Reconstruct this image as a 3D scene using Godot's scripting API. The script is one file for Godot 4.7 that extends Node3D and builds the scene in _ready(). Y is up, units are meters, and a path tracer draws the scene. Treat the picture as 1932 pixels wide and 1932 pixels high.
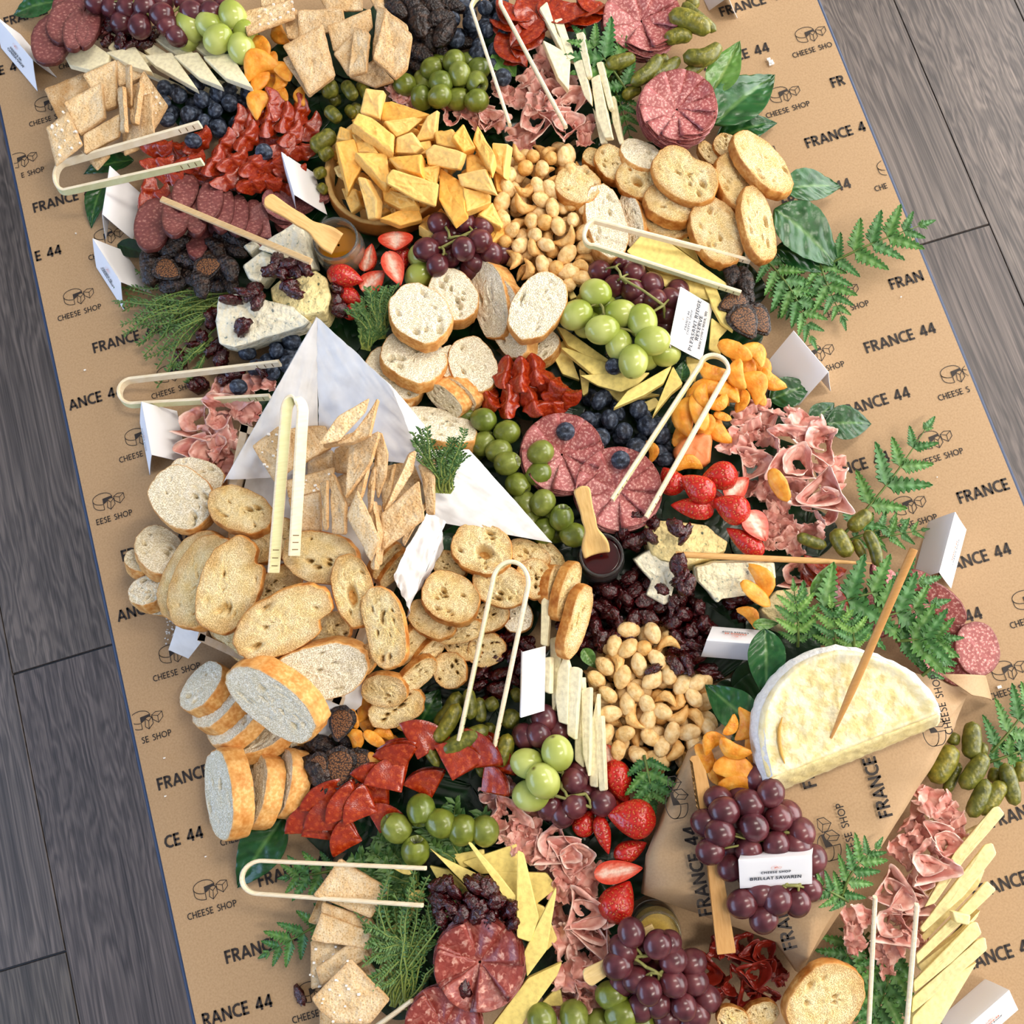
extends Node3D
# A grazing table seen from above: cheeses, cured meats, breads, fruit and nuts on printed kraft paper.
const TOP := 0.75                       # height of the table top
const UP := Vector3.UP
var eye := Vector3(0, TOP + 0.84, 0)    # where the photographer held the camera
var cb := Basis()                       # its axes
var rng := RandomNumberGenerator.new()
var zn := Vector3(0, 0, 1)              # the measuring frame: origin and magnification of measured coordinates
var M := {}                             # materials
var lib := {}                           # shared meshes
var clusters := {}                      # things waiting for a label that counts from a landmark
var leaf_n := 0

func zone(x: float, y: float, k: float) -> void:
	zn = Vector3(x, y, k)

func w2(a: float, b: float) -> Vector2:
	return Vector2(zn.x + a / zn.z, zn.y + b / zn.z)

func ray(p: Vector2) -> Vector3:
	return cb * Vector3((p.x - 966.0) / 1932.0, (966.0 - p.y) / 1932.0, -1.0)

func at(p: Vector2, h := 0.0) -> Vector3:       # the point at height h over the table top on the line of sight through p
	var d := ray(p)
	return eye + d * ((TOP + h - eye.y) / d.y)

func hit(p: Vector2, o: Vector3, n: Vector3) -> Vector3:
	var d := ray(p)
	return eye + d * (n.dot(o - eye) / n.dot(d))

func px(p: Vector2, h := 0.0) -> float:          # metres per measured unit there
	return (at(p + Vector2(4, 0), h) - at(p - Vector2(4, 0), h)).length() / 8.0

func heading(p: Vector2, h: float, deg: float) -> Vector3:
	var a := deg_to_rad(deg)
	return (at(p + Vector2(cos(a), sin(a)) * 4.0, h) - at(p, h)).normalized()

func frame(p: Vector2, h: float, deg: float, tilt := 0.0, roll := 0.0) -> Transform3D:
	var ex := heading(p, h, deg)
	var b := Basis(ex, UP, ex.cross(UP)) * Basis(Vector3.RIGHT, deg_to_rad(tilt)) * Basis(Vector3.BACK, deg_to_rad(roll))
	return Transform3D(b, at(p, h))

func K(hex: String) -> Color:
	return Color(hex).srgb_to_linear()

# ---------------------------------------------------------------- nodes
func tag(o: Node3D, label: String, category: String, group := "", kind := "") -> Node3D:
	o.set_meta("label", label)
	o.set_meta("category", category)
	if group != "": o.set_meta("group", group)
	if kind != "": o.set_meta("kind", kind)
	return o

var taken := {}
func numbered(s: String) -> String:
	var n: int = taken.get(s, 0)
	taken[s] = n + 1
	return s if n == 0 else "%s_%03d" % [s, n]

func thing(called: String, xf: Transform3D) -> Node3D:
	var o := Node3D.new()
	o.name = numbered(called)
	o.transform = xf
	add_child(o)
	return o

func part(parent: Node, called: String, mesh: Mesh, m: Material, xf := Transform3D()) -> MeshInstance3D:
	var o := MeshInstance3D.new()
	if parent == self:
		o.name = numbered(called)
	else:
		var k := 0
		o.name = called
		while parent.has_node(NodePath(String(o.name))):
			k += 1
			o.name = "%s_%03d" % [called, k]
	o.mesh = mesh
	o.material_override = m
	o.transform = xf
	parent.add_child(o, true)
	return o

func solo(called: String, mesh: Mesh, m: Material, xf: Transform3D, label: String, category: String, group := "") -> MeshInstance3D:
	var o := part(self, called, mesh, m, xf)
	tag(o, label, category, group)
	return o

func struct(called: String, mesh: Mesh, m: Material, xf := Transform3D(), parent: Node = self) -> MeshInstance3D:
	var o := part(parent, called, mesh, m, xf)
	if parent == self: o.set_meta("kind", "structure")
	return o

const ORD := ["", "second ", "third ", "fourth ", "fifth ", "sixth ", "seventh ", "eighth ", "ninth ", "tenth ", "eleventh ", "twelfth ", "thirteenth ", "fourteenth ", "fifteenth ", "sixteenth ", "seventeenth ", "eighteenth ", "nineteenth ", "twentieth ", "twenty-first ", "twenty-second ", "twenty-third ", "twenty-fourth ", "twenty-fifth ", "twenty-sixth ", "twenty-seventh ", "twenty-eighth ", "twenty-ninth ", "thirtieth "]
# every member of a cluster gets its own label: its look, then its rank by nearness to a landmark one can find
func rank(key: String, o: Node3D, look: String, category: String, group: String) -> void:
	if not clusters.has(key): clusters[key] = []
	clusters[key].append(o)
	tag(o, look, category, group)

func settle(key: String, p: Vector2, landmark: String) -> void:
	var spot := at(p, 0.02)
	var by_look := {}
	for o in clusters[key]:
		var k: String = o.get_meta("label")
		if not by_look.has(k): by_look[k] = []
		by_look[k].append(o)
	for k in by_look:
		var list: Array = by_look[k]
		list.sort_custom(func(a, b): return a.position.distance_to(spot) < b.position.distance_to(spot))
		for n in list.size():
			list[n].set_meta("label", "%s, %snearest %s" % [k, ORD[mini(n, 29)], landmark])
	clusters.erase(key)

# ---------------------------------------------------------------- geometry
class Geo:
	var v := PackedVector3Array()
	var c := PackedColorArray()
	var i := PackedInt32Array()
	func p(at: Vector3, col := Color.WHITE) -> int:
		v.append(at)
		c.append(col)
		return v.size() - 1
	func tri(a: int, b: int, d: int) -> void:
		i.append(a); i.append(b); i.append(d)
	func quad(a: int, b: int, d: int, e: int) -> void:      # a b d e in turn
		i.append(a); i.append(b); i.append(d); i.append(a); i.append(d); i.append(e)
	func flat_quad(a: Vector3, b: Vector3, d: Vector3, e: Vector3, col := Color.WHITE) -> void:
		quad(p(a, col), p(b, col), p(d, col), p(e, col))
	func box(lo: Vector3, hi: Vector3, col := Color.WHITE) -> void:
		var q := []
		for k in 8: q.append(Vector3(hi.x if k & 1 else lo.x, hi.y if k & 2 else lo.y, hi.z if k & 4 else lo.z))
		for f in [[0, 1, 3, 2], [5, 4, 6, 7], [4, 0, 2, 6], [1, 5, 7, 3], [2, 3, 7, 6], [4, 5, 1, 0]]: flat_quad(q[f[0]], q[f[1]], q[f[2]], q[f[3]], col)
	func ring_join(a: int, b: int, n: int, closed := true) -> void:   # two rows of n vertices
		for k in (n if closed else n - 1):
			var k2 := (k + 1) % n
			quad(a + k, b + k, b + k2, a + k2)
	func done() -> ArrayMesh:
		var nn := PackedVector3Array()
		nn.resize(v.size())
		for t in range(0, i.size(), 3):
			var a := v[i[t]]
			var nrm := (v[i[t + 2]] - a).cross(v[i[t + 1]] - a)
			nn[i[t]] += nrm; nn[i[t + 1]] += nrm; nn[i[t + 2]] += nrm
		for k in nn.size():
			nn[k] = nn[k].normalized() if nn[k].length_squared() > 1e-24 else Vector3.UP
		var arr := []
		arr.resize(Mesh.ARRAY_MAX)
		arr[Mesh.ARRAY_VERTEX] = v
		arr[Mesh.ARRAY_NORMAL] = nn
		arr[Mesh.ARRAY_COLOR] = c
		arr[Mesh.ARRAY_INDEX] = i
		var m := ArrayMesh.new()
		if i.is_empty(): return m
		m.add_surface_from_arrays(Mesh.PRIMITIVE_TRIANGLES, arr)
		return m

var noise := FastNoiseLite.new()
func nz(x: float, y: float, z := 0.0) -> float:          # smooth noise, about -1 to 1, one feature per unit
	return noise.get_noise_3d(x, y, z) * 1.6

# a closed lump: f(direction, up -1..1, turn 0..1) gives the surface point; g the colour
func blob(nu: int, nv: int, f: Callable, g: Callable) -> ArrayMesh:
	var o := Geo.new()
	for b in nv + 1:
		var th := PI * clampf(float(b) / nv, 0.004, 0.996)
		for a in nu:
			var ph := TAU * a / nu
			var d := Vector3(sin(th) * cos(ph), cos(th), sin(th) * sin(ph))
			var q: Vector3 = f.call(d)
			o.p(q, g.call(d, q))
	for b in nv: o.ring_join(b * nu, (b + 1) * nu, nu)
	return o.done()

# a tube along pts with radii rr; squash flattens it
func tube(o: Geo, pts: Array, rr: Array, n: int, col: Callable, squash := 1.0, up := Vector3.UP) -> void:
	var first := o.v.size()
	var m := pts.size()
	for k in m:
		var t: Vector3 = (pts[mini(k + 1, m - 1)] - pts[maxi(k - 1, 0)]).normalized()
		var s := t.cross(up)
		if s.length() < 0.05: s = t.cross(Vector3(1, 0.1, 0.2))
		s = s.normalized()
		var u := s.cross(t).normalized()
		for a in n:
			var ph := TAU * a / n
			o.p(pts[k] + (s * cos(ph) + u * sin(ph) * squash) * rr[k], col.call(float(k) / (m - 1), ph))
	for k in m - 1:
		o.ring_join(first + (k + 1) * n, first + k * n, n)
	for e in 2:
		var row := first + (0 if e == 0 else (m - 1) * n)
		var cc := o.p(pts[0 if e == 0 else m - 1], col.call(float(e), 0.0))
		for a in n:
			if e == 0: o.tri(cc, row + (a + 1) % n, row + a)
			else: o.tri(cc, row + a, row + (a + 1) % n)

# a sheet with thickness: f(u, v) gives the middle surface
func shell(o: Geo, nu: int, nv: int, f: Callable, th: float, g: Callable) -> void:
	var mid := PackedVector3Array()
	for b in nv + 1:
		for a in nu + 1: mid.append(f.call(float(a) / nu, float(b) / nv))
	var w := nu + 1
	var n1 := o.v.size()
	for side in 2:
		for b in nv + 1:
			for a in w:
				var du := mid[b * w + mini(a + 1, nu)] - mid[b * w + maxi(a - 1, 0)]
				var dv := mid[mini(b + 1, nv) * w + a] - mid[maxi(b - 1, 0) * w + a]
				var n := dv.cross(du).normalized()
				o.p(mid[b * w + a] + n * th * (0.5 if side == 0 else -0.5), g.call(float(a) / nu, float(b) / nv, side))
	var n2 := n1 + w * (nv + 1)
	for b in nv:
		for a in nu:
			var k := b * w + a
			o.quad(n1 + k, n1 + k + 1, n1 + k + w + 1, n1 + k + w)
			o.quad(n2 + k + w, n2 + k + w + 1, n2 + k + 1, n2 + k)
	for a in nu:
		o.quad(n2 + a, n2 + a + 1, n1 + a + 1, n1 + a)
		var k := nv * w + a
		o.quad(n1 + k, n1 + k + 1, n2 + k + 1, n2 + k)
	for b in nv:
		var k := b * w
		o.quad(n1 + k, n1 + k + w, n2 + k + w, n2 + k)
		k += nu
		o.quad(n2 + k, n2 + k + w, n1 + k + w, n1 + k)

# polygon corners softened and edges cut into steps
func soften(poly: PackedVector2Array, cut: float, step: float, rough: float, sd: float) -> PackedVector2Array:
	var out := PackedVector2Array()
	var n := poly.size()
	for k in n:
		var a := poly[k]
		var b := poly[(k + 1) % n]
		var l := a.distance_to(b)
		if l < 1e-6: continue
		var d := (b - a) / l
		var c := minf(cut, l * 0.35)
		var steps := maxi(1, int((l - 2 * c) / step))
		for s in steps + 1:
			var q := a + d * (c + (l - 2 * c) * s / steps)
			out.append(q + d.orthogonal() * rough * nz(q.x * 90.0 + sd, q.y * 90.0, sd))
	return out

# a flat piece: outline in x,z; its top lies at y = 0 (plus hf), its underside at -th
func slab(poly: PackedVector2Array, th: float, bev: float, rings: int, hf: Callable, colf: Callable) -> ArrayMesh:
	var o := Geo.new()
	var n := poly.size()
	var mid := Vector2.ZERO
	for q in poly: mid += q
	mid /= n
	var area := 0.0
	for k in n: area += poly[k].cross(poly[(k + 1) % n])
	if area < 0: poly.reverse()
	var reach := 0.0
	for q in poly: reach = maxf(reach, q.distance_to(mid))
	var inset := 1.0 - minf(0.3, bev / reach)
	for side in 2:
		var r := rings if side == 0 else 1
		var y := 0.0 if side == 0 else -th
		var c := o.p(Vector3(mid.x, y + (hf.call(mid, 0.0) if side == 0 else 0.0), mid.y), colf.call(mid, 0.0, side))
		var row := -1
		for b in r:
			var rho := inset * (b + 1) / r
			var first := o.v.size()
			for q in poly:
				var t := mid + (q - mid) * rho
				o.p(Vector3(t.x, y + (hf.call(t, rho) if side == 0 else 0.0), t.y), colf.call(t, rho, side))
			if row < 0:
				for k in n:
					if side == 0: o.tri(c, first + k, first + (k + 1) % n)
					else: o.tri(c, first + (k + 1) % n, first + k)
			elif side == 0: o.ring_join(row, first, n)
			else: o.ring_join(first, row, n)
			row = first
		# the edge: a soft shoulder, then the side
		var e1 := o.v.size()
		var ye := -bev * 0.55 if side == 0 else -th + bev * 0.55
		for q in poly: o.p(Vector3(q.x, ye + (hf.call(q, 1.0) if side == 0 else 0.0), q.y), colf.call(q, 1.0, side))
		if side == 0: o.ring_join(row, e1, n)
		else: o.ring_join(e1, row, n)
		if side == 1: o.ring_join(e1 - n - 1 - n, e1, n)
	return o.done()

func inside(q: Vector2, poly: PackedVector2Array) -> bool:
	return Geometry2D.is_point_in_polygon(q, poly)

func spots(poly: PackedVector2Array, gap: float, most: int) -> Array:    # scattered points, at least gap apart
	var lo := poly[0]
	var hi := poly[0]
	for q in poly:
		lo = lo.min(q)
		hi = hi.max(q)
	var out := []
	for t in most * 40:
		var q := Vector2(rng.randf_range(lo.x, hi.x), rng.randf_range(lo.y, hi.y))
		if not inside(q, poly): continue
		var ok := true
		for e in out:
			if e.distance_to(q) < gap:
				ok = false
				break
		if ok: out.append(q)
		if out.size() >= most: break
	return out

func outline(a: Array) -> PackedVector2Array:            # measured numbers in pairs
	var out := PackedVector2Array()
	for k in range(0, a.size(), 2): out.append(w2(a[k], a[k + 1]))
	return out

func middle(pp: PackedVector2Array) -> Vector2:
	var s := Vector2.ZERO
	for q in pp: s += q
	return s / pp.size()

# the plane a flat piece lies in, and its outline in that plane
func lay(pp: PackedVector2Array, h: float, deg: float, tilt: float) -> Array:
	var c := middle(pp)
	var xf := frame(c, h, deg, tilt)
	var out := PackedVector2Array()
	var inv := xf.affine_inverse()
	for q in pp:
		var l := inv * hit(q, xf.origin, xf.basis.y)
		out.append(Vector2(l.x, l.z))
	return [xf, out]

# ---------------------------------------------------------------- materials
func ntex(kind: int, freq: float, oct: int, stops: Array, size := 512, warp := 0.0, sd := 1, ret := -1) -> NoiseTexture2D:
	var n := FastNoiseLite.new()
	n.noise_type = kind
	n.seed = sd
	n.frequency = freq
	n.fractal_type = FastNoiseLite.FRACTAL_FBM if oct > 1 else FastNoiseLite.FRACTAL_NONE
	n.fractal_octaves = oct
	if ret >= 0: n.cellular_return_type = ret as FastNoiseLite.CellularReturnType
	if warp > 0:
		n.domain_warp_enabled = true
		n.domain_warp_amplitude = warp
		n.domain_warp_frequency = freq * 1.5
	var g := Gradient.new()
	var off := PackedFloat32Array()
	var col := PackedColorArray()
	for k in range(0, stops.size(), 2):
		off.append(stops[k])
		col.append(Color(stops[k + 1]))
	g.offsets = off
	g.colors = col
	var t := NoiseTexture2D.new()
	t.width = size
	t.height = size
	t.seamless = true
	t.noise = n
	t.color_ramp = g
	return t

func mat(key: String, hex: String, rough: float, tex: Texture2D = null, reach := 0.05, bump: Texture2D = null, relief := 0.0, spec := 0.5) -> StandardMaterial3D:
	var m := StandardMaterial3D.new()
	m.resource_name = key
	m.albedo_color = Color(hex)
	m.roughness = rough
	m.metallic_specular = spec
	m.vertex_color_use_as_albedo = true
	m.uv1_triplanar = true
	m.uv1_scale = Vector3.ONE / reach
	if tex: m.albedo_texture = tex
	if bump:
		m.heightmap_enabled = true
		m.heightmap_texture = bump
		m.heightmap_scale = relief
	M[key] = m
	return m

func U(key: String, s: float) -> StandardMaterial3D:      # the same material for a shared shape of size 1 that is drawn s metres large
	var k := "%s_%d" % [key, int(s * 1000)]
	if not M.has(k):
		var m: StandardMaterial3D = M[key].duplicate()
		m.uv1_scale *= s
		M[k] = m
	return M[k]

const SIMPLEX := FastNoiseLite.TYPE_SIMPLEX_SMOOTH
const CELL := FastNoiseLite.TYPE_CELLULAR

func make_materials() -> void:
	var grey := ntex(SIMPLEX, 0.02, 4, [0.0, "e0dcd8", 0.5, "f4f2f0", 1.0, "ffffff"])
	var fine := ntex(SIMPLEX, 0.09, 3, [0.0, "8a8a8a", 1.0, "ffffff"], 512, 0.0, 4)
	var fibre := ntex(SIMPLEX, 0.10, 4, [0.0, "e2dcd6", 0.5, "f4f1ee", 1.0, "ffffff"], 512, 10.0, 5)
	var lumps := ntex(SIMPLEX, 0.012, 4, [0.0, "000000", 1.0, "ffffff"], 512, 0.0, 6)
	var pores := ntex(CELL, 0.035, 2, [0.0, "000000", 0.22, "303030", 0.45, "c0c0c0", 1.0, "ffffff"], 512, 22.0, 7, FastNoiseLite.RETURN_DISTANCE)
	var poretint := ntex(CELL, 0.035, 2, [0.0, "d8c8a4", 0.22, "ece2c8", 0.45, "fdfaf0", 1.0, "ffffff"], 512, 22.0, 7, FastNoiseLite.RETURN_DISTANCE)
	var blotch := ntex(SIMPLEX, 0.014, 4, [0.0, "8a5a30", 0.35, "c89458", 0.6, "f0d4a0", 1.0, "ffffff"], 512, 0.0, 8)
	var flour := ntex(SIMPLEX, 0.03, 5, [0.0, "d8b488", 0.4, "eccfa4", 0.62, "f6e6cc", 0.8, "fff6ea", 1.0, "ffffff"], 512, 10.0, 9)
	mat("paper", "b89a76", 0.62, fibre, 0.11, fine, 0.006, 0.35)
	mat("ink", "2a211c", 0.7)
	mat("crumb_fresh", "ffffff", 0.9, poretint, 0.022, pores, 0.09, 0.2)
	mat("crumb_toast", "ffffff", 0.82, poretint, 0.018, pores, 0.08, 0.3)
	mat("crust", "ffffff", 0.6, flour, 0.06, lumps, 0.06, 0.4)
	var specks := ntex(SIMPLEX, 0.03, 4, [0.0, "8a6a48", 0.16, "c4a47c", 0.27, "ecdcc2", 0.6, "fdf4e4", 1.0, "ffffff"], 512, 8.0, 10)
	mat("cracker", "ffffff", 0.8, specks, 0.030, lumps, 0.10, 0.3)
	mat("salt", "f6f2ea", 0.35)
	mat("cheese_pale", "fbf2cc", 0.46, grey, 0.05, fine, 0.015, 0.45)
	mat("cheese_yellow", "fde688", 0.40, grey, 0.06, fine, 0.010, 0.45)
	mat("cheddar", "ffd480", 0.5, grey, 0.04, lumps, 0.05, 0.45)
	mat("rind", "ffffff", 0.75, grey, 0.05, fine, 0.03)
	var brie := ntex(SIMPLEX, 0.011, 5, [0.0, "e6d8ac", 0.30, "eee2ba", 0.48, "f3ead0", 0.58, "fbf8f0", 1.0, "ffffff"], 512, 40.0, 11)
	mat("brie", "f3efe0", 0.50, brie, 0.075, lumps, 0.15)
	mat("bloom", "f4f4f0", 0.85, grey, 0.04, lumps, 0.15, 0.3)
	mat("paste", "f4edcf", 0.5, grey, 0.05, lumps, 0.08)
	var blue := ntex(SIMPLEX, 0.016, 4, [0.0, "39506a", 0.09, "5f7784", 0.15, "a8b4ac", 0.22, "f4eedc", 0.6, "faf6e6", 1.0, "fffdf4"], 512, 30.0, 12)
	mat("blue_cheese", "fbf7ea", 0.6, blue, 0.05, lumps, 0.20, 0.4)
	var salami := ntex(CELL, 0.045, 1, [0.0, "f6e0d6", 0.16, "ecc4ba", 0.24, "cc8884", 0.36, "b66a68", 0.6, "a65a5a", 1.0, "bc7472"], 512, 34.0, 13, FastNoiseLite.RETURN_DISTANCE)
	mat("salami", "f2e2e0", 0.42, salami, 0.060, fine, 0.03, 0.5)
	var rustic := ntex(CELL, 0.030, 2, [0.0, "f8e6dc", 0.20, "e8c0b0", 0.30, "b46a60", 0.44, "8e403a", 0.7, "a04e46", 1.0, "c48478"], 512, 44.0, 14, FastNoiseLite.RETURN_DISTANCE)
	mat("salami_coarse", "f0d8d0", 0.34, rustic, 0.11, fine, 0.03, 0.5)
	var chor := ntex(CELL, 0.034, 2, [0.0, "f0b070", 0.20, "e08040", 0.34, "c85626", 0.52, "b04018", 0.75, "a43614", 1.0, "d06c34"], 512, 40.0, 15, FastNoiseLite.RETURN_DISTANCE)
	mat("chorizo", "d29c82", 0.26, chor, 0.085, fine, 0.03, 0.6)
	var round_s := ntex(CELL, 0.03, 2, [0.0, "dcb8ac", 0.20, "bc8c82", 0.36, "985f5c", 0.6, "865050", 1.0, "a87470"], 512, 30.0, 16, FastNoiseLite.RETURN_DISTANCE)
	mat("sausage", "dccaca", 0.42, round_s, 0.06, fine, 0.03, 0.5)
	var ham := ntex(SIMPLEX, 0.011, 4, [0.0, "d8b4ac", 0.30, "e4c4bc", 0.5, "f0dcd4", 0.64, "faeee8", 0.74, "fff6f0", 1.0, "ffffff"], 512, 50.0, 17)
	mat("ham", "ffffff", 0.38, ham, 0.07, fine, 0.02, 0.55)
	mat("coppa", "9c3424", 0.32, grey, 0.05, fine, 0.02, 0.55)
	mat("grape_red", "ffffff", 0.24, ntex(SIMPLEX, 0.01, 3, [0.0, "34141a", 0.5, "52262e", 1.0, "84504f"], 256, 0.0, 18), 0.05, null, 0.0, 0.5)
	mat("grape_green", "ffffff", 0.20, ntex(SIMPLEX, 0.01, 3, [0.0, "8e9c40", 0.5, "a2ac52", 1.0, "bcc472"], 256, 0.0, 19), 0.06, null, 0.0, 0.5)
	mat("stalk", "8a8a4a", 0.6, grey, 0.02)
	mat("blueberry", "ffffff", 0.5, ntex(SIMPLEX, 0.016, 4, [0.0, "141821", 0.45, "2a3140", 0.7, "4c5768", 1.0, "8a94a2"], 256, 0.0, 20), 0.016, fine, 0.02, 0.4)
	mat("cranberry", "ffffff", 0.24, ntex(SIMPLEX, 0.02, 3, [0.0, "1c0406", 0.5, "3a080c", 1.0, "641218"], 256, 0.0, 21), 0.02, lumps, 0.12, 0.6)
	mat("olive", "ffffff", 0.28, ntex(SIMPLEX, 0.012, 4, [0.0, "5a6220", 0.5, "727c30", 1.0, "949c4a"], 256, 0.0, 22), 0.035, fine, 0.006, 0.55)
	mat("dark_hole", "2a2e10", 0.6)
	mat("pickle", "ffffff", 0.36, ntex(SIMPLEX, 0.02, 4, [0.0, "444a1c", 0.4, "6a6c2c", 0.75, "8c883c", 1.0, "b4ac5a"], 256, 0.0, 23), 0.03, ntex(CELL, 0.05, 1, [0.0, "ffffff", 0.5, "606060", 1.0, "000000"], 256, 6.0, 24), 0.025, 0.5)
	mat("nut", "ffffff", 0.5, ntex(SIMPLEX, 0.012, 4, [0.0, "d0a972", 0.4, "e6c996", 0.75, "f2deb4", 1.0, "f8ebcc"], 256, 0.0, 25), 0.02, lumps, 0.06, 0.4)
	mat("apricot", "ffffff", 0.42, ntex(SIMPLEX, 0.014, 4, [0.0, "cc7a1c", 0.4, "e49a30", 0.75, "f0b048", 1.0, "f6c874"], 256, 0.0, 26), 0.05, lumps, 0.06, 0.45)
	mat("fig", "ffffff", 0.30, ntex(SIMPLEX, 0.02, 4, [0.0, "0a080a", 0.4, "1e1614", 0.65, "3a281e", 0.85, "563c2a", 1.0, "5a5664"], 256, 0.0, 27), 0.03, ntex(SIMPLEX, 0.03, 4, [0.0, "000000", 1.0, "ffffff"], 256, 20.0, 28), 0.20, 0.5)
	mat("fig_seed", "ffffff", 0.5, ntex(CELL, 0.09, 1, [0.0, "b8844a", 0.3, "6a4024", 0.6, "2c1a10", 1.0, "1c100a"], 256, 4.0, 29, FastNoiseLite.RETURN_DISTANCE), 0.03, null)
	mat("berry_skin", "ffffff", 0.28, ntex(CELL, 0.055, 1, [0.0, "f0c468", 0.09, "d8903c", 0.15, "9a1812", 0.36, "b41c16", 0.6, "c4241a", 1.0, "d03424"], 256, 2.0, 30, FastNoiseLite.RETURN_DISTANCE), 0.045, ntex(CELL, 0.055, 1, [0.0, "000000", 0.35, "a0a0a0", 1.0, "ffffff"], 256, 2.0, 30, FastNoiseLite.RETURN_DISTANCE), 0.08, 0.55)
	mat("berry_flesh", "ffffff", 0.30, grey, 0.02, null, 0.0, 0.5)
	mat("melon", "ee8c50", 0.35, grey, 0.03, fine, 0.02)
	var leaf := ntex(SIMPLEX, 0.02, 4, [0.0, "a0b090", 0.5, "dce8d0", 1.0, "ffffff"], 256, 0.0, 31)
	mat("leaf", "ffffff", 0.30, leaf, 0.06, fine, 0.012, 0.5)
	mat("fern", "ffffff", 0.42, leaf, 0.04, fine, 0.02, 0.45)
	mat("herb", "ffffff", 0.5, leaf, 0.03)
	var streak := ntex(SIMPLEX, 0.02, 4, [0.0, "eadfca", 0.5, "f8f2e6", 1.0, "ffffff"], 256, 0.0, 32)
	var bam := mat("bamboo", "ffffff", 0.5, streak, 0.03, fine, 0.01, 0.4)
	bam.uv1_scale = Vector3(12, 12, 90)
	mat("card", "f2f1f3", 0.6, null, 0.05, null, 0.0, 0.4)
	mat("print_grey", "3a4048", 0.7)
	mat("print_red", "e07a5c", 0.7)
	var parch := mat("parchment", "f3f3f3", 0.55, grey, 0.2, null, 0.0, 0.4)
	parch.backlight_enabled = true
	parch.backlight = Color(0.22, 0.22, 0.22)
	mat("box_wood", "c8b49c", 0.6, streak, 0.05, fine, 0.02)
	mat("table_edge", "2a3c5c", 0.45)
	mat("metal_leg", "30343a", 0.4)
	mat("honey", "98600e", 0.08, null, 0.05, null, 0.0, 0.5)
	mat("jam", "38060a", 0.12, null, 0.05, null, 0.0, 0.5)
	mat("mustard", "c2a24a", 0.35, grey, 0.02)
	var g := StandardMaterial3D.new()
	g.resource_name = "glass"
	g.albedo_color = Color(0.96, 0.98, 0.97, 0.05)
	g.refraction_enabled = true
	g.refraction_scale = 0.045
	g.roughness = 0.02
	M["glass"] = g
	var pane := StandardMaterial3D.new()
	pane.resource_name = "pane"
	pane.albedo_color = Color(0.95, 0.98, 1.0, 0.06)
	pane.transparency = BaseMaterial3D.TRANSPARENCY_ALPHA
	pane.roughness = 0.03
	M["pane"] = pane
	mat("wall", "b8b4ae", 0.9)
	mat("ceiling", "d0cec8", 0.9)
	mat("frame", "3a3c40", 0.5)
	var em := StandardMaterial3D.new()
	em.resource_name = "lamp_face"
	em.albedo_color = Color("ffffff")
	em.emission_enabled = true
	em.emission = Color("fff3e2")
	em.emission_energy_multiplier = 3.0
	M["lamp"] = em
	var wood := mat("floor_wood", "ffffff", 0.42, floor_grain(), 1.0, null, 0.0, 0.45)
	wood.uv1_triplanar = true
	wood.uv1_scale = Vector3(1.0 / 0.42, 1.0 / 0.42, 1.0 / 1.6)

# grain of the floor boards: long fibres with the arches of flat-sawn timber; rows of the picture run along the board
func floor_grain() -> ImageTexture:
	var w := 512
	var h := 512
	var d := PackedByteArray()
	d.resize(w * h * 3)
	var n := FastNoiseLite.new()
	n.frequency = 1.0
	n.seed = 5
	var k := 0
	for y in h:
		var v := float(y) / h
		var cv := cos(TAU * v)
		var sv := sin(TAU * v)
		for x in w:
			var u := float(x) / w
			var cu := cos(TAU * u)
			var su := sin(TAU * u)
			var warp := n.get_noise_3d(cu * 0.9 + 7.0, su * 0.9, cv * 0.7 + sv * 0.4)
			var bands := sin((u * 26.0 * TAU + warp * 26.0 + sin(TAU * v) * 1.6))
			var fib := n.get_noise_3d(cu * 26.0, su * 26.0, cv * 1.3 + 3.0) + 0.7 * n.get_noise_3d(cu * 70.0 + 9.0, su * 70.0, sv * 2.4)
			var g := clampf(0.56 + bands * 0.14 + fib * 0.30 + warp * 0.16, 0.0, 1.0)
			d[k] = int(lerpf(40, 142, g)); d[k + 1] = int(lerpf(37, 128, g)); d[k + 2] = int(lerpf(37, 118, g))
			k += 3
	return ImageTexture.create_from_image(Image.create_from_data(w, h, false, Image.FORMAT_RGB8, d))

# ---------------------------------------------------------------- the place
var x_left := 0.0
var x_right := 0.0

func block(lo: Vector3, hi: Vector3) -> ArrayMesh:
	var o := Geo.new()
	o.box(lo, hi)
	return o.done()

func area_light(called: String, pos: Vector3, towards: Vector3, size: Vector2, col: Color, energy: float) -> void:
	var l := AreaLight3D.new()
	l.name = called
	l.area_size = size
	l.light_color = col
	l.light_energy = energy
	l.area_range = 14.0
	l.area_attenuation = 2.0
	l.shadow_enabled = true
	add_child(l, true)
	l.look_at_from_position(pos, pos + towards, Vector3.UP if absf(towards.y) < 0.9 else Vector3.BACK)

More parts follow.
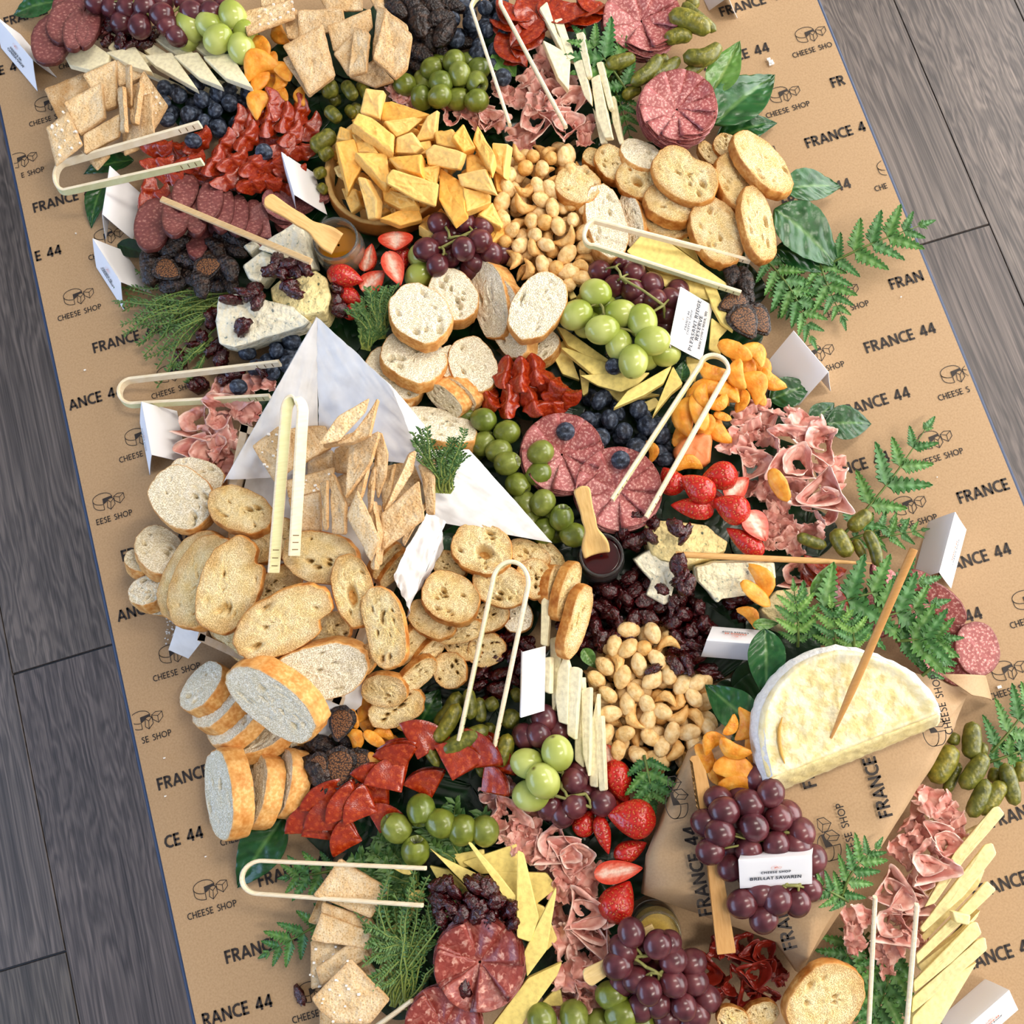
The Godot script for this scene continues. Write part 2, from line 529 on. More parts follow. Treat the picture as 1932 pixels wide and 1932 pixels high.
func camera_and_light() -> void:
	var t := deg_to_rad(11.5)
	var r := deg_to_rad(16.77)
	var f := Vector3(0, -cos(t), -sin(t))
	var u := Vector3(0, sin(t), -cos(t))
	var right := Vector3.RIGHT * cos(r) - u * sin(r)
	var upv := Vector3.RIGHT * sin(r) + u * cos(r)
	cb = Basis(right, upv, -f)
	var cam := Camera3D.new()
	cam.name = "camera"
	cam.transform = Transform3D(cb, eye)
	cam.fov = rad_to_deg(2.0 * atan(0.5))
	cam.near = 0.02
	add_child(cam)
	cam.current = true
	var we := WorldEnvironment.new()
	we.name = "environment"
	var env := Environment.new()
	var sky := Sky.new()
	var ps := ProceduralSkyMaterial.new()
	ps.sky_top_color = Color("9cc0ee")
	ps.sky_horizon_color = Color("dde8f4")
	ps.ground_bottom_color = Color("8c8a86")
	ps.ground_horizon_color = Color("c8ccd0")
	ps.sky_energy_multiplier = 1.2
	sky.sky_material = ps
	env.background_mode = Environment.BG_SKY
	env.sky = sky
	env.tonemap_mode = Environment.TONE_MAPPER_LINEAR
	env.tonemap_exposure = 1.2
	env.sdfgi_enabled = true
	env.ssao_enabled = true
	env.ssil_enabled = true
	we.environment = env
	add_child(we)
	# daylight at the window walls, and the two ceiling panels
	area_light("window_daylight", Vector3(2.55, 1.4, -0.4), Vector3.LEFT, Vector2(4.4, 2.3), Color("fff9f2"), 14.0)
	area_light("window_daylight", Vector3(-3.15, 1.75, -0.2), Vector3.RIGHT, Vector2(3.6, 1.7), Color("b0d0ff"), 5.6)
	for z in [-0.75, 0.9]:
		area_light("ceiling_panel_light", Vector3(1.25, 2.86, z), Vector3.DOWN, Vector2(1.2, 0.3), Color("fff6ea"), 2.1)

func room() -> void:
	var lo := Vector3(-3.3, 0, -4.2)
	var hi := Vector3(2.7, 3.0, 3.4)
	# the floor: boards along the table, each its own
	var fl := struct("floor", block(Vector3(lo.x, -0.1, lo.z), Vector3(hi.x, -0.006, hi.z)), M.metal_leg)
	var wdt := 0.19
	var x := lo.x
	var n := 0
	while x < hi.x:
		var z: float = lo.z - rng.randf_range(0.0, 1.0)
		while z < hi.z:
			var z2 := z + 1.22
			var a := maxf(z, lo.z) + 0.0008
			var b := minf(z2, hi.z) - 0.0008
			var xb := minf(x + wdt, hi.x)
			if b - a > 0.02:
				var o := Geo.new()
				var tone := rng.randf_range(0.84, 1.06)
				var c := Color(tone, tone * rng.randf_range(0.98, 1.01), tone * rng.randf_range(0.97, 1.03))
				var ch := 0.0012
				var y := rng.randf_range(-0.0004, 0.0)
				o.flat_quad(Vector3(x + ch, y, a + ch), Vector3(xb - ch, y, a + ch), Vector3(xb - ch, y, b - ch), Vector3(x + ch, y, b - ch), c)
				o.flat_quad(Vector3(x, y - 0.005, b), Vector3(x + ch, y, b - ch), Vector3(xb - ch, y, b - ch), Vector3(xb, y - 0.005, b), c)
				o.flat_quad(Vector3(xb, y - 0.005, a), Vector3(xb - ch, y, a + ch), Vector3(x + ch, y, a + ch), Vector3(x, y - 0.005, a), c)
				o.flat_quad(Vector3(x, y - 0.005, a), Vector3(x + ch, y, a + ch), Vector3(x + ch, y, b - ch), Vector3(x, y - 0.005, b), c)
				o.flat_quad(Vector3(xb, y - 0.005, b), Vector3(xb - ch, y, b - ch), Vector3(xb - ch, y, a + ch), Vector3(xb, y - 0.005, a), c)
				var off := Vector3(0.13 * (n % 5), 0, rng.randf_range(-0.7, 0.7))
				for k in o.v.size(): o.v[k] -= off
				part(fl, "plank", o.done(), M.floor_wood, Transform3D(Basis(), off))
				n += 1
			z = z2
		x += wdt
	var wt := 0.15
	struct("ceiling", block(Vector3(lo.x - wt, hi.y, lo.z - wt), Vector3(hi.x + wt, hi.y + 0.15, hi.z + wt)), M.ceiling)
	struct("wall_far", block(Vector3(lo.x - wt, -0.1, lo.z - wt), Vector3(hi.x + wt, hi.y, lo.z)), M.wall)
	struct("wall_near", block(Vector3(lo.x - wt, -0.1, hi.z), Vector3(hi.x + wt, hi.y, hi.z + wt)), M.wall)
	window_wall("right", hi.x, hi.x + wt, lo.z, hi.z, -2.7, 1.9, 0.2, 2.6, 1)
	window_wall("left", lo.x - wt, lo.x, lo.z, hi.z, -2.1, 1.7, 0.85, 2.65, 2)
	for z in [-0.75, 0.9]:
		var p := thing("ceiling_panel", Transform3D(Basis(), Vector3(1.25, 3.0, z)))
		tag(p, "long white ceiling lamp panel " + ("farther along the table" if z < 0 else "over the near table end"), "lamp")
		part(p, "housing", block(Vector3(-0.63, -0.10, -0.18), Vector3(0.63, 0.0, 0.18)), M.wall)
		part(p, "diffuser", block(Vector3(-0.6, -0.115, -0.15), Vector3(0.6, -0.1, 0.15)), M.lamp)

func window_wall(side: String, xa: float, xb: float, za: float, zb: float, wa: float, wb: float, ya: float, yb: float, n: int) -> void:
	var o := Geo.new()
	o.box(Vector3(xa, -0.1, za), Vector3(xb, 3.0, wa))
	o.box(Vector3(xa, -0.1, wb), Vector3(xb, 3.0, zb))
	o.box(Vector3(xa, -0.1, wa), Vector3(xb, ya, wb))
	o.box(Vector3(xa, yb, wa), Vector3(xb, 3.0, wb))
	struct("wall_" + side, o.done(), M.wall)
	var xm := (xa + xb) / 2
	var g := Geo.new()
	var bars := 4
	for k in bars + 1:
		var z := lerpf(wa, wb, float(k) / bars)
		g.box(Vector3(xm - 0.03, ya, z - 0.025), Vector3(xm + 0.03, yb, z + 0.025))
	g.box(Vector3(xm - 0.028, ya, wa), Vector3(xm + 0.028, ya + 0.05, wb))
	g.box(Vector3(xm - 0.028, yb - 0.05, wa), Vector3(xm + 0.028, yb, wb))
	var fr := struct("window_%d" % n, g.done(), M.frame)
	for k in bars:
		var z1 := lerpf(wa, wb, float(k) / bars)
		var z2 := lerpf(wa, wb, float(k + 1) / bars)
		part(fr, "pane", block(Vector3(xm - 0.003, ya + 0.05, z1 + 0.025), Vector3(xm + 0.003, yb - 0.05, z2 - 0.025)), M.pane)

# ---- letters drawn with a pen, as the paper is printed
const PEN := {
	"F": [0.50, [[0.08, 0, 0.08, 1], [0.0, 0.92, 0.5, 0.92], [0.08, 0.5, 0.45, 0.5]]],
	"R": [0.60, [[0.08, 0, 0.08, 1], [0.0, 0.92, 0.30, 0.92, 0.46, 0.86, 0.50, 0.72, 0.46, 0.58, 0.30, 0.50, 0.08, 0.50], [0.26, 0.50, 0.56, 0.0]]],
	"A": [0.80, [[0.06, 0, 0.40, 0.97], [0.74, 0, 0.40, 0.97], [0.18, 0.30, 0.62, 0.30]]],
	"N": [0.74, [[0.08, 0, 0.08, 1], [0.08, 0.93, 0.66, 0.07], [0.66, 0, 0.66, 1]]],
	"C": [0.70, [[0.70, 0.86, 0.52, 0.93, 0.34, 0.90, 0.16, 0.77, 0.08, 0.50, 0.16, 0.23, 0.34, 0.10, 0.52, 0.07, 0.70, 0.14]]],
	"E": [0.52, [[0.08, 0, 0.08, 1], [0.0, 0.92, 0.5, 0.92], [0.08, 0.5, 0.47, 0.5], [0.0, 0.08, 0.5, 0.08]]],
	"4": [0.64, [[0.46, 0, 0.46, 1.0], [0.46, 0.95, 0.05, 0.27], [0.0, 0.28, 0.62, 0.28]]],
	"H": [0.70, [[0.08, 0, 0.08, 1], [0.62, 0, 0.62, 1], [0.08, 0.5, 0.62, 0.5]]],
	"S": [0.50, [[0.44, 0.86, 0.32, 0.94, 0.18, 0.92, 0.08, 0.80, 0.12, 0.66, 0.30, 0.54, 0.42, 0.42, 0.45, 0.26, 0.36, 0.11, 0.20, 0.06, 0.04, 0.16]]],
	"O": [0.92, [[0.46, 0.93, 0.24, 0.86, 0.10, 0.68, 0.07, 0.50, 0.10, 0.32, 0.24, 0.14, 0.46, 0.07, 0.68, 0.14, 0.82, 0.32, 0.85, 0.50, 0.82, 0.68, 0.68, 0.86, 0.46, 0.93]]],
	"P": [0.54, [[0.08, 0, 0.08, 1], [0.0, 0.92, 0.30, 0.92, 0.46, 0.84, 0.50, 0.70, 0.46, 0.55, 0.30, 0.47, 0.08, 0.47]]],
	" ": [0.36, []],
}

func pen_line(o: Geo, q: PackedVector2Array, width: float, lift := 0.00025) -> void:
	var n := q.size()
	var closed := n > 3 and q[0].distance_to(q[n - 1]) < 1e-6
	for k in n:
		var a := q[k] - q[k - 1] if k > 0 else (q[n - 1] - q[n - 2] if closed else q[1] - q[0])
		var b := q[k + 1] - q[k] if k < n - 1 else (q[1] - q[0] if closed else q[n - 1] - q[n - 2])
		var d := (a.normalized() + b.normalized()).normalized()
		var m := d.orthogonal() * width * 0.5 / maxf(0.5, d.dot(b.normalized()))
		o.p(Vector3(q[k].x + m.x, lift, -q[k].y - m.y))
		o.p(Vector3(q[k].x - m.x, lift, -q[k].y + m.y))
		if k > 0:
			var e := o.v.size() - 4
			o.quad(e, e + 2, e + 3, e + 1)

func lettering(text: String, height: float, bold: float, gap: float, keep: Callable) -> ArrayMesh:   # x along the line, -z up
	var o := Geo.new()
	var x := 0.0
	for ch in text:
		var g: Array = PEN[ch]
		if keep.call((x + g[0] * 0.5) * height):
			for s in g[1]:
				var q := PackedVector2Array()
				for k in range(0, s.size(), 2): q.append(Vector2(x + s[k], s[k + 1]) * height)
				pen_line(o, q, bold * height)
		x += g[0] + gap
	return o.done()

func emblem(size: float) -> ArrayMesh:      # the printed cheese wheel with its two cut wedges
	var o := Geo.new()
	var lines := []
	var arc := PackedVector2Array()
	for k in 19:
		var a := lerpf(deg_to_rad(8), deg_to_rad(232), k / 18.0)
		arc.append(Vector2(-0.28 + 0.46 * cos(a), 0.10 + 0.27 * sin(a)))
	lines.append(arc)
	var low := PackedVector2Array()
	for k in 12:
		var a := lerpf(deg_to_rad(180), deg_to_rad(272), k / 11.0)
		low.append(Vector2(-0.28 + 0.46 * cos(a), -0.14 + 0.29 * sin(a)))
	lines.append(low)
	var rim := PackedVector2Array()
	for k in 8:
		var a := lerpf(deg_to_rad(180), deg_to_rad(268), k / 7.0)
		rim.append(Vector2(-0.28 + 0.46 * cos(a), 0.10 + 0.27 * sin(a)))
	lines.append(rim)
	for s in [[-0.74, 0.10, -0.74, -0.14], [-0.27, -0.17, -0.27, -0.43], [-0.27, -0.17, -0.26, 0.10], [0.18, 0.14, 0.18, 0.02],
			[-0.06, -0.02, 0.10, 0.06, 0.24, -0.02, 0.08, -0.16, -0.06, -0.02], [-0.06, -0.02, -0.12, -0.36, 0.02, -0.50, 0.08, -0.16], [0.02, -0.50, 0.26, -0.30, 0.24, -0.02],
			[0.26, 0.06, 0.46, 0.16, 0.74, 0.10, 0.52, -0.04, 0.26, 0.06], [0.52, -0.04, 0.50, -0.34, 0.74, -0.14, 0.74, 0.10], [0.26, 0.06, 0.27, -0.14, 0.50, -0.34]]:
		var q := PackedVector2Array()
		for k in range(0, s.size(), 2): q.append(Vector2(s[k], s[k + 1]))
		lines.append(q)
	for q in lines:
		var z := PackedVector2Array()
		for e in q: z.append(e * size)
		pen_line(o, z, 0.030 * size)
	var dark := [Vector2(-0.27, 0.10), Vector2(0.18, 0.14), Vector2(0.18, 0.03), Vector2(-0.04, 0.0), Vector2(-0.12, -0.10), Vector2(-0.27, -0.17)]
	for k in range(1, 5):
		var id := []
		for e in [dark[0], dark[k], dark[k + 1]]: id.append(o.p(Vector3(e.x * size, 0.00024, -e.y * size)))
		o.tri(id[0], id[1], id[2])
	return o.done()

const FRANCE := [10, 50, 65, 402, -6, 516, 178, 667, 106, 783, 232, 1060, 196, 1182, 300, 1492, 246, 1622, 490, 1674, 428, 1819, 372, 1942, -72, 164, 1362, 32, 1330, 134, 1572, 166, 1524, 280, 1480, 392, 1683, 547, 1636, 667, 1586, 789, 1546, 911, 1812, 951, 1772, 1086, 1716, 1208, 1840, 1697, 1812, 1836, 1874, 1562]
const SHOP := [1497, 110, 1447, 224, 1400, 338, 1652, 362, 1555, 602, 1508, 717, 1772, 757, 1730, 882, 1680, 1007, 1908, 1187, 1868, 1322, 56, 240, 5, 347, 112, 132, 168, 492, 110, 607, 287, 754, 226, 874, 165, 997, 290, 1287, 235, 1414, 417, 1597, 355, 1737, 553, 1932]

func table() -> void:
	var zf := at(Vector2(800, -700)).z
	var zb := at(Vector2(1000, 2700)).z
	x_left = (at(Vector2(166, 966)).x + at(Vector2(372, 1932)).x) / 2
	x_right = (at(Vector2(1540, 0)).x + at(Vector2(1932, 962)).x) / 2
	var t := thing("table", Transform3D(Basis(), Vector3((x_left + x_right) / 2, 0, (zf + zb) / 2)))
	tag(t, "long narrow table under the kraft paper, its dark blue edge showing", "table")
	var hw := (x_right - x_left) / 2 + 0.005
	var hl := (zb - zf) / 2
	var o := Geo.new()
	var ring := PackedVector2Array([Vector2(-hw, -hl), Vector2(hw, -hl), Vector2(hw, hl), Vector2(-hw, hl)])
	part(t, "table_top", slab(soften(ring, 0.01, 0.3, 0, 0), 0.035, 0.006, 1, func(_q, _r): return 0.0, func(_q, _r, _s): return Color.WHITE), M.table_edge, Transform3D(Basis(), Vector3(0, TOP - 0.0006, 0)))
	for s in [[-1, -1], [1, -1], [-1, 1], [1, 1]]:
		var g := Geo.new()
		tube(g, [Vector3(0, 0, 0), Vector3(0, TOP - 0.036, 0)], [0.016, 0.016], 14, func(_a, _b): return Color.WHITE)
		part(t, "leg", g.done(), M.metal_leg, Transform3D(Basis(), Vector3(s[0] * (hw - 0.08), 0, s[1] * (hl - 0.15))))
	# the paper: one long sheet, very slightly cockled, its edges turned down over the table edge
	var ph := hw - 0.0045
	var pp := Geo.new()
	shell(pp, 60, 120, func(u, v):
		var x: float = lerpf(-ph, ph, u)
		var z: float = lerpf(-hl, hl, v)
		var y := 0.0006 + 0.00022 * (nz(x * 9.0, z * 4.0, 3.0) + 0.6) * smoothstep(0.0, 0.08, u) * smoothstep(0.0, 0.08, 1.0 - u)
		return Vector3(x, maxf(y, 0.0005), z), 0.0002, func(_u, _v, _s): return Color.WHITE)
	var sheet := part(self, "kraft_paper", pp.done(), M.paper, Transform3D(Basis(), Vector3(t.position.x, TOP, t.position.z)))
	tag(sheet, "brown kraft paper printed with shop lettering, covering the whole table", "paper")
	var ht := 0.0098
	var k := 0
	var whole := lettering("FRANCE 44", ht, 0.19, 0.10, func(_x): return true)
	var whole_b := lettering("CHEESE SHOP", 0.0052, 0.15, 0.13, func(_x): return true)
	var em := emblem(0.0185)
	for pass_n in 2:
		var src: Array = FRANCE if pass_n == 0 else SHOP
		for n in range(0, src.size(), 2):
			var q := at(Vector2(src[n], src[n + 1]), 0.001)
			var lo := x_left + 0.001 - q.x
			var hi := x_right - 0.001 - q.x
			var len := 0.0635 if pass_n == 0 else 0.046
			var xf := Transform3D(Basis(), Vector3(q.x, 0.0010, q.z) - Vector3(sheet.position.x, 0, sheet.position.z))
			var whole_fits := lo < 0 and hi > len
			var mm: Mesh = (whole if pass_n == 0 else whole_b) if whole_fits else lettering("FRANCE 44" if pass_n == 0 else "CHEESE SHOP", ht if pass_n == 0 else 0.0052, 0.19 if pass_n == 0 else 0.15, 0.10 if pass_n == 0 else 0.13, func(x): return x > lo + 0.003 and x < hi - 0.003)
			if mm.get_surface_count(): part(sheet, "lettering", mm, M.ink, xf)
			if pass_n == 1:
				var mid := q.x + 0.023
				if mid > x_left + 0.016 and mid < x_right - 0.016: part(sheet, "emblem", em, M.ink, Transform3D(Basis(), xf.origin + Vector3(0.023, 0, -0.0195)))
				elif mid > x_right - 0.018 and q.x + 0.010 < x_right or mid <= x_left + 0.016 and mid > x_left - 0.01:
					part(sheet, "emblem", clipped(em, x_left + 0.001 - mid, x_right - 0.001 - mid), M.ink, Transform3D(Basis(), xf.origin + Vector3(0.023, 0, -0.0195)))

func clipped(m: ArrayMesh, lo: float, hi: float) -> ArrayMesh:        # what is left where the sheet ends
	var a := m.surface_get_arrays(0)
	var v: PackedVector3Array = a[Mesh.ARRAY_VERTEX]
	var src: PackedInt32Array = a[Mesh.ARRAY_INDEX]
	var o := Geo.new()
	for q in v: o.p(Vector3(clampf(q.x, lo, hi), q.y, q.z))
	for t in range(0, src.size(), 3):
		var ok := false
		for e in 3:
			if v[src[t + e]].x > lo and v[src[t + e]].x < hi: ok = true
		if ok: o.tri(src[t], src[t + 1], src[t + 2])
	return o.done()

# ---------------------------------------------------------------- foods and tools, one builder each
func white(_a = null, _b = null, _c = null) -> Color:
	return Color.WHITE

func share(key: String, make: Callable) -> Mesh:
	if not lib.has(key): lib[key] = make.call()
	return lib[key]

# A slice of bread seen as an oval: length L, breadth S, both as they look; kind 0 fresh, 1 toasted; shape 0 oval, 1 heart, 2 kidney, 3 ring, 4 broken side
func bread(key: String, look: String, group: String, kind: int, a: Array, shape := 0) -> Node3D:
	var c = w2(a[0], a[1])
	var h: float = a[2] * 0.001
	var L: float = a[3] / zn.z
	var S: float = a[4] / zn.z
	var deg: float = a[5]
	var tilt: float = a[6] if a.size() > 6 else 0.0
	var sd = fmod(c.x * 7.31 + c.y * 3.17, 97.0)
	var u = Vector2.from_angle(deg_to_rad(deg))
	var v = u.orthogonal() * -1.0
	var n = 56
	var pp = PackedVector2Array()
	for k in n:
		var t = TAU * k / n
		var r = 1.0 + 0.045 * nz(cos(t) * 1.3 + sd, sin(t) * 1.3, 1.0) + 0.02 * nz(cos(t) * 4.0 + sd, sin(t) * 4.0, 5.0)
		var ct = signf(cos(t)) * pow(absf(cos(t)), 0.88)
		var st = signf(sin(t)) * pow(absf(sin(t)), 0.88)
		if shape == 1: r *= 1.0 - 0.24 * exp(-pow(angle_difference(t, -PI / 2) / 0.30, 2))
		if shape == 2: r *= 1.0 - 0.20 * exp(-pow(angle_difference(t, PI / 2) / 0.45, 2))
		if shape == 4: r *= 1.0 - 0.22 * exp(-pow(angle_difference(t, 0.7) / 0.22, 2)) * (1.0 + 0.3 * nz(t * 9.0, sd))
		pp.append(c + u * ct * r * L * 0.5 + v * st * r * S * 0.5)
	var res = lay(pp, h, deg, tilt)
	var xf: Transform3D = res[0]
	var pl: PackedVector2Array = res[1]
	var reach = 0.0
	for q in pl: reach = maxf(reach, q.length())
	var th = (0.0150 if kind == 0 else 0.0105) * (1.0 + 0.15 * sin(sd))
	var lo_rg = RandomNumberGenerator.new()
	lo_rg.seed = int(sd * 1000.0) + 3
	var pits = []
	for k in (15 if kind == 0 else 15):
		var e = Vector2.from_angle(lo_rg.randf() * TAU) * sqrt(lo_rg.randf()) * 0.80
		var big = lo_rg.randf()
		pits.append([e, (0.035 + 0.12 * pow(big, 4.0)), 0.0025 + 0.0070 * big * big, lo_rg.randf_range(0.0, 3.0)])
	if shape == 3: pits.append([Vector2(0.12, 0.1), 0.36, 0.015, 0.5])
	var pale = K("fff9ec") if kind == 0 else K("fceac2")
	var deep = K("f8efd8") if kind == 0 else K("f3d698")
	var rimc = K("dcac68") if kind == 0 else K("c68a40")
	var o = Geo.new()
	var rings = 17
	var top = func(q: Vector2, rho: float, t: float) -> Vector3:
		var e = Vector2.from_angle(t) * rho
		var y = 0.0
		for p in pits:
			var d = e - (p[0] as Vector2)
			d = Vector2(d.x, d.y * 1.25).rotated(p[3])
			var k: float = d.length() / (p[1] as float)
			if k < 1.0: y -= (p[2] as float) * smoothstep(0.0, 0.75, 1.0 - k)
		y += 0.0007 * nz(q.x * 210.0, q.y * 210.0, sd) + 0.0005 * nz(q.x * 560.0, q.y * 560.0, sd)
		return Vector3(q.x, y * smoothstep(1.0, 0.86, rho), q.y)
	var tone = func(q: Vector2, rho: float) -> Color:
		var g = clampf(0.5 + 0.55 * nz(q.x * 70.0, q.y * 70.0, sd + 4.0), 0.0, 1.0)
		var cc: Color = pale.lerp(deep, g)
		if kind == 1: cc = cc.lerp(rimc, smoothstep(0.58, 1.0, rho + 0.22 * nz(q.x * 55.0, q.y * 55.0, sd)) * 0.5)
		return cc.lerp(rimc, smoothstep(0.92, 1.0, rho) * 0.5)
	var c0 = o.p(top.call(Vector2.ZERO, 0.0, 0.0), tone.call(Vector2.ZERO, 0.0))
	var row = -1
	for b in rings:
		var rho = 0.965 * (b + 1) / rings
		var first = o.v.size()
		for k in n:
			var q: Vector2 = pl[k] * rho
			o.p(top.call(q, rho, TAU * k / n), tone.call(q, rho))
		if row < 0:
			for k in n: o.tri(c0, first + k, first + (k + 1) % n)
		else: o.ring_join(row, first, n)
		row = first
	var cr = Geo.new()
	var dark = K("d29a58") if kind == 0 else K("b0712f")
	var light = K("f4d096") if kind == 0 else K("e6b672")
	var prof = [[0.965, 0.0], [0.990, -0.0006], [1.004, -0.0022], [1.012, -0.5], [1.0, -1.0], [0.94, -1.03], [0.5, -1.0], [0.02, -1.0]]
	row = -1
	for b in prof.size():
		var first = cr.v.size()
		for k in n:
			var q: Vector2 = pl[k] * prof[b][0]
			var y: float = prof[b][1] if prof[b][1] > -0.01 else prof[b][1] * th
			var g = clampf(0.5 + 0.8 * nz(cos(TAU * k / n) * 2.6 + sd, sin(TAU * k / n) * 2.6, y * 60.0), 0.0, 1.0)
			var col: Color = light.lerp(dark, g)
			if b == 0: col = col.lerp(pale, 0.35)
			if b >= 5: col = deep.lerp(rimc, 0.3)
			cr.p(Vector3(q.x, y, q.y), col)
		if row >= 0: cr.ring_join(row, first, n)
		row = first
	var node = thing("bread_slice" if kind == 0 else "crostini", xf)
	part(node, "crumb", o.done(), M.crumb_fresh if kind == 0 else M.crumb_toast)
	part(node, "crust", cr.done(), M.crust)
	rank(key, node, look, "bread", group)
	return node

# A cracker given by its corners
func cracker(key: String, look: String, group: String, a: Array, h: float, deg := 0.0, tilt := 0.0, brown := 0.4, salted := false) -> Node3D:
	var pp = outline(a)
	var res = lay(pp, h * 0.001, deg, tilt)
	var sd = fmod(pp[0].x * 3.7 + pp[0].y * 1.9, 71.0)
	var pl = soften(res[1], 0.0012, 0.005, 0.0004, sd)
	var base = K("ead4b0").lerp(K("c49a66"), brown)
	var edge = K("b4854e")
	var pale = K("f6e9d0")
	var node = thing("cracker", res[0])
	var bend = 0.0018 * sin(sd * 3.0)
	part(node, "wafer", slab(pl, 0.0030, 0.0009, 7, func(q: Vector2, rho):
		return 0.0013 * nz(q.x * 85.0, q.y * 85.0, sd) * (1.0 - rho * 0.5) + 0.0006 * nz(q.x * 300.0, q.y * 300.0, sd) + bend * (rho * rho),
		func(q: Vector2, rho, side):
			var cc: Color = base.lerp(pale, clampf(0.30 + 0.6 * nz(q.x * 65.0, q.y * 65.0, sd + 2.0), 0.0, 0.85))
			return cc.lerp(edge, smoothstep(0.80, 1.0, rho) * (0.45 if side == 0 else 0.6))), M.cracker)
	if salted:
		var g = Geo.new()
		var lr = RandomNumberGenerator.new()
		lr.seed = int(sd * 100)
		for q in lrspots(pl, 14, lr):
			var s = lr.randf_range(0.0005, 0.0011)
			g.box(Vector3(q.x - s, -0.0006, q.y - s * 0.8), Vector3(q.x + s, 0.0006 + s, q.y + s * 0.8))
		part(node, "salt", g.done(), M.salt).set_meta("kind", "stuff")
	rank(key, node, look, "cracker", group)
	return node

func lrspots(pl: PackedVector2Array, n: int, lr: RandomNumberGenerator) -> Array:
	var out = []
	var box = Rect2(pl[0], Vector2.ZERO)
	for q in pl: box = box.expand(q)
	for t in 200:
		var q = Vector2(lr.randf_range(box.position.x, box.end.x), lr.randf_range(box.position.y, box.end.y))
		if inside(q, pl): out.append(q)
		if out.size() >= n: break
	return out

# A cut piece of cheese given by its corners
func cheese(called: String, key: String, look: String, group: String, m: Material, a: Array, h: float, deg := 0.0, tilt := 0.0, th := 4.0, wavy := 0.5, tint := "ffffff") -> Node3D:
	var pp = outline(a)
	var res = lay(pp, h * 0.001, deg, tilt)
	var sd = fmod(pp[0].x * 2.3 + pp[0].y * 5.1, 83.0)
	var pl = soften(res[1], 0.0009, 0.006, 0.00025 * wavy, sd)
	var t = K(tint)
	var mesh = slab(pl, th * 0.001, 0.0007 + 0.0005 * wavy, 6, func(q: Vector2, rho):
		return wavy * (0.0008 * nz(q.x * 95.0, q.y * 95.0, sd) + 0.0006 * nz(q.x * 260.0, q.y * 260.0, sd)) * (1.0 if rho < 0.95 else 0.4), func(_q, _r, _s): return t)
	var node = part(self, called, mesh, m, res[0])
	rank(key, node, look, "cheese", group)
	return node

func lump(key: String, hx: float, hy: float, hz: float, rough: float, freq: float, sd: float, cols: Array, nu := 14, nv := 9, bend := 0.0, pointed := 0.0) -> Mesh:
	return share(key, func():
		var c1 = K(cols[0])
		var c2 = K(cols[1])
		return blob(nu, nv, func(d: Vector3):
			var r = 1.0 + rough * nz(d.x * freq + sd, d.y * freq, d.z * freq) + rough * 0.4 * nz(d.x * freq * 2.6 + sd, d.y * freq * 2.6, d.z * freq * 2.6)
			if pointed > 0.0: r *= 1.0 + pointed * pow(maxf(0.0, d.x), 6.0)
			var q = Vector3(d.x * hx, d.y * hy, d.z * hz) * r
			q.z += bend * q.x * q.x / hx
			return q, func(d: Vector3, _q): return c1.lerp(c2, clampf(0.5 + 0.7 * nz(d.x * 2.0 + sd, d.y * 2.0, d.z * 2.0), 0.0, 1.0))))

func any_turn() -> Basis:
	return Basis.from_euler(Vector3(rng.randf() * TAU, rng.randf() * TAU, rng.randf() * TAU))

# a heap of small things inside an outline: rows of [zone outline], least gap (metres), layers
func heap(poly: Array, gap: float, h0: float, rise: float, layers: int, most: int, put: Callable) -> void:
	var pp = outline(poly)
	var c = middle(pp)
	var reach = 0.0
	for q in pp: reach = maxf(reach, q.distance_to(c))
	for l in layers:
		var g = gap / px(c, h0)
		for q in spots(pp, g * (1.0 if l == layers - 1 else 1.15), most):
			var dome = 1.0 - pow(q.distance_to(c) / reach, 2.0)
			put.call(q, h0 + rise * l + rise * 0.8 * dome + rng.randf_range(-0.001, 0.001))

func nut_at(q: Vector2, h: float, label: String, group: String) -> void:
	var k = rng.randi() % 10
	var kind = "almond"
	var mesh: Mesh
	if k < 7: mesh = lump("almond%d" % (k % 4), 0.0092, 0.0052, 0.0066, 0.04, 1.3, k * 3.0, [["fff8ea", "fff0d8"], ["fcecd0", "fff6e4"], ["fff2de", "f6e2bc"], ["fffaf0", "fcecd0"]][k % 4], 14, 10, 0.0, 0.12)
	elif k < 9:
		kind = "cashew"
		mesh = lump("cashew", 0.0105, 0.0042, 0.0046, 0.05, 1.4, 8.0, ["ffe8c0", "f0cc98"], 14, 9, 0.75)
	else:
		kind = "hazelnut"
		mesh = lump("hazelnut", 0.0066, 0.0064, 0.0066, 0.05, 1.4, 9.0, ["f8dcb0", "ecc890"], 12, 9)
	var b = Basis(UP, rng.randf() * TAU) * Basis(Vector3.RIGHT, rng.randf_range(-0.7, 0.7)) * Basis(Vector3.BACK, rng.randf_range(-0.7, 0.7))
	solo(kind, mesh, M.nut, Transform3D(b.scaled(Vector3.ONE * rng.randf_range(0.9, 1.08)), at(q, h)), label % kind, "nut", group)

func blueberry_mesh() -> Mesh:
	return share("blueberry", func():
		return blob(16, 14, func(d: Vector3):
			var ang = acos(clampf(d.y, -1, 1))
			var r = 1.0
			if ang < 0.36: r = 0.86
			elif ang < 0.62: r = 1.02 + 0.05 * cos(atan2(d.z, d.x) * 5.0) * smoothstep(0.62, 0.4, ang)
			return Vector3(d.x, d.y * 0.86, d.z) * r * 0.0076, func(d: Vector3, _q): return K("ffffff") if acos(clampf(d.y, -1, 1)) > 0.4 else K("8a8a96")))

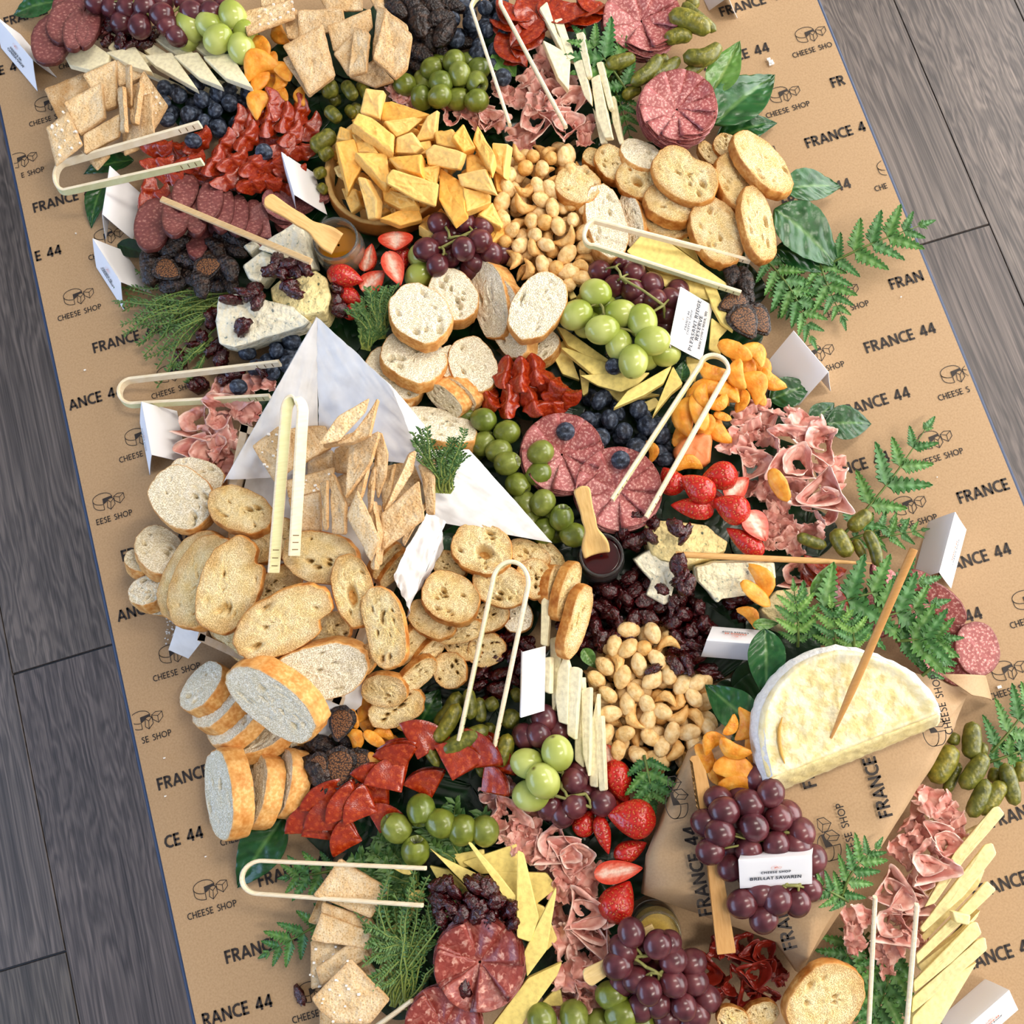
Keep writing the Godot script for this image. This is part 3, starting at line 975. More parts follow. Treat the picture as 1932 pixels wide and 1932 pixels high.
func berry_at(q: Vector2, h: float, label: String, group: String, key := "") -> void:
	var b = Basis(UP, rng.randf() * TAU) * Basis(Vector3.RIGHT, rng.randf_range(0.0, 1.7))
	var o = solo("blueberry", blueberry_mesh(), M.blueberry, Transform3D((Basis(UP, rng.randf() * TAU) * b).scaled(Vector3.ONE * rng.randf_range(0.88, 1.12)), at(q, h)), label, "blueberry", group)
	if key != "": rank(key, o, label, "blueberry", group)

func cran_at(q: Vector2, h: float, label: String, group: String) -> void:
	var k = rng.randi() % 4
	var mesh = lump("cranberry%d" % k, 0.0088, 0.0034 + 0.0006 * k, 0.0058, 0.34, 1.9, k * 5.0, ["ffd0d0", "ffffff"], 16, 10, 0.25 * (k % 2))
	solo("dried_cranberry", mesh, M.cranberry, Transform3D(any_turn().scaled(Vector3.ONE * rng.randf_range(0.85, 1.2)), at(q, h)), label, "cranberry", group)

# olive: an oval with the hole left by its stone at one end; dir is the image angle the hole points to, lift how far it looks up
func olive(key: String, look: String, group: String, x: float, y: float, h: float, deg: float, lift: float, size := 1.0) -> void:
	var k = int(absf(x + y)) % 3
	var mesh = share("olive%d" % k, func():
		var tint = K(["ffffff", "f0f4d8", "dce8c8"][k])
		return blob(22, 22, func(d: Vector3):
			var ang = acos(clampf(d.x, -1, 1))
			var e = Vector3(d.x * 1.16, d.y * (1.0 - 0.08 * d.x), d.z * (1.0 - 0.08 * d.x))
			if ang < 0.36: e *= 0.55
			return e * 0.0098 * (1.0 + 0.03 * nz(d.x * 2.0 + k, d.y * 2.0, d.z * 2.0)), func(d: Vector3, _q): return tint if d.x < 0.94 else tint * K("6a6a40")))
	var xf = frame(w2(x, y), h * 0.001, deg, 0.0, lift)
	var o = part(self, "olive", mesh, M.olive, Transform3D(xf.basis.scaled(Vector3.ONE * size), xf.origin))
	rank(key, o, look, "olive", group)

# pickled gherkin from end to end, bowed sideways by bend (measured units)
func pickle(key: String, look: String, group: String, a: Array) -> void:
	var p1 = w2(a[0], a[1])
	var p2 = w2(a[2], a[3])
	var h: float = a[4] * 0.001
	var m = (p1 + p2) / 2.0
	var s = px(m, h)
	var r: float = a[5] / zn.z * s
	var bend: float = (a[6] if a.size() > 6 else 0.0) / zn.z * s
	var h2: float = (a[7] if a.size() > 7 else a[4]) * 0.001
	var A = at(p1, h)
	var B = at(p2, h2)
	var mid = (A + B) / 2
	var dir = (B - A).normalized()
	var side = dir.cross(UP).normalized()
	var pts = []
	var rr = []
	var n = 14
	for k in n + 1:
		var t = float(k) / n
		pts.append((A - mid).lerp(B - mid, t) + side * bend * sin(PI * t))
		rr.append(0.90 * r * pow(maxf(0.0, 1.0 - pow(absf(t * 2 - 1), 5.0)), 0.5) * (0.80 + 0.22 * sin(PI * (0.15 + t * 0.8))) * (1.0 + 0.05 * nz(t * 4.0, p1.x)) + 0.0004)
	var sd = p1.x
	var yellow = clampf(0.45 + 0.9 * sin(sd * 1.7), 0.0, 1.0)
	var c1 = K("c8ccb0").lerp(K("fff4b8"), yellow)
	var c2 = K("ffffe0")
	var o = Geo.new()
	tube(o, pts, rr, 16, func(t, ph): return c1.lerp(c2, clampf(0.3 + 0.6 * nz(t * 3.0 + sd, ph * 0.6, 1.0), 0.0, 1.0)))
	var node = part(self, "gherkin", o.done(), M.pickle, Transform3D(Basis(), mid))
	rank(key, node, look, "pickle", group)

# a bunch of grapes: berries as parts on a branching stalk. list: x, y, height, red 0 / green 1
func grapes(called: String, label: String, list: Array, stalk: Array, hs: float, r_red := 0.0098, r_green := 0.0118) -> void:
	var c = Vector2.ZERO
	for g in list: c += w2(g[0], g[1])
	c /= list.size()
	var node = thing(called, Transform3D(Basis(), at(c, hs * 0.001)))
	tag(node, label, "grapes")
	var inv = node.transform.affine_inverse()
	var pts = []
	for k in range(0, stalk.size(), 2): pts.append(inv * at(w2(stalk[k], stalk[k + 1]), hs * 0.001 + 0.003))
	var st = Geo.new()
	for g in list:
		var green: bool = g.size() > 3 and g[3] == 1
		var q = at(w2(g[0], g[1]), g[2] * 0.001)
		var mesh = share("grape_green" if green else "grape_red", func():
			return blob(22, 16, func(d: Vector3):
				var e = Vector3(d.x, d.y * (1.20 if green else 1.10), d.z)
				if d.y > 0.985: e *= 0.95
				return e, func(d: Vector3, _q): return Color.WHITE.lerp(K("e0e8b8") if green else K("ffd8d8"), smoothstep(0.2, 1.0, d.y)) if d.y > -0.985 else K("806050")))
		var r: float = (r_green if green else r_red) * rng.randf_range(0.93, 1.07)
		var to = Vector3(rng.randf_range(-1, 1), rng.randf_range(0.1, 1.0), rng.randf_range(-1, 1)).normalized()
		var local = inv * q
		if pts.size() > 0:
			var best: Vector3 = pts[0]
			for e in pts:
				if e.distance_to(local) < best.distance_to(local): best = e
			if best.distance_to(local) > r: to = (best - local).normalized()
			if best.distance_to(local) < 0.05: tube(st, [local + to * r * 0.9, local.lerp(best, 0.55) + Vector3(0, 0.002, 0), best], [0.0008, 0.0008, 0.0011], 6, white)
		var ax = to.cross(Vector3(0.3, 0.2, 0.9)).normalized()
		part(node, "grape", mesh, U("grape_green" if green else "grape_red", 0.010), Transform3D(Basis(ax, to, ax.cross(to)).scaled(Vector3.ONE * r), local))
	if pts.size() > 1:
		for k in pts.size() - 1: tube(st, [pts[k], (pts[k] + pts[k + 1]) / 2 + Vector3(0.001, 0.001, 0), pts[k + 1]], [0.0013, 0.0011, 0.0013], 7, white)
	if st.v.size(): part(node, "stalk", st.done(), M.stalk)

# strawberry pieces: kind 0 half showing its skin, 1 half or wedge showing the cut face
func strawberry(key: String, look: String, a: Array, kind: int) -> void:
	var c = w2(a[0], a[1])
	var h: float = a[2] * 0.001
	var s = px(c, h)
	var l: float = a[3] / zn.z * s
	var w: float = a[4] / zn.z * s
	var sd = fmod(c.x, 31.0)
	var xf = frame(c, h, a[5], a[6] if a.size() > 6 else 0.0, a[7] if a.size() > 7 else 0.0)
	var node = thing("strawberry", xf)
	var prof = func(t: float) -> float: return pow(sin(PI * pow(t, 0.72)), 0.75) * (1.0 - 0.12 * t)
	var skin = Geo.new()
	var nu = 18
	var nv = 16
	var c1 = K("ffffff")
	var tip = K("f4b8a0")
	for b in nv + 1:
		var t = clampf(float(b) / nv, 0.01, 0.99)
		for k in nu + 1:
			var ph = PI * k / nu
			var r: float = prof.call(t) * w * 0.5 * (1.0 + 0.04 * nz(t * 3.0 + sd, ph * 2.0))
			var y = sin(ph) * r * 0.92
			skin.p(Vector3((0.5 - t) * l * -1.0, y if kind == 0 else -y, cos(ph) * r), c1.lerp(tip, smoothstep(0.22, 0.0, t) * 0.8))
	for b in nv:
		if kind == 0: skin.ring_join((b + 1) * (nu + 1), b * (nu + 1), nu + 1, false)
		else: skin.ring_join(b * (nu + 1), (b + 1) * (nu + 1), nu + 1, false)
	part(node, "skin", skin.done(), M.berry_skin)
	var fl = Geo.new()
	for b in nv + 1:
		var t = clampf(float(b) / nv, 0.01, 0.99)
		for k in 13:
			var e = lerpf(-1.0, 1.0, k / 12.0)
			var r: float = prof.call(t) * w * 0.5 * 0.995
			var deep = clampf(absf(e) * 1.0 + 0.25 * nz(t * 8.0 + sd, e * 3.0), 0.0, 1.0)
			var col = K("f8d8c4").lerp(K("ee8468"), smoothstep(0.0, 0.5, deep)).lerp(K("d63a1c"), smoothstep(0.38, 0.85, maxf(deep, absf(t - 0.45) * 1.6)))
			fl.p(Vector3((t - 0.5) * l, (0.0006 * nz(t * 9.0, e * 3.0, sd) - 0.0008 * exp(-pow(e / 0.15, 2))) * (1.0 - absf(e)) - (0.0 if kind == 1 else 0.0), e * r), col)
	for b in nv:
		if kind == 1: fl.ring_join((b + 1) * 13, b * 13, 13, false)
		else: fl.ring_join(b * 13, (b + 1) * 13, 13, false)
	part(node, "cut_face", fl.done(), M.berry_flesh)
	rank(key, node, look, "strawberry", "strawberry pieces")

func apricot(key: String, look: String, group: String, a: Array) -> void:
	var c = w2(a[0], a[1])
	var h: float = a[2] * 0.001
	var k = int(absf(c.x * 3.0 + c.y)) % 5
	var mesh = lump("apricot%d" % k, 0.5, 0.09 + 0.02 * (k % 3), 0.23 + 0.02 * k, 0.08, 1.3, k * 4.0 + 1.0, ["ffffff", "ffe4c0"], 20, 14, [0.0, 0.5, -0.4, 0.25, 0.7][k])
	var s: float = a[3] / zn.z * px(c, h)
	var xf = frame(c, h, a[4], a[5] if a.size() > 5 else 0.0, a[6] if a.size() > 6 else 0.0)
	var o = part(self, "dried_apricot", mesh, U("apricot", 0.03), Transform3D(xf.basis.scaled(Vector3.ONE * s), xf.origin))
	rank(key, o, look, "apricot", group)

func fig(key: String, look: String, group: String, a: Array, cut := false) -> void:
	var c = w2(a[0], a[1])
	var h: float = a[2] * 0.001
	var k = int(absf(c.x * 2.0 + c.y)) % 4
	var s: float = a[3] / zn.z * px(c, h)
	var xf = frame(c, h, a[4], a[5] if a.size() > 5 else 0.0, a[6] if a.size() > 6 else 0.0)
	var t = Transform3D(xf.basis.scaled(Vector3.ONE * s), xf.origin)
	if cut:
		var node = thing("dried_fig", t)
		part(node, "skin", share("fig_half%d" % (k % 2), func():
			return blob(20, 14, func(d: Vector3):
				var w = 0.36 * (1.0 - 0.45 * d.x)
				var r = 1.0 + 0.10 * nz(d.x * 3.0 + k, d.y * 3.0, d.z * 3.0)
				return Vector3(d.x * 0.5, (d.y * 0.26 if d.y < 0 else d.y * 0.03), d.z * w) * r, white)), U("fig", 0.03))
		part(node, "seeds", share("fig_seeds", func():
			return blob(18, 8, func(d: Vector3): return Vector3(d.x * 0.40 + 0.02, 0.035 + d.y * 0.02 + 0.01 * nz(d.x * 9.0, d.z * 9.0), d.z * 0.28 * (1.0 - 0.45 * d.x)), white)), U("fig_seed", 0.03))
		rank(key, node, look, "fig", group)
	else:
		var mesh = lump("fig%d" % k, 0.5, 0.24, 0.29, 0.13, 1.9, k * 6.0 + 2.0, ["ffffff", "d8d4e4"], 22, 16, 0.2 * (k % 2), 0.1)
		rank(key, part(self, "dried_fig", mesh, U("fig", 0.03), t), look, "fig", group)

# ---- cured meats
func folded(key: String, quarter: bool, sd: int, open := 0.5) -> Mesh:      # a round slice of radius 1 folded once or twice; the fold runs along x, point at the origin
	return share("%s%d%s" % [key, sd, quarter], func():
		var o = Geo.new()
		var n = 0
		shell(o, 40, 10, func(u, v):
			var t: float = u * TAU
			var rho: float = 0.015 + 0.985 * v
			var x = cos(t) * rho
			var z = sin(t) * rho
			var r = 0.07
			var s = sqrt(z * z + r * r) - r
			var lay_a = z / sqrt(z * z + r * r)
			var y = lay_a * s * sin(open * 0.5) + 0.012 * lay_a
			var zz = s * cos(open * 0.5)
			if quarter:
				var s2 = sqrt(x * x + r * r) - r
				var lb = x / sqrt(x * x + r * r)
				y = y * 0.6 + lb * (s2 * sin(open * 0.35) + 0.02)
				x = s2
			y += 0.05 * nz(x * 2.2 + sd * 3.0, zz * 2.2, sd) + 0.04 * v * v * nz(t * 1.1 + sd, v, 2.0)
			return Vector3(x, y, zz), 0.022, func(_u, v, _s): return Color.WHITE.lerp(K("c09080"), smoothstep(0.92, 1.0, v) * 0.6))
		return o.done())

func tented(k: int) -> Mesh:      # a round slice folded over a ridge that runs along x, its two halves hanging down
	return share("tented%d" % k, func():
		var o = Geo.new()
		shell(o, 44, 10, func(u, v):
			var t: float = u * TAU
			var rho: float = 0.015 + 0.985 * v
			var x = cos(t) * rho
			var z = sin(t) * rho
			var s = sqrt(z * z + 0.012) - 0.11
			var y = 0.42 - s * (0.62 + 0.12 * sin(k * 2.0)) + 0.10 * sin(x * 5.0 + k) * s + 0.06 * nz(x * 2.0 + k * 5.0, z * 2.0, k)
			return Vector3(x * (1.0 - 0.1 * v), y, z * (0.50 + 0.10 * nz(x * 2.0, k)) + 0.08 * sin(x * 3.0 + k)), 0.022, func(_u, v, _s): return Color.WHITE.lerp(K("c08060"), smoothstep(0.93, 1.0, v) * 0.5))
		return o.done())

func meat(called: String, key: String, look: String, cat: String, group: String, mesh: Mesh, m: Material, a: Array) -> void:   # x y h size deg tilt roll
	var c = w2(a[0], a[1])
	var h: float = a[2] * 0.001
	var s: float = a[3] / zn.z * px(c, h)
	var xf = frame(c, h, a[4], a[5] if a.size() > 5 else 0.0, a[6] if a.size() > 6 else 0.0)
	var o = part(self, called, mesh, U(m.resource_name, 0.05 if called == "ham_slice" else 0.032), Transform3D(xf.basis.scaled(Vector3.ONE * s), xf.origin))
	if key == "": tag(o, look, cat, group)
	else: rank(key, o, look, cat, group)

func rosette(x: float, y: float, h: float, radius: float, n: int, m: Material, look: String, group: String, turn := 0.0, lean := 20.0) -> void:
	var c = w2(x, y)
	for k in n:
		var deg = turn + 360.0 * k / n
		var xf = frame(c, h * 0.001, deg, 0.0, 0.0)
		var s = radius / zn.z * px(c, h * 0.001)
		var b = xf.basis * Basis(Vector3.UP, deg_to_rad(45.0)) * Basis(Vector3.RIGHT, deg_to_rad(0.0))
		# the sector's middle runs along +x; each leans on its neighbour
		var mid = xf.basis * Basis(Vector3.RIGHT, deg_to_rad(-lean)) * Basis(Vector3.UP, deg_to_rad(45.0))
		b = mid
		var o = part(self, "salami_slice", folded("salami_quarter", true, k % 4, 0.34), U(m.resource_name, 0.037), Transform3D(b.scaled(Vector3(s, s * 0.9, s)), xf.origin + xf.basis.x * s * 0.03))
		tag(o, look, "salami", group)
	# the slices underneath that close the round
	for k in 3:
		var xf = frame(c, h * 0.001 - 0.007 - 0.003 * k, turn + 40.0 * k)
		var s = radius / zn.z * px(c, h * 0.001) * 0.97
		var disc = share("salami_round", func():
			var o = Geo.new()
			shell(o, 40, 8, func(u, v): return Vector3(cos(u * TAU) * (0.02 + 0.98 * v), 0.04 * nz(cos(u * TAU) * 2.0 * v, sin(u * TAU) * 2.0 * v), sin(u * TAU) * (0.02 + 0.98 * v)), 0.05, white)
			return o.done())
		var o = part(self, "salami_slice", disc, U(m.resource_name, 0.037), Transform3D(xf.basis.scaled(Vector3.ONE * s), xf.origin))
		tag(o, look, "salami", group)

func round_slice(called: String, key: String, look: String, group: String, m: Material, a: Array, th := 0.0045) -> void:     # x y h L S deg tilt: a disc seen as an oval
	var c = w2(a[0], a[1])
	var u = Vector2.from_angle(deg_to_rad(a[5]))
	var v = u.orthogonal() * -1.0
	var pp = PackedVector2Array()
	var sd = c.x
	for k in 36:
		var t = TAU * k / 36
		var r = 1.0 + 0.035 * nz(cos(t) * 1.5 + sd, sin(t) * 1.5)
		pp.append(c + u * cos(t) * a[3] * 0.5 / zn.z * r + v * sin(t) * a[4] * 0.5 / zn.z * r)
	var res = lay(pp, a[2] * 0.001, a[5], a[6] if a.size() > 6 else 0.0)
	var mesh = slab(res[1], th, 0.0008, 5, func(q: Vector2, _r): return 0.0007 * nz(q.x * 120.0, q.y * 120.0, sd), func(_q, rho, s): return Color.WHITE.lerp(K("805040"), smoothstep(0.9, 1.0, rho) * 0.7 + (0.2 if s == 1 else 0.0)))
	rank(key, part(self, called, mesh, m, res[0]), look, "salami", group)

func ham_mesh(k: int) -> Mesh:
	return share("ham%d" % k, func():
		var o = Geo.new()
		var fat = K("fbe6dc")
		var lean = K("d39288")
		var lean2 = K("efc6ba")
		if k < 5:      # gathered ruffle standing on its edge
			var turns = 2.2 + 0.5 * k
			shell(o, 72, 9, func(u, v):
				var a: float = u * turns * TAU
				var rr: float = (0.10 + 0.36 * u) * (0.55 + 0.65 * v)
				var wob = nz(u * 5.0 + k * 7.0, v * 1.2, k)
				var base = Vector3(cos(a * 0.42 + k) * rr, 0, sin(a * 0.42 + k) * rr)
				base += Vector3(cos(a * 0.9), 0, sin(a * 0.75)) * (0.03 + 0.12 * v)
				return base + Vector3(0.05 * wob, v * 0.36 * (0.75 + 0.35 * wob) + 0.06 * nz(u * 8.0, k), 0.05 * nz(u * 6.0, v, 4.0 + k)), 0.016, func(u, v, _s): return lean.lerp(lean2, clampf(0.5 + nz(u * 4.0, v * 2.0, k), 0.0, 1.0)).lerp(fat, smoothstep(0.80, 0.97, v + 0.22 * nz(u * 7.0, k))))
		else:          # a thin strip laid in soft waves
			var waves = 1.6 + 0.5 * (k % 4)
			shell(o, 64, 12, func(u, v):
				var e: float = v - 0.5
				var ph: float = u * waves * TAU + e * (1.2 + 0.4 * (k % 3)) + 1.1 * nz(u * 2.0 + k * 3.0, e * 1.5, k)
				var amp: float = 0.085 + 0.05 * nz(u * 1.5 + k, e, 9.0)
				var x: float = (u - 0.5) * 0.78 + 0.050 * sin(ph * 2.0 + 0.6) + 0.05 * nz(e * 4.0, u * 2.0, k)
				var z: float = e * (0.46 + 0.12 * sin(u * 5.0 + k)) + 0.14 * nz(u * 1.8, k * 2.0, 7.0)
				var y: float = 0.10 + amp * sin(ph) + 0.12 * nz(u * 1.3 + k, e * 1.6, 3.0) + 0.012 * nz(u * 12.0, e * 9.0, k)
				return Vector3(x, y, z + 0.012 * nz(u * 20.0, v * 2.0, k)), 0.013, func(u, v, _s): return lean.lerp(lean2, clampf(0.5 + nz(u * 3.0, v * 3.0, k), 0.0, 1.0)).lerp(fat, smoothstep(0.82, 0.95, absf(v * 2.0 - 1.0) * (0.9 if v < 0.5 else 1.0) + 0.14 * nz(u * 8.0, k))))
		return o.done())

func ham(key: String, look: String, group: String, a: Array, kind: int, m: Material = null) -> void:
	meat("ham_slice", key, look, "ham", group, ham_mesh(kind), m if m else M.ham, a)

# ---- leaves
func leaf_mesh(k: int) -> Mesh:       # length 1 along x, rib in the middle
	return share("leaf%d" % k, func():
		var o = Geo.new()
		var deep = K(["1d5428", "276030", "6a9648", "12321a"][k % 4])
		var rib = K(["7fa860", "8fb070", "c8d890", "2c5a34"][k % 4])
		shell(o, 26, 14, func(u, v):
			var e: float = v * 2.0 - 1.0
			var w: float = 0.30 * pow(sin(PI * pow(clampf(u, 0.002, 0.998), 0.80)), 0.85) * (1.0 - 0.35 * u)
			var y = 0.10 * absf(e) * w * 2.2 + (0.10 * sin(u * 2.6 + k) - 0.06 * u * u + 0.018 * nz(u * 5.0, e * 2.0, k) if k < 3 else 0.01 * sin(u * 2.6) + 0.01)
			y += 0.006 * sin(u * 44.0 - absf(e) * 9.0)
			return Vector3(u, y, e * w), 0.006, func(u, v, _s):
				var e: float = absf(v * 2.0 - 1.0)
				var vein = maxf(exp(-pow(e / 0.045, 2)), 0.22 * smoothstep(0.86, 1.0, sin(u * 44.0 - e * 9.0)))
				return deep.lerp(rib, vein * 0.5))
		return o.done())

func leaf(label: String, a: Array, k: int, wide := 1.0) -> void:      # from stalk to tip: x1 y1 x2 y2 h1 h2 tilt
	var A = at(w2(a[0], a[1]), a[4] * 0.001)
	var B = at(w2(a[2], a[3]), a[5] * 0.001)
	var ex = (B - A)
	var l = ex.length()
	ex /= l
	var ez = ex.cross(UP).normalized()
	var b = Basis(ex, ez.cross(ex), ez) * Basis(Vector3.RIGHT, deg_to_rad(a[6] if a.size() > 6 else 0.0))
	var o = part(self, "leaf", leaf_mesh(k), U("leaf", 0.05), Transform3D(b * Basis.from_scale(Vector3(l, l, l * wide)), A))
	tag(o, label, "leaf", "greens tucked under the food")

func pinna_mesh(k: int) -> Mesh:
	return share("pinna%d" % k, func():
		var o = Geo.new()
		var c1 = K(["44763c", "588842", "7aa650"][k % 3])
		var c2 = K(["6a9c62", "80a862", "a0c070"][k % 3])
		shell(o, 48, 6, func(u, v):
			var e: float = v * 2.0 - 1.0
			var w: float = 0.25 * pow(clampf(1.0 - u, 0.0, 1.0), 0.62) * smoothstep(0.0, 0.10, u + 0.03) + 0.004
			var tooth = 1.0 - 0.62 * pow(absf(fposmod(u * 8.0 - absf(e) * 0.7, 1.0) * 2.0 - 1.0), 2.0) * absf(e)
			return Vector3(u + 0.10 * absf(e) * (1.0 - u), 0.05 * absf(e) - 0.10 * u * u + 0.01 * sin(u * 30.0), e * w * tooth), 0.010, func(u, v, _s): return c1.lerp(c2, exp(-pow((v * 2.0 - 1.0) / 0.10, 2)) * 0.8 + 0.2 * u))
		return o.done())

# a fern frond: a rib with leaflets down both sides, each its own piece. x1 y1 x2 y2 h1 h2 bend
func fern(label: String, a: Array, n: int, breadth: float, k := 0, parent: Node3D = null) -> void:
	var A = at(w2(a[0], a[1]), a[4] * 0.001)
	var B = at(w2(a[2], a[3]), a[5] * 0.001)
	var dir = B - A
	var l = dir.length()
	var ex = dir / l
	var ez = ex.cross(UP).normalized()
	var ey = ez.cross(ex)
	var node = parent
	if node == null:
		node = thing("fern_frond", Transform3D(Basis(ex, ey, ez), A))
		tag(node, label, "fern", "fern fronds among the food")
	var bend: float = (a[6] if a.size() > 6 else 0.0) / zn.z * px(w2(a[0], a[1]), 0.02)
	var o = Geo.new()
	var pts = []
	var rr = []
	for s in 13:
		var t = s / 12.0
		pts.append(Vector3(l * t, 0.006 * sin(PI * t), bend * sin(PI * t)))
		rr.append(lerpf(0.0013, 0.0004, t))
	tube(o, pts, rr, 6, func(_t, _p): return K("6a7a3a"))
	part(node, "rib", o.done(), M.fern)
	var wid = breadth / zn.z * px(w2(a[0], a[1]), 0.02)
	n = maxi(5, int(n * 0.72))
	for s in n:
		var t = lerpf(0.10, 0.97, float(s) / (n - 1))
		var pos = Vector3(l * t, 0.006 * sin(PI * t), bend * sin(PI * t))
		var len = wid * pow(sin(PI * (0.18 + 0.80 * t)), 0.7) * rng.randf_range(0.9, 1.08)
		for side in [-1, 1]:
			var b = Basis(UP, -side * deg_to_rad(lerpf(62, 34, t))) * Basis(Vector3.BACK, rng.randf_range(-0.15, 0.25)) * Basis(Vector3.RIGHT, rng.randf_range(-0.2, 0.2))
			part(node, "leaflet", pinna_mesh(k + s % 2), U("fern", 0.02), Transform3D(b.scaled(Vector3.ONE * len), pos))
	var tb = Basis(Vector3.BACK, -0.1)
	part(node, "leaflet", pinna_mesh(k), U("fern", 0.02), Transform3D(tb.scaled(Vector3.ONE * wid * 0.5), Vector3(l * 0.97, 0, bend * 0.1)))

# thyme or parsley: thin stems with small leaves. centre, spread, stems, direction of growth
func herb(label: String, called: String, cat: String, a: Array, stems: int, spread: float, big := 1.0) -> void:   # x1 y1 x2 y2 h1 h2
	var A = at(w2(a[0], a[1]), a[4] * 0.001)
	var B = at(w2(a[2], a[3]), a[5] * 0.001)
	var dir = B - A
	var l = dir.length()
	var ex = dir / l
	var ez = ex.cross(UP).normalized()
	var node = thing(called, Transform3D(Basis(ex, ez.cross(ex), ez), A))
	tag(node, label, cat)
	var st = Geo.new()
	var lf = Geo.new()
	var green = K("3c6a34")
	var pale = K("a8b060")
	for s in stems:
		var off = rng.randf_range(-0.12, 0.12) * l
		var fan = rng.randf_range(-1, 1) * spread
		var reach = rng.randf_range(0.55, 1.05)
		var lift = rng.randf_range(0.0, 0.35)
		var pts = []
		var rr = []
		for k in 9:
			var t = k / 8.0
			pts.append(Vector3(l * reach * t, l * lift * sin(PI * t * 0.8) * 0.5, off + fan * l * pow(t, 1.3) + 0.05 * l * nz(t * 2.5 + s, s * 3.1) + 0.07 * l * sin(t * 5.0 + s * 2.0) * t))
			rr.append(lerpf(0.0009, 0.0005, t))
		tube(st, pts, rr, 5, func(t, _p): return pale.lerp(green, t * 0.6))
		for k in range(2, 26):
			var t = k / 26.0
			var fi = t * 8.0
			var q: Vector3 = pts[int(fi)].lerp(pts[mini(int(fi) + 1, 8)], fi - int(fi))
			for side in [-1, 1]:
				var d = Vector3(rng.randf_range(0.3, 0.9), rng.randf_range(-0.1, 0.6), side * rng.randf_range(0.5, 1.0)).normalized()
				var s2 = d.cross(UP).normalized()
				var ll = 0.0044 * big * rng.randf_range(0.6, 1.1) * (0.5 + 0.7 * t)
				var c = green.lerp(K("7c9a58"), rng.randf() * 0.7)
				var mid = q + d * ll * 0.5
				var up = s2.cross(d) * ll * 0.08
				var e = [lf.p(q, c), lf.p(mid + s2 * ll * 0.2 - up, c), lf.p(q + d * ll, c), lf.p(mid - s2 * ll * 0.2 - up, c), lf.p(mid + up, c)]
				lf.tri(e[4], e[0], e[1]); lf.tri(e[4], e[1], e[2]); lf.tri(e[4], e[2], e[3]); lf.tri(e[4], e[3], e[0])
	part(node, "stems", st.done(), M.herb)
	part(node, "leaves", lf.done(), M.herb).set_meta("kind", "stuff")

# ---- tools of bamboo and wood, cards, jars
func strip(o: Geo, pts: Array, across: Array, w: float, th: float, col: Callable) -> void:
	var m = pts.size()
	var rows = []
	for k in m:
		var t: Vector3 = (pts[mini(k + 1, m - 1)] - pts[maxi(k - 1, 0)]).normalized()
		var a: Vector3 = (across[k] - t * t.dot(across[k])).normalized()
		var n = t.cross(a).normalized()
		var f = minf(th * 0.3, w * 0.3)
		var r = []
		for s in [[1, 1, 1], [1, 1, 0], [-1, 1, 0], [-1, 1, 1], [-1, -1, 1], [-1, -1, 0], [1, -1, 0], [1, -1, 1]]:
			var aw: float = w / 2 - (0.0 if s[2] else f)
			var nw: float = th / 2 - (f if s[2] else 0.0)
			r.append(pts[k] + a * aw * s[0] + n * nw * s[1])
		rows.append(r)
	for e in 8:
		var e2 = (e + 1) % 8
		var first = o.v.size()
		for k in m:
			var c: Color = col.call(float(k) / (m - 1), e)
			o.p(rows[k][e], c)
			o.p(rows[k][e2], c)
		for k in m - 1: o.quad(first + k * 2, first + k * 2 + 1, first + k * 2 + 3, first + k * 2 + 2)
	for s in 2:
		var first = o.v.size()
		for e in 8: o.p(rows[0 if s == 0 else m - 1][e], col.call(float(s), 0))
		for e in range(1, 7):
			if s == 0: o.tri(first, first + e + 1, first + e)
			else: o.tri(first, first + e, first + e + 1)

# bamboo tongs, a strip bent to a U: tip, bend, tip (x y height each), width of the bend, lean 0 on its side .. 1 flat faces up
func tongs(label: String, t1: Array, bend: Array, t2: Array, lean := 0.35, w := 0.0078) -> void:
	var A = at(w2(t1[0], t1[1]), t1[2] * 0.001)
	var B = at(w2(bend[0], bend[1]), bend[2] * 0.001)
	var C = at(w2(t2[0], t2[1]), t2[2] * 0.001)
	var s1 = at(w2(bend[3], bend[4]), bend[2] * 0.001)     # where each arm leaves the bend
	var s2 = at(w2(bend[5], bend[6]), bend[2] * 0.001)
	var mid = (s1 + s2) / 2
	var node = thing("bamboo_tongs", Transform3D(Basis(), mid))
	tag(node, label, "tongs", "")
	var pts = []
	for k in 12: pts.append(A.lerp(s1, k / 11.0))
	var out = B - mid
	var half = (s1 - s2) / 2
	for k in range(1, 16):
		var a = PI * k / 16.0
		pts.append(mid + half * cos(a) + out * sin(a))
	for k in 12: pts.append(s2.lerp(C, k / 11.0))
	var plane = (s1 - mid).cross(out).normalized()
	if plane.y < 0: plane = -plane
	var across = []
	var q = []
	for e in pts:
		q.append(e - mid)
		across.append((plane + half.normalized() * lean + out.normalized() * 0.0))
	var o = Geo.new()
	var skin = K("dadcb0")
	var core = K("f8ecd2")
	strip(o, q, across, w, 0.0030, func(_t, e): return core if e != 1 and e != 5 else (skin if e == 1 else core.lerp(K("f8ead0"), 0.5)))
	part(node, "strip", o.done(), M.bamboo)
	for end in 2:
		var g = Geo.new()
		for k in 3:
			var t = 0.045 + 0.05 * k
			var c: Vector3 = ((A - mid).lerp(s1 - mid, t) if end == 0 else (C - mid).lerp(s2 - mid, t))
			var dir = ((s1 - A) if end == 0 else (s2 - C)).normalized()
			var aw: Vector3 = (across[0] - dir * dir.dot(across[0])).normalized()
			strip(g, [c - dir * 0.00035, c + dir * 0.00035], [aw, aw], w * 0.72, 0.0034, func(_a, _b): return K("7a6444"))
		part(node, "notches", g.done(), M.bamboo)

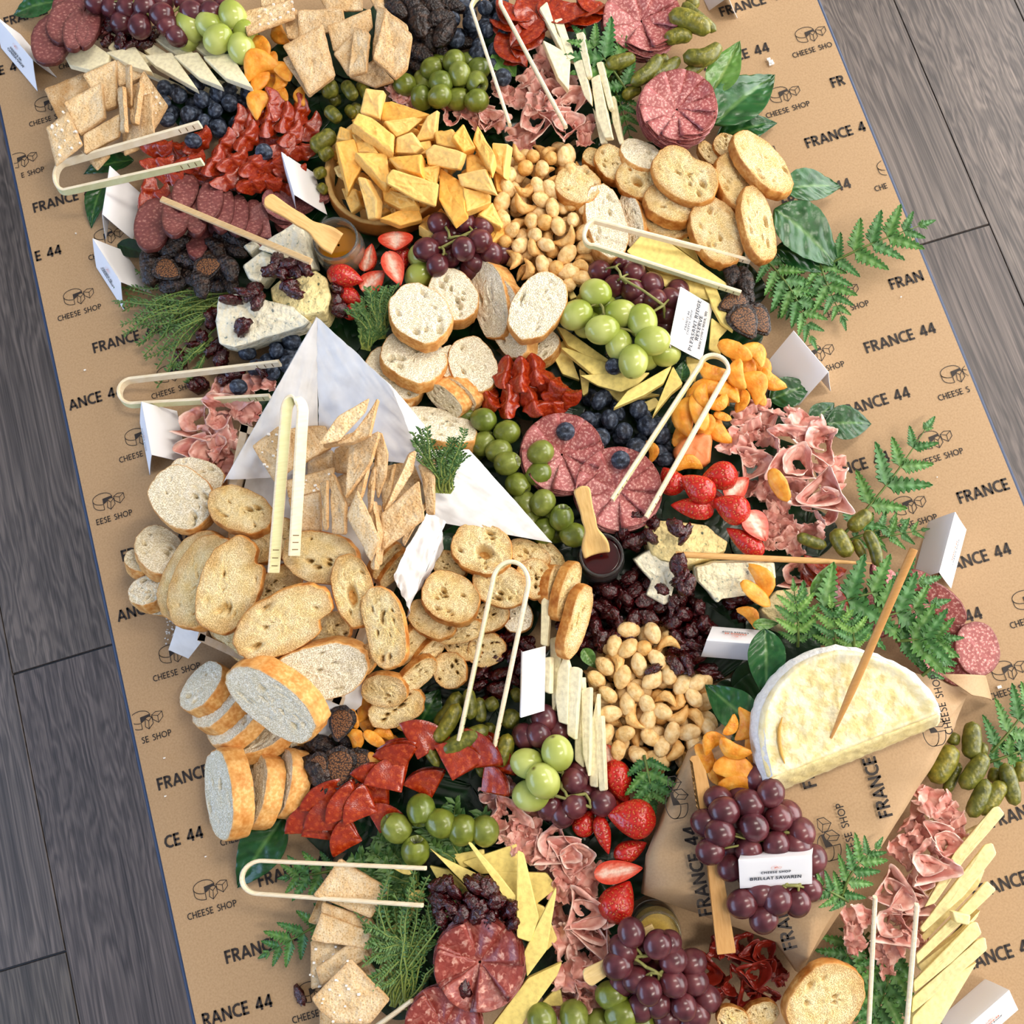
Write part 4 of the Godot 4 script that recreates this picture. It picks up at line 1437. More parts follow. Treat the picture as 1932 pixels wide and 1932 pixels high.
func stick(called: String, label: String, cat: String, a: Array, w: float, th: float, pointed: bool, hex := "d8b078", flat := 1.0) -> void:   # x1 y1 h1 x2 y2 h2
	var A = at(w2(a[0], a[1]), a[2] * 0.001)
	var B = at(w2(a[3], a[4]), a[5] * 0.001)
	var mid = (A + B) / 2
	var dir = (B - A).normalized()
	var side = dir.cross(UP).normalized().lerp(UP, 1.0 - flat).normalized()
	var o = Geo.new()
	var c = K(hex)
	if pointed:
		var pts = []
		var rr = []
		for k in 11:
			var t = k / 10.0
			pts.append((A - mid).lerp(B - mid, t))
			rr.append(w * 0.5 * (1.0 if t < 0.72 else lerpf(1.0, 0.22, (t - 0.72) / 0.28)))
		tube(o, pts, rr, 10, func(t, ph): return c.lerp(K("b88a50"), 0.4 * absf(sin(ph * 3.0 + t * 4.0))), 0.6)
	else:
		var pts = []
		var ac = []
		for k in 9:
			pts.append((A - mid).lerp(B - mid, k / 8.0))
			ac.append(side)
		strip(o, pts, ac, w, th, func(t, e): return c.lerp(K("b89058"), 0.25 * fposmod(e * 0.37 + t * 2.0, 1.0)))
	solo(called, o.done(), M.bamboo, Transform3D(Basis(), mid), label, cat)

func spoon(label: String, a: Array, hx := "dcb478") -> void:      # handle end x y h, bowl end x y h
	var A = at(w2(a[0], a[1]), a[2] * 0.001)
	var B = at(w2(a[3], a[4]), a[5] * 0.001)
	var l = A.distance_to(B)
	var ex = (B - A) / l
	var ez = ex.cross(UP).normalized()
	var node = Transform3D(Basis(ex, ez.cross(ex), ez), A)
	var o = Geo.new()
	var c = K(hx)
	shell(o, 40, 8, func(u, v):
		var e: float = v * 2.0 - 1.0
		var w: float = 0.0058 + 0.0006 * cos(u * 9.0) + 0.0046 * smoothstep(0.62, 0.92, u) - 0.0012 * smoothstep(0.45, 0.6, u) * smoothstep(0.75, 0.6, u)
		w *= sqrt(maxf(0.02, 1.0 - pow(maxf(0.0, 1.0 - u / 0.07), 2.0)))
		return Vector3(u * l, -0.0030 * (1.0 - e * e) * smoothstep(0.66, 0.9, u), e * w), 0.0022, func(u, v, _s): return c.lerp(K("c4945a"), 0.3 * fposmod(v * 5.0 + 0.2 * sin(u * 9.0), 1.0)))
	solo("wooden_spoon", o.done(), M.bamboo, node, label, "spoon")

func lathe(o: Geo, prof: Array, n: int) -> void:        # prof: radius, height pairs from outside in
	var row = -1
	for q in prof:
		var first = o.v.size()
		for k in n: o.p(Vector3(cos(TAU * k / n) * q[0], q[1], sin(TAU * k / n) * q[0]))
		if row >= 0: o.ring_join(first, row, n)
		row = first

func jar(label: String, x: float, y: float, h_rim: float, r_unit: float, m: Material, fill: float) -> void:
	var c = w2(x, y)
	var r = r_unit / zn.z * px(c, h_rim * 0.001)
	var q = at(c, h_rim * 0.001)
	var deep = 0.046
	var node = thing("glass_jar", Transform3D(Basis(), q - UP * deep))
	tag(node, label, "jar")
	var o = Geo.new()
	lathe(o, [[0.001, 0.0], [r * 0.92, 0.0], [r * 1.06, 0.003], [r * 1.10, 0.010], [r * 1.10, deep * 0.60], [r * 1.02, deep * 0.72], [r * 0.96, deep * 0.76], [r * 1.02, deep * 0.80], [r * 0.98, deep * 0.84], [r * 1.02, deep * 0.88], [r, deep * 0.95], [r * 0.98, deep], [r * 0.92, deep], [r * 0.88, deep * 0.95], [r * 0.88, deep * 0.74], [r * 1.02, deep * 0.58], [r * 1.02, 0.010], [r * 0.9, 0.0045], [0.001, 0.0045]], 48)
	part(node, "glass", o.done(), M.glass)
	var g = Geo.new()
	var hf = deep * fill
	var rt = r * (1.012 if fill < 0.6 else 0.874)
	lathe(g, [[0.001, 0.0048], [r * 0.9, 0.0050], [r * 1.012, 0.011], [r * 1.012, minf(hf, deep * 0.575)], [rt, maxf(minf(hf, deep * 0.575), hf - 0.001)], [rt * 0.9, hf], [0.001, hf - 0.0006]], 48)
	part(node, "contents", g.done(), m)

# a folded card standing like a tent: ridge A, ridge B, foot left of B, foot right of B (x y), heights of ridge and feet
func card(label: String, a: Array, hr: float, hf: float, text: Array = [], side := 0, turn := 0.0) -> Node3D:
	var A = at(w2(a[0], a[1]), hr * 0.001)
	var B = at(w2(a[2], a[3]), hr * 0.001)
	var L = at(w2(a[4], a[5]), hf * 0.001)
	var R = at(w2(a[6], a[7]), hf * 0.001)
	var node = thing("place_card", Transform3D(Basis(), (A + B) / 2))
	tag(node, label, "card", "folded white place cards")
	var o = node.position
	var d = A - B
	for s in 2:
		var foot = (L if s == 0 else R)
		var g = Geo.new()
		var lim = d
		shell(g, 8, 8, func(u, v): return B.lerp(foot, v) + lim * u - o + (B - foot).cross(d).normalized() * 0.0003 * sin(PI * v), 0.0005, white)
		part(node, "panel", g.done(), M.card)
		if s == side and text.size():
			var down = (foot - B)
			var hgt = down.length()
			var ex = d.normalized()
			var ey = -(down - ex * ex.dot(down)).normalized()
			var nrm = ex.cross(ey)
			if nrm.y < 0:
				ex = -ex
				nrm = -nrm
			var c = (A + B) / 2 + down / 2 - o + nrm * 0.0013
			var bs = Basis(ex, ey, nrm) * Basis(Vector3.BACK, deg_to_rad(turn))
			var eb = Basis(bs.x, bs.z, -bs.y)
			part(node, "emblem", share("card_emblem", func(): return emblem(0.0048)), M.print_red, Transform3D(eb, c + bs.y * (0.24 if text.size() > 3 else 0.13) * maxf(hgt, d.length())))
			for t in text: written(node, t, bs, c, maxf(hgt, d.length()))
	return node

func written(node: Node3D, t: Array, bs: Basis, c: Vector3, size: float) -> void:    # text, height, x, y (shares of size), material
	var tm = TextMesh.new()
	tm.text = t[0]
	tm.font = font
	tm.font_size = 32
	tm.pixel_size = t[1] * size * 1.15 / 32.0
	tm.depth = 0.0001
	tm.curve_step = 4.0
	part(node, "print", tm, M[t[4]], Transform3D(bs, c + bs * Vector3(t[2] * size, t[3] * size, 0)))

var font = SystemFont.new()

# ---------------------------------------------------------------- what lies where (measured coordinates; heights in millimetres)
func greens_below() -> void:
	zone(0, 0, 1)
	var bed = PackedVector2Array([Vector2(340, 190), Vector2(480, 40), Vector2(1130, 20), Vector2(1210, 300), Vector2(1400, 480), Vector2(1430, 760), Vector2(1560, 1080), Vector2(1500, 1300), Vector2(1240, 1500), Vector2(1180, 1900), Vector2(680, 1900), Vector2(600, 1480), Vector2(620, 1000), Vector2(520, 720), Vector2(400, 520)])
	var mm = MultiMesh.new()
	mm.transform_format = MultiMesh.TRANSFORM_3D
	mm.mesh = leaf_mesh(3)
	var list = spots(bed, 38, 320)
	mm.instance_count = list.size()
	for n in list.size():
		var q: Vector2 = list[n]
		var A := at(q, rng.randf_range(0.002, 0.007))
		var tip := q
		for t in 12:
			tip = q + Vector2.from_angle(rng.randf() * TAU) * rng.randf_range(90, 180)
			if inside(tip, bed): break
		if not inside(tip, bed): tip = q + (middle(bed) - q).normalized() * 120.0
		var B := at(tip, rng.randf_range(0.002, 0.009))
		var l := A.distance_to(B)
		var ex := (B - A) / l
		var ez := ex.cross(UP).normalized()
		mm.set_instance_transform(n, Transform3D(Basis(ex * l, ez.cross(ex) * l, ez * l * 1.7), A))
	var bedding = MultiMeshInstance3D.new()
	bedding.name = "salad_leaves"
	bedding.multimesh = mm
	bedding.material_override = U("leaf", 0.05)
	add_child(bedding)
	tag(bedding, "bed of dark green leaves glimpsed in the gaps beneath the food", "leaves", "", "stuff")

func cards() -> void:
	zone(0, 0, 1)
	card("white folded card with tiny blue-grey print near the sliced dry sausage corner", [-8, 30, 62, 113, 71, 172, 107, 146], 26, 2, [["FRANCE 44", 0.05, 0, 0.0, "print_grey"], ["CHEESE SHOP", 0.06, 0, -0.07, "print_grey"]], 0)
	card("blank white tent card beside the coarse sausage rounds and a green leaf", [207, 313, 193, 404, 200, 452, 251, 453], 26, 3)
	card("white tent card standing on bare paper left of the black figs", [175, 450, 228, 532, 234, 585, 286, 553], 26, 2, [["FRANCE 44", 0.05, 0, 0.0, "print_grey"], ["CHEESE SHOP", 0.06, 0, -0.07, "print_grey"]], 0)
	card("tall white tent card on bare paper below the tongs, beside pale ham", [267, 758, 286, 858, 283, 896, 353, 873], 28, 2, [["CHEESE SHOP", 0.06, 0, -0.05, "print_grey"]], 0)
	card("white tent card leaning between the red chorizo and the honey jar", [531, 287, 555, 367, 560, 402, 617, 405], 50, 24)
	card("white tent card cut by the top edge beside small green gherkins", [1352, -52, 1374, -5, 1338, 20, 1391, 34], 26, 2)
	card("white card printed PLEASANT RIDGE RESERVE propped among the grapes", [1284, 541, 1262, 648, 1276, 686, 1324, 681], 62, 34, [["FRANCE 44", 0.052, 0, 0.14, "print_grey"], ["CHEESE SHOP", 0.06, 0, 0.07, "print_grey"], ["PLEASANT RIDGE", 0.098, 0, -0.06, "print_grey"], ["RESERVE", 0.098, 0, -0.17, "print_grey"], ["RAW COW'S MILK, WI", 0.058, 0, -0.27, "print_grey"]], 1)
	card("blank white diamond-facing card between apricots and the printed paper", [1497, 624, 1563, 702, 1507, 765, 1567, 738], 32, 4)
	card("white card with red and grey print beside the round salami slices", [1802, 966, 1772, 1080, 1722, 1095, 1794, 1110], 32, 4, [["FRANCE 44", 0.05, 0, 0.0, "print_red"], ["CHEESE SHOP", 0.06, 0, -0.07, "print_grey"]], 1)
	card("white card lying on dark cranberries, its small print upside down", [1333, 1208, 1433, 1216, 1420, 1246, 1441, 1190], 62, 40, [["FRANCE 44", 0.045, 0, 0.0, "print_red"], ["CHEESE SHOP", 0.06, 0, -0.07, "print_grey"]], 1)
	card("small white card printed BRILLAT SAVARIN standing among red grapes", [1393, 1623, 1532, 1614, 1532, 1667, 1534, 1600], 106, 86, [["CHEESE SHOP", 0.056, 0, 0.03, "print_grey"], ["BRILLAT SAVARIN", 0.074, 0, -0.09, "print_grey"]], 0)
	card("white card on bare paper in the near corner, beside pale cheese batons", [1904, 1868, 1810, 1950, 1768, 1926, 1830, 1984], 32, 2, [["FRANCE 44", 0.045, 0, 0.0, "print_red"], ["CHEESE SHOP", 0.06, 0, -0.07, "print_grey"]], 1)
	card("white card standing by the pale cheese slices and small red grapes", [986, 1230, 983, 1354, 981, 1350, 1027, 1341], 60, 52)

func tools() -> void:
	zone(0, 0, 1)
	tongs("bamboo tongs lying over blueberries and chorizo at the paper's far side", [378, 235, 58], [105, 336, 30, 124, 307, 124, 362], [382, 305, 56])
	tongs("bamboo tongs pointing under the white parchment, over cranberries", [528, 685, 40], [226, 742, 14, 250, 717, 252, 764], [510, 749, 36])
	tongs("bamboo tongs leaning in the parchment box against the crackers", [516, 1080, 92], [556, 752, 128, 540, 778, 571, 778], [555, 1048, 96], 1.5, 0.0088)
	tongs("bamboo tongs reaching down onto the pink ham from the blueberries", [962, 236, 52], [922, -14, 50, 889, 14, 944, 8], [1068, 240, 50], 0.1, 0.0062)
	tongs("bamboo tongs over the toasts and yellow cheese triangles", [1415, 493, 48], [1102, 444, 62, 1122, 417, 1120, 464], [1397, 553, 48], 0.2, 0.0062)
	tongs("bamboo tongs straddling dried apricots and strawberry above a salami pinwheel", [1155, 943, 58], [1352, 672, 60, 1322, 688, 1374, 700], [1219, 976, 56], 0.25, 0.007)
	tongs("bamboo tongs standing over gherkins below the round toasts", [866, 1396, 52], [967, 1060, 84, 930, 1098, 997, 1104], [933, 1408, 50], 0.1, 0.006)
	tongs("bamboo tongs around the square crackers near the bottom thyme", [803, 1638, 58], [457, 1653, 30, 496, 1624, 486, 1686], [797, 1708, 60], 0.1, 0.0062)
	tongs("bamboo tongs with only two arms in view by the pale cheese batons", [1651, 1692, 66], [1667, 2080, 40, 1634, 2040, 1702, 2040], [1730, 1706, 66], 0.2, 0.0065)
	tongs("bamboo tongs arm cut off by the bottom edge next to thyme", [778, 1888, 50], [610, 2010, 30, 636, 1990, 660, 2016], [820, 1960, 40], 0.3, 0.0065)
	stick("cheese_pick", "flat bamboo pick lying across the blue cheese and black figs", "pick", [305, 376, 64, 587, 494, 74], 0.0055, 0.003, false, "d2b890")
	stick("cheese_pick", "thin bamboo pick lying level between blue cheese and fern", "pick", [1275, 1046, 60, 1645, 1063, 48], 0.0048, 0.003, true, "d8ac70")
	stick("cheese_pick", "round wooden pick stuck into the half wheel of white cheese", "pick", [1724, 1036, 150, 1561, 1408, 92], 0.0056, 0.005, true, "c89458")
	spoon("small wooden spoon standing in the honey jar", [500, 374, 92, 637, 460, 62])
	spoon("small wooden spoon resting in the dark red jam jar", [1096, 918, 92, 1127, 1047, 62], "e4c080")
	spoon("wooden spoon end showing beside red grapes and the mustard jar", [1102, 1848, 60, 1243, 1768, 56], "ecd49a")
	# knife with a sawn edge
	zone(0, 0, 1)
	var A = at(Vector2(1318, 1418), 0.082)
	var B = at(Vector2(1371, 1800), 0.072)
	var ex = (B - A).normalized()
	var ez = ex.cross(UP).normalized()
	var l = A.distance_to(B)
	var pl = PackedVector2Array()
	var w = 0.0066
	for k in 30:        # teeth along the blade
		var t = 0.02 + 0.44 * k / 30.0
		pl.append(Vector2(t * l, w * (1.05 if k % 2 else 0.80)))
	for q in [[0.50, 0.95], [0.52, 0.62], [0.99, 1.0], [1.0, 0.95], [1.0, -0.95], [0.99, -1.0], [0.5, -0.75], [0.3, -0.85], [0.1, -0.5], [0.02, 0.1]]: pl.append(Vector2(q[0] * l, q[1] * w))
	var c = K("d2a266")
	solo("wooden_knife", slab(pl, 0.003, 0.0005, 1, func(_q, _r): return 0.0, func(q, _r, _s): return c.lerp(K("b4844a"), 0.3 * fposmod(q.y * 900.0, 1.0))), M.bamboo, Transform3D(Basis(ex, ez.cross(ex), ez), A), "wooden knife with a toothed edge lying under the grapes on wrapped paper", "knife")
	jar("glass jar of golden honey with a wooden spoon in it", 632, 449, 56, 43, M.honey, 0.72)
	jar("glass jar of dark red jam beside green olives", 1135, 1046, 54, 42, M.jam, 0.84)
	jar("glass jar of pale mustard behind the near red grapes", 1242, 1766, 48, 44, M.mustard, 0.84)

# the kraft-wrapped block that carries the half wheel
func wrapped_box() -> void:
	zone(1180, 1200, 2.972)
	var top = [[375, 650], [135, 1235], [105, 1450], [500, 1590], [860, 1720], [975, 1890], [1225, 1525], [1440, 1170], [1680, 800], [1830, 540], [1915, 330], [1740, 235], [1300, 150], [800, 330]]
	var pp = PackedVector2Array()
	for q in top: pp.append(w2(q[0], q[1]))
	var hh = [60, 56, 40, 42, 40, 26, 52, 56, 56, 54, 34, 48, 50, 54]
	var o = Geo.new()
	var c = middle(pp)
	var C = at(c, 0.062)
	var n = pp.size()
	var rim = []
	var steps = 6
	for k in n:
		for s in steps:
			var t = float(s) / steps
			var a: Vector3 = at(pp[k], hh[k] * 0.001)
			var b: Vector3 = at(pp[(k + 1) % n], hh[(k + 1) % n] * 0.001)
			var q = a.lerp(b, t)
			rim.append(q + Vector3(0, 0.002 * nz(q.x * 40.0, q.z * 40.0), 0))
	var m = rim.size()
	var rows = [0.0, 0.3, 0.6, 0.85, 0.93, 1.0]
	var cc = o.p(Vector3.ZERO)
	var prev = -1
	for b in range(1, rows.size() + 2):
		var first = o.v.size()
		for k in m:
			var e: Vector3 = rim[k]
			var q: Vector3
			if b < rows.size():
				var t: float = rows[b]
				q = C.lerp(e, t)
				q.y = lerpf(C.y, e.y, smoothstep(0.80, 1.0, t)) + 0.0012 * nz(q.x * 30.0, q.z * 30.0, 2.0)
			elif b == rows.size(): q = e + (e - C).normalized() * 0.002 - UP * 0.012 + (Vector3(0, 0, 0))
			else:
				q = e.lerp(C, 0.08)
				q.y = TOP + 0.004
			o.p(q - C)
		if prev < 0:
			for k in m: o.tri(cc, first + (k + 1) % m, first + k)
		else: o.ring_join(first, prev, m)
		prev = first
	var node = thing("wrapped_box", Transform3D(Basis(), C))
	tag(node, "box wrapped in printed kraft paper that carries the half wheel", "box")
	part(node, "wrapping", o.done(), M.paper)
	# the print on the wrapping, turned as the sheet is turned
	for t in [["FRANCE 44", 490, 1560, -101, 0], ["FRANCE 44", 965, 1745, -106, 0], ["FRANCE 44", 1500, 1005, -107, 0], ["FRANCE 44", 1075, 840, -107, 0], ["CHEESE SHOP", 1322, 1280, -107, 1], ["CHEESE SHOP", 1840, 548, -105, 1]]:
		var q = w2(t[1], t[2])
		var hgt = 0.0098 if t[4] == 0 else 0.0056
		var xf = frame(q, 0.0645, t[3])
		part(node, "lettering", lettering(t[0], hgt, 0.19 if t[4] == 0 else 0.15, 0.10 if t[4] == 0 else 0.13, func(_x): return true), M.ink, Transform3D(xf.basis, xf.origin - C))
	for t in [[1125, 1140, -107], [275, 905, -100], [1715, 500, -105]]:
		var xf = frame(w2(t[0], t[1]), 0.0645, t[2])
		part(node, "emblem", emblem(0.020), M.ink, Transform3D(xf.basis, xf.origin - C))
	# curled corner of the sheet
	var fl = Geo.new()
	zone(1450, 950, 4.008)
	var e1 = at(w2(1310, 1290), 0.056)
	var e2 = at(w2(1540, 1450), 0.052)
	var e3 = at(w2(1690, 1490), 0.006)
	var e4 = at(w2(1640, 1300), 0.030)
	shell(fl, 10, 10, func(u, v): return e1.lerp(e4, u).lerp(e2.lerp(e3, u), v) + UP * 0.008 * sin(PI * u) - C, 0.0006, white)
	part(node, "sheet_corner", fl.done(), M.paper)

func half_wheel() -> void:
	zone(1180, 1200, 2.972)
	var edge = [800, 805, 770, 690, 745, 540, 760, 420, 800, 330, 870, 235, 960, 155, 1080, 100, 1200, 75, 1310, 88, 1420, 120, 1530, 165, 1620, 220, 1700, 300, 1745, 370, 1766, 430]
	var pp = outline(edge)
	var res = lay(pp, 0.094 * 1000.0 * 0.001, 0.0, 0.0)
	var xf: Transform3D = res[0]
	var pl = soften(res[1], 0.002, 0.006, 0.0, 1.0)
	var node = thing("half_wheel_cheese", xf)
	tag(node, "half wheel of soft white-rinded cheese on the kraft-wrapped box", "cheese")
	var th = 0.030
	var mid = Vector2.ZERO
	for q in pl: mid += q
	mid /= pl.size()
	# cream paste core
	var inner = PackedVector2Array()
	for q in pl: inner.append(mid + (q - mid) * 0.985)
	part(node, "paste", slab(inner, th - 0.003, 0.002, 3, func(_q, _r): return 0.0, white), M.paste, Transform3D(Basis(), Vector3(0, -0.0015, 0)))
	var pale = K("fffdf0")
	var cream = K("f4e8be")
	part(node, "rind", slab(pl, 0.0045, 0.003, 22, func(q: Vector2, rho):
		var e = 0.0011 * nz(q.x * 60.0, q.y * 60.0, 3.0) + 0.0009 * absf(nz(q.x * 130.0, q.y * 130.0, 4.0))
		return e + 0.0035 * exp(-pow((rho - 0.93) / 0.07, 2)) * clampf(1.0 - (q.y - mid.y) * 30.0, 0.0, 1.0),
		func(q: Vector2, rho, _s): return cream.lerp(pale, clampf(smoothstep(0.80, 0.97, rho + 0.10 * nz(q.x * 45.0, q.y * 45.0)) * clampf(1.0 - (q.y - mid.y) * 24.0, 0.0, 1.0) + 0.42 + 0.5 * nz(q.x * 38.0, q.y * 38.0, 8.0), 0.0, 1.0))), M.brie)
	# the bloomy side, all round except along the cut
	var side = Geo.new()
	var n = res[1].size() as int
	var fine = []
	for k in n - 1:
		for s in 4: fine.append((res[1][k] as Vector2).lerp(res[1][k + 1], s / 4.0))
	fine.append(res[1][n - 1])
	for b in 6:
		for q in fine:
			var t = b / 5.0
			var d: Vector2 = ((q as Vector2) - mid).normalized()
			var r = -0.0050 * pow(1.0 - t, 6.0) + 0.0012 + 0.0030 * sin(PI * t) + 0.0008 * nz(q.x * 90.0, q.y * 90.0, t * 4.0)
			side.p(Vector3(q.x + d.x * r, 0.0022 - (th + 0.002) * t, q.y + d.y * r))
	for b in 5: side.ring_join(b * fine.size(), (b + 1) * fine.size(), fine.size(), false)
	part(node, "bloomy_edge", side.done(), M.bloom)
	# the cut, slumping a little outward
	var face := Geo.new()
	var inv := xf.affine_inverse()
	var ta := inv * at(w2(800, 800), 0.0925)
	var tb2 := inv * at(w2(1762, 432), 0.0925)
	var ba := inv * at(w2(868, 858), 0.066)
	var bb := inv * at(w2(1738, 494), 0.066)
	shell(face, 60, 8, func(u, v):
		var e: Vector3 = ta.lerp(tb2, u).lerp(ba.lerp(bb, u), v)
		return e + Vector3(0.2, 0.25, 1.0) * (0.0014 * sin(PI * v) + 0.0007 * nz(u * 14.0, v * 2.0)), 0.003, func(u, v, _s): return K("f2e8c0").lerp(K("fffdf2"), smoothstep(0.75, 1.0, maxf(v, absf(u * 2.0 - 1.0))) * 0.8 + 0.2 * nz(u * 20.0, v * 2.0)))
	part(node, "cut_face", face.done(), M.paste)
	# old cut left by a knife
	var cut = Geo.new()
	var pts = []
	for q in [[880, 455], [862, 520], [862, 590], [875, 660], [893, 715]]:
		var g = at(w2(q[0], q[1]), 0.0952)
		pts.append(xf.affine_inverse() * g)
	tube(cut, pts, [0.0004, 0.0012, 0.0014, 0.0012, 0.0004], 8, func(_t, _p): return K("d8a850"), 0.8)
	part(node, "knife_mark", cut.done(), M.paste)

func blue_cheeses() -> void:
	var g = "pieces of blue cheese"
	# by the left thyme
	zone(150, 400, 3.864)
	cheese("blue_cheese", "b", "large white blue cheese wedge scattered with cranberries above the blueberries", g, M.blue_cheese, [1010, 610, 1180, 590, 1400, 650, 1560, 690, 1670, 790, 1640, 830, 1250, 950, 1130, 985, 1020, 960, 990, 800], 44, 0, 8, 26, 2.2)
	clusters.erase("b")
	cheese("blue_cheese", "b", "yellowish crumbly blue cheese lump with one cranberry beside cut strawberries", g, M.blue_cheese, [1390, 560, 1480, 480, 1600, 450, 1720, 420, 1800, 480, 1830, 600, 1780, 720, 1640, 750, 1480, 680, 1400, 640], 42, 0, -8, 28, 2.4, "fff4c8")
	clusters.erase("b")
	cheese("blue_cheese", "b", "upright blue cheese wedge with a dark hole beside the honey jar", g, M.blue_cheese, [1370, 200, 1570, 75, 1620, 90, 1700, 410, 1640, 420, 1480, 330, 1300, 270], 52, 0, 20, 28, 2.0)
	clusters.erase("b")
	cheese("blue_cheese", "b", "small pale blue cheese block between black figs and cranberries", g, M.blue_cheese, [1190, 390, 1330, 275, 1400, 310, 1370, 440, 1310, 510, 1230, 490], 44, 0, 10, 26, 2.2)
	clusters.erase("b")
	cheese("blue_cheese", "b", "cheese crumb lying at the far end of the flat pick", g, M.blue_cheese, [1190, 250, 1260, 200, 1310, 240, 1240, 300], 40, 0, 0, 14, 2.4)
	clusters.erase("b")
	# by the jam jar
	zone(1050, 900, 3.864)
	cheese("blue_cheese", "b", "veined blue cheese piece under the cut strawberries and level pick", g, M.blue_cheese, [640, 340, 740, 315, 1100, 345, 1150, 400, 1250, 470, 1230, 540, 1100, 590, 950, 640, 760, 600, 690, 560, 650, 450], 46, 0, -6, 28, 2.6, "fff0c0")
	clusters.erase("b")
	cheese("blue_cheese", "b", "blue cheese tail piece pointing down into the cranberries", g, M.blue_cheese, [560, 600, 700, 520, 880, 620, 860, 780, 830, 920, 780, 935, 650, 860, 690, 760], 42, 0, 10, 24, 2.6)
	clusters.erase("b")
	cheese("blue_cheese", "b", "white creamy cheese block below the level pick, apricot resting on it", g, M.blue_cheese, [1020, 660, 1150, 625, 1590, 620, 1600, 740, 1420, 860, 1200, 890, 1170, 920, 1130, 860, 1030, 760], 50, 0, 12, 28, 2.0, "fffcf0")
	clusters.erase("b")
	cheese("blue_cheese", "b", "pale blue cheese piece half hidden behind the upright fern leaflets", g, M.blue_cheese, [1490, 970, 1600, 830, 1860, 800, 1830, 980, 1700, 1130, 1600, 1090], 40, 0, 0, 26, 2.2, "fff2cc")
	clusters.erase("b")

func breads() -> void:
	var g = "white baguette slices in the middle"
	var k = "b1"
	zone(600, 400, 3.864)
	var look = "soft white baguette slice between strawberries and chorizo"
	bread(k, look, g, 0, [745, 735, 60, 480, 400, 35, -12])
	bread(k, look, g, 0, [990, 600, 46, 400, 330, 55, -8])
	bread(k, look, g, 0, [700, 1050, 46, 490, 360, 22, -22])
	bread(k, look, g, 0, [560, 1170, 34, 480, 330, 35, -20])
	bread(k, look, g, 0, [1250, 640, 40, 600, 250, 80, 40])
	bread(k, look, g, 0, [1365, 770, 44, 640, 270, 72, 34])
	bread(k, look, g, 0, [1600, 680, 64, 540, 370, -56, 4])
	bread(k, look, g, 0, [1610, 990, 34, 340, 200, -35, -10])
	bread(k, look, g, 0, [1130, 1110, 40, 420, 340, 62, -8])
	bread(k, look, g, 0, [960, 1090, 40, 240, 200, 85, 0])
	bread(k, look, g, 0, [920, 1375, 40, 330, 150, 42, 55])
	bread(k, look, g, 0, [1020, 1330, 36, 330, 150, 42, 55])
	bread(k, look, g, 0, [880, 1550, 44, 580, 230, 15, -35])
	bread(k, look, g, 1, [590, 1330, 34, 260, 160, 40, 0])
	settle(k, Vector2(715, 600), "the thyme by the strawberries")
	k = "b2"
	g = "bread slices at the parchment-lined box"
	look = "white bread slice heaped at the box's left end"
	zone(200, 850, 3.864)
	bread(k, look, g, 0, [660, 180, 46, 420, 260, 15, -20])
	bread(k, look, g, 0, [550, 340, 62, 500, 430, 40, -10])
	bread(k, look, g, 0, [390, 720, 40, 380, 330, 40, -25])
	bread(k, look, g, 0, [230, 800, 26, 200, 150, 25, -30])
	bread(k, look, g, 0, [300, 1010, 34, 300, 210, -25, -30])
	bread(k, look, g, 0, [330, 1110, 24, 320, 160, 15, 0])
	look = "pale toasted bread slice lying across the box's left half"
	bread(k, look, g, 1, [620, 910, 66, 720, 400, -62, -28])
	bread(k, look, g, 1, [690, 950, 76, 730, 420, -64, -20])
	bread(k, look, g, 1, [900, 985, 90, 740, 440, -70, 8], 4)
	bread(k, look, g, 1, [1290, 1255, 98, 790, 430, -28, 18], 4)
	bread(k, look, g, 1, [1610, 1300, 66, 350, 260, -10, 0])
	bread(k, look, g, 1, [1245, 1010, 64, 420, 280, -40, 20])
	bread(k, look, g, 1, [980, 1420, 62, 560, 220, 38, 40])
	look = "thick white bread slice with a floury golden crust"
	bread(k, look, g, 0, [1540, 1630, 84, 760, 420, -14, 22])
	zone(250, 1200, 3.864)
	bread(k, look, g, 0, [1010, 500, 92, 790, 340, 38, 42])
	look = "deep golden toast beside the tall tongs"
	zone(200, 850, 3.864)
	bread(k, look, g, 1, [975, 425, 78, 500, 320, 20, -12])
	bread(k, look, g, 1, [1070, 650, 70, 370, 310, 40, 0])
	bread(k, look, g, 1, [1290, 640, 66, 300, 300, 40, 0])
	bread(k, look, g, 1, [1560, 780, 86, 560, 390, 10, 8])
	zone(400, 700, 3.864)
	look = "toast lying on the right half of the box"
	bread(k, look, g, 1, [1030, 1600, 92, 540, 310, 76, -10], 3)
	zone(680, 900, 3.864)
	bread(k, look, g, 1, [165, 1100, 98, 620, 320, 78, 6], 2)
	bread(k, look, g, 1, [30, 1330, 80, 260, 160, -60, 0])
	settle(k, Vector2(515, 1080), "the tall tongs' tips")
	# the standing slices at the lower left
	k = "b3"
	g = "baguette slices at the lower left paper side"
	look = "crusty white baguette slice in the leaning row"
	zone(250, 1200, 3.864)
	bread(k, look, g, 0, [500, 360, 26, 430, 210, -52, -48])
	bread(k, look, g, 0, [610, 480, 30, 470, 220, -48, -48])
	bread(k, look, g, 0, [740, 600, 34, 500, 220, -44, -48])
	bread(k, look, g, 0, [900, 720, 32, 480, 230, -22, -42])
	bread(k, look, g, 0, [1010, 790, 22, 440, 160, -10, -30])
	look = "white baguette slice standing beside the green leaf"
	bread(k, look, g, 0, [630, 1160, 44, 680, 200, 84, 52])
	bread(k, look, g, 0, [880, 1130, 38, 560, 180, 100, 52])
	bread(k, look, g, 0, [1070, 1070, 34, 520, 170, 100, 52])
	settle(k, Vector2(480, 1640), "the green leaf")
	# small round toasts in the middle
	k = "c1"
	g = "round toasts between the parchment and the pickles"
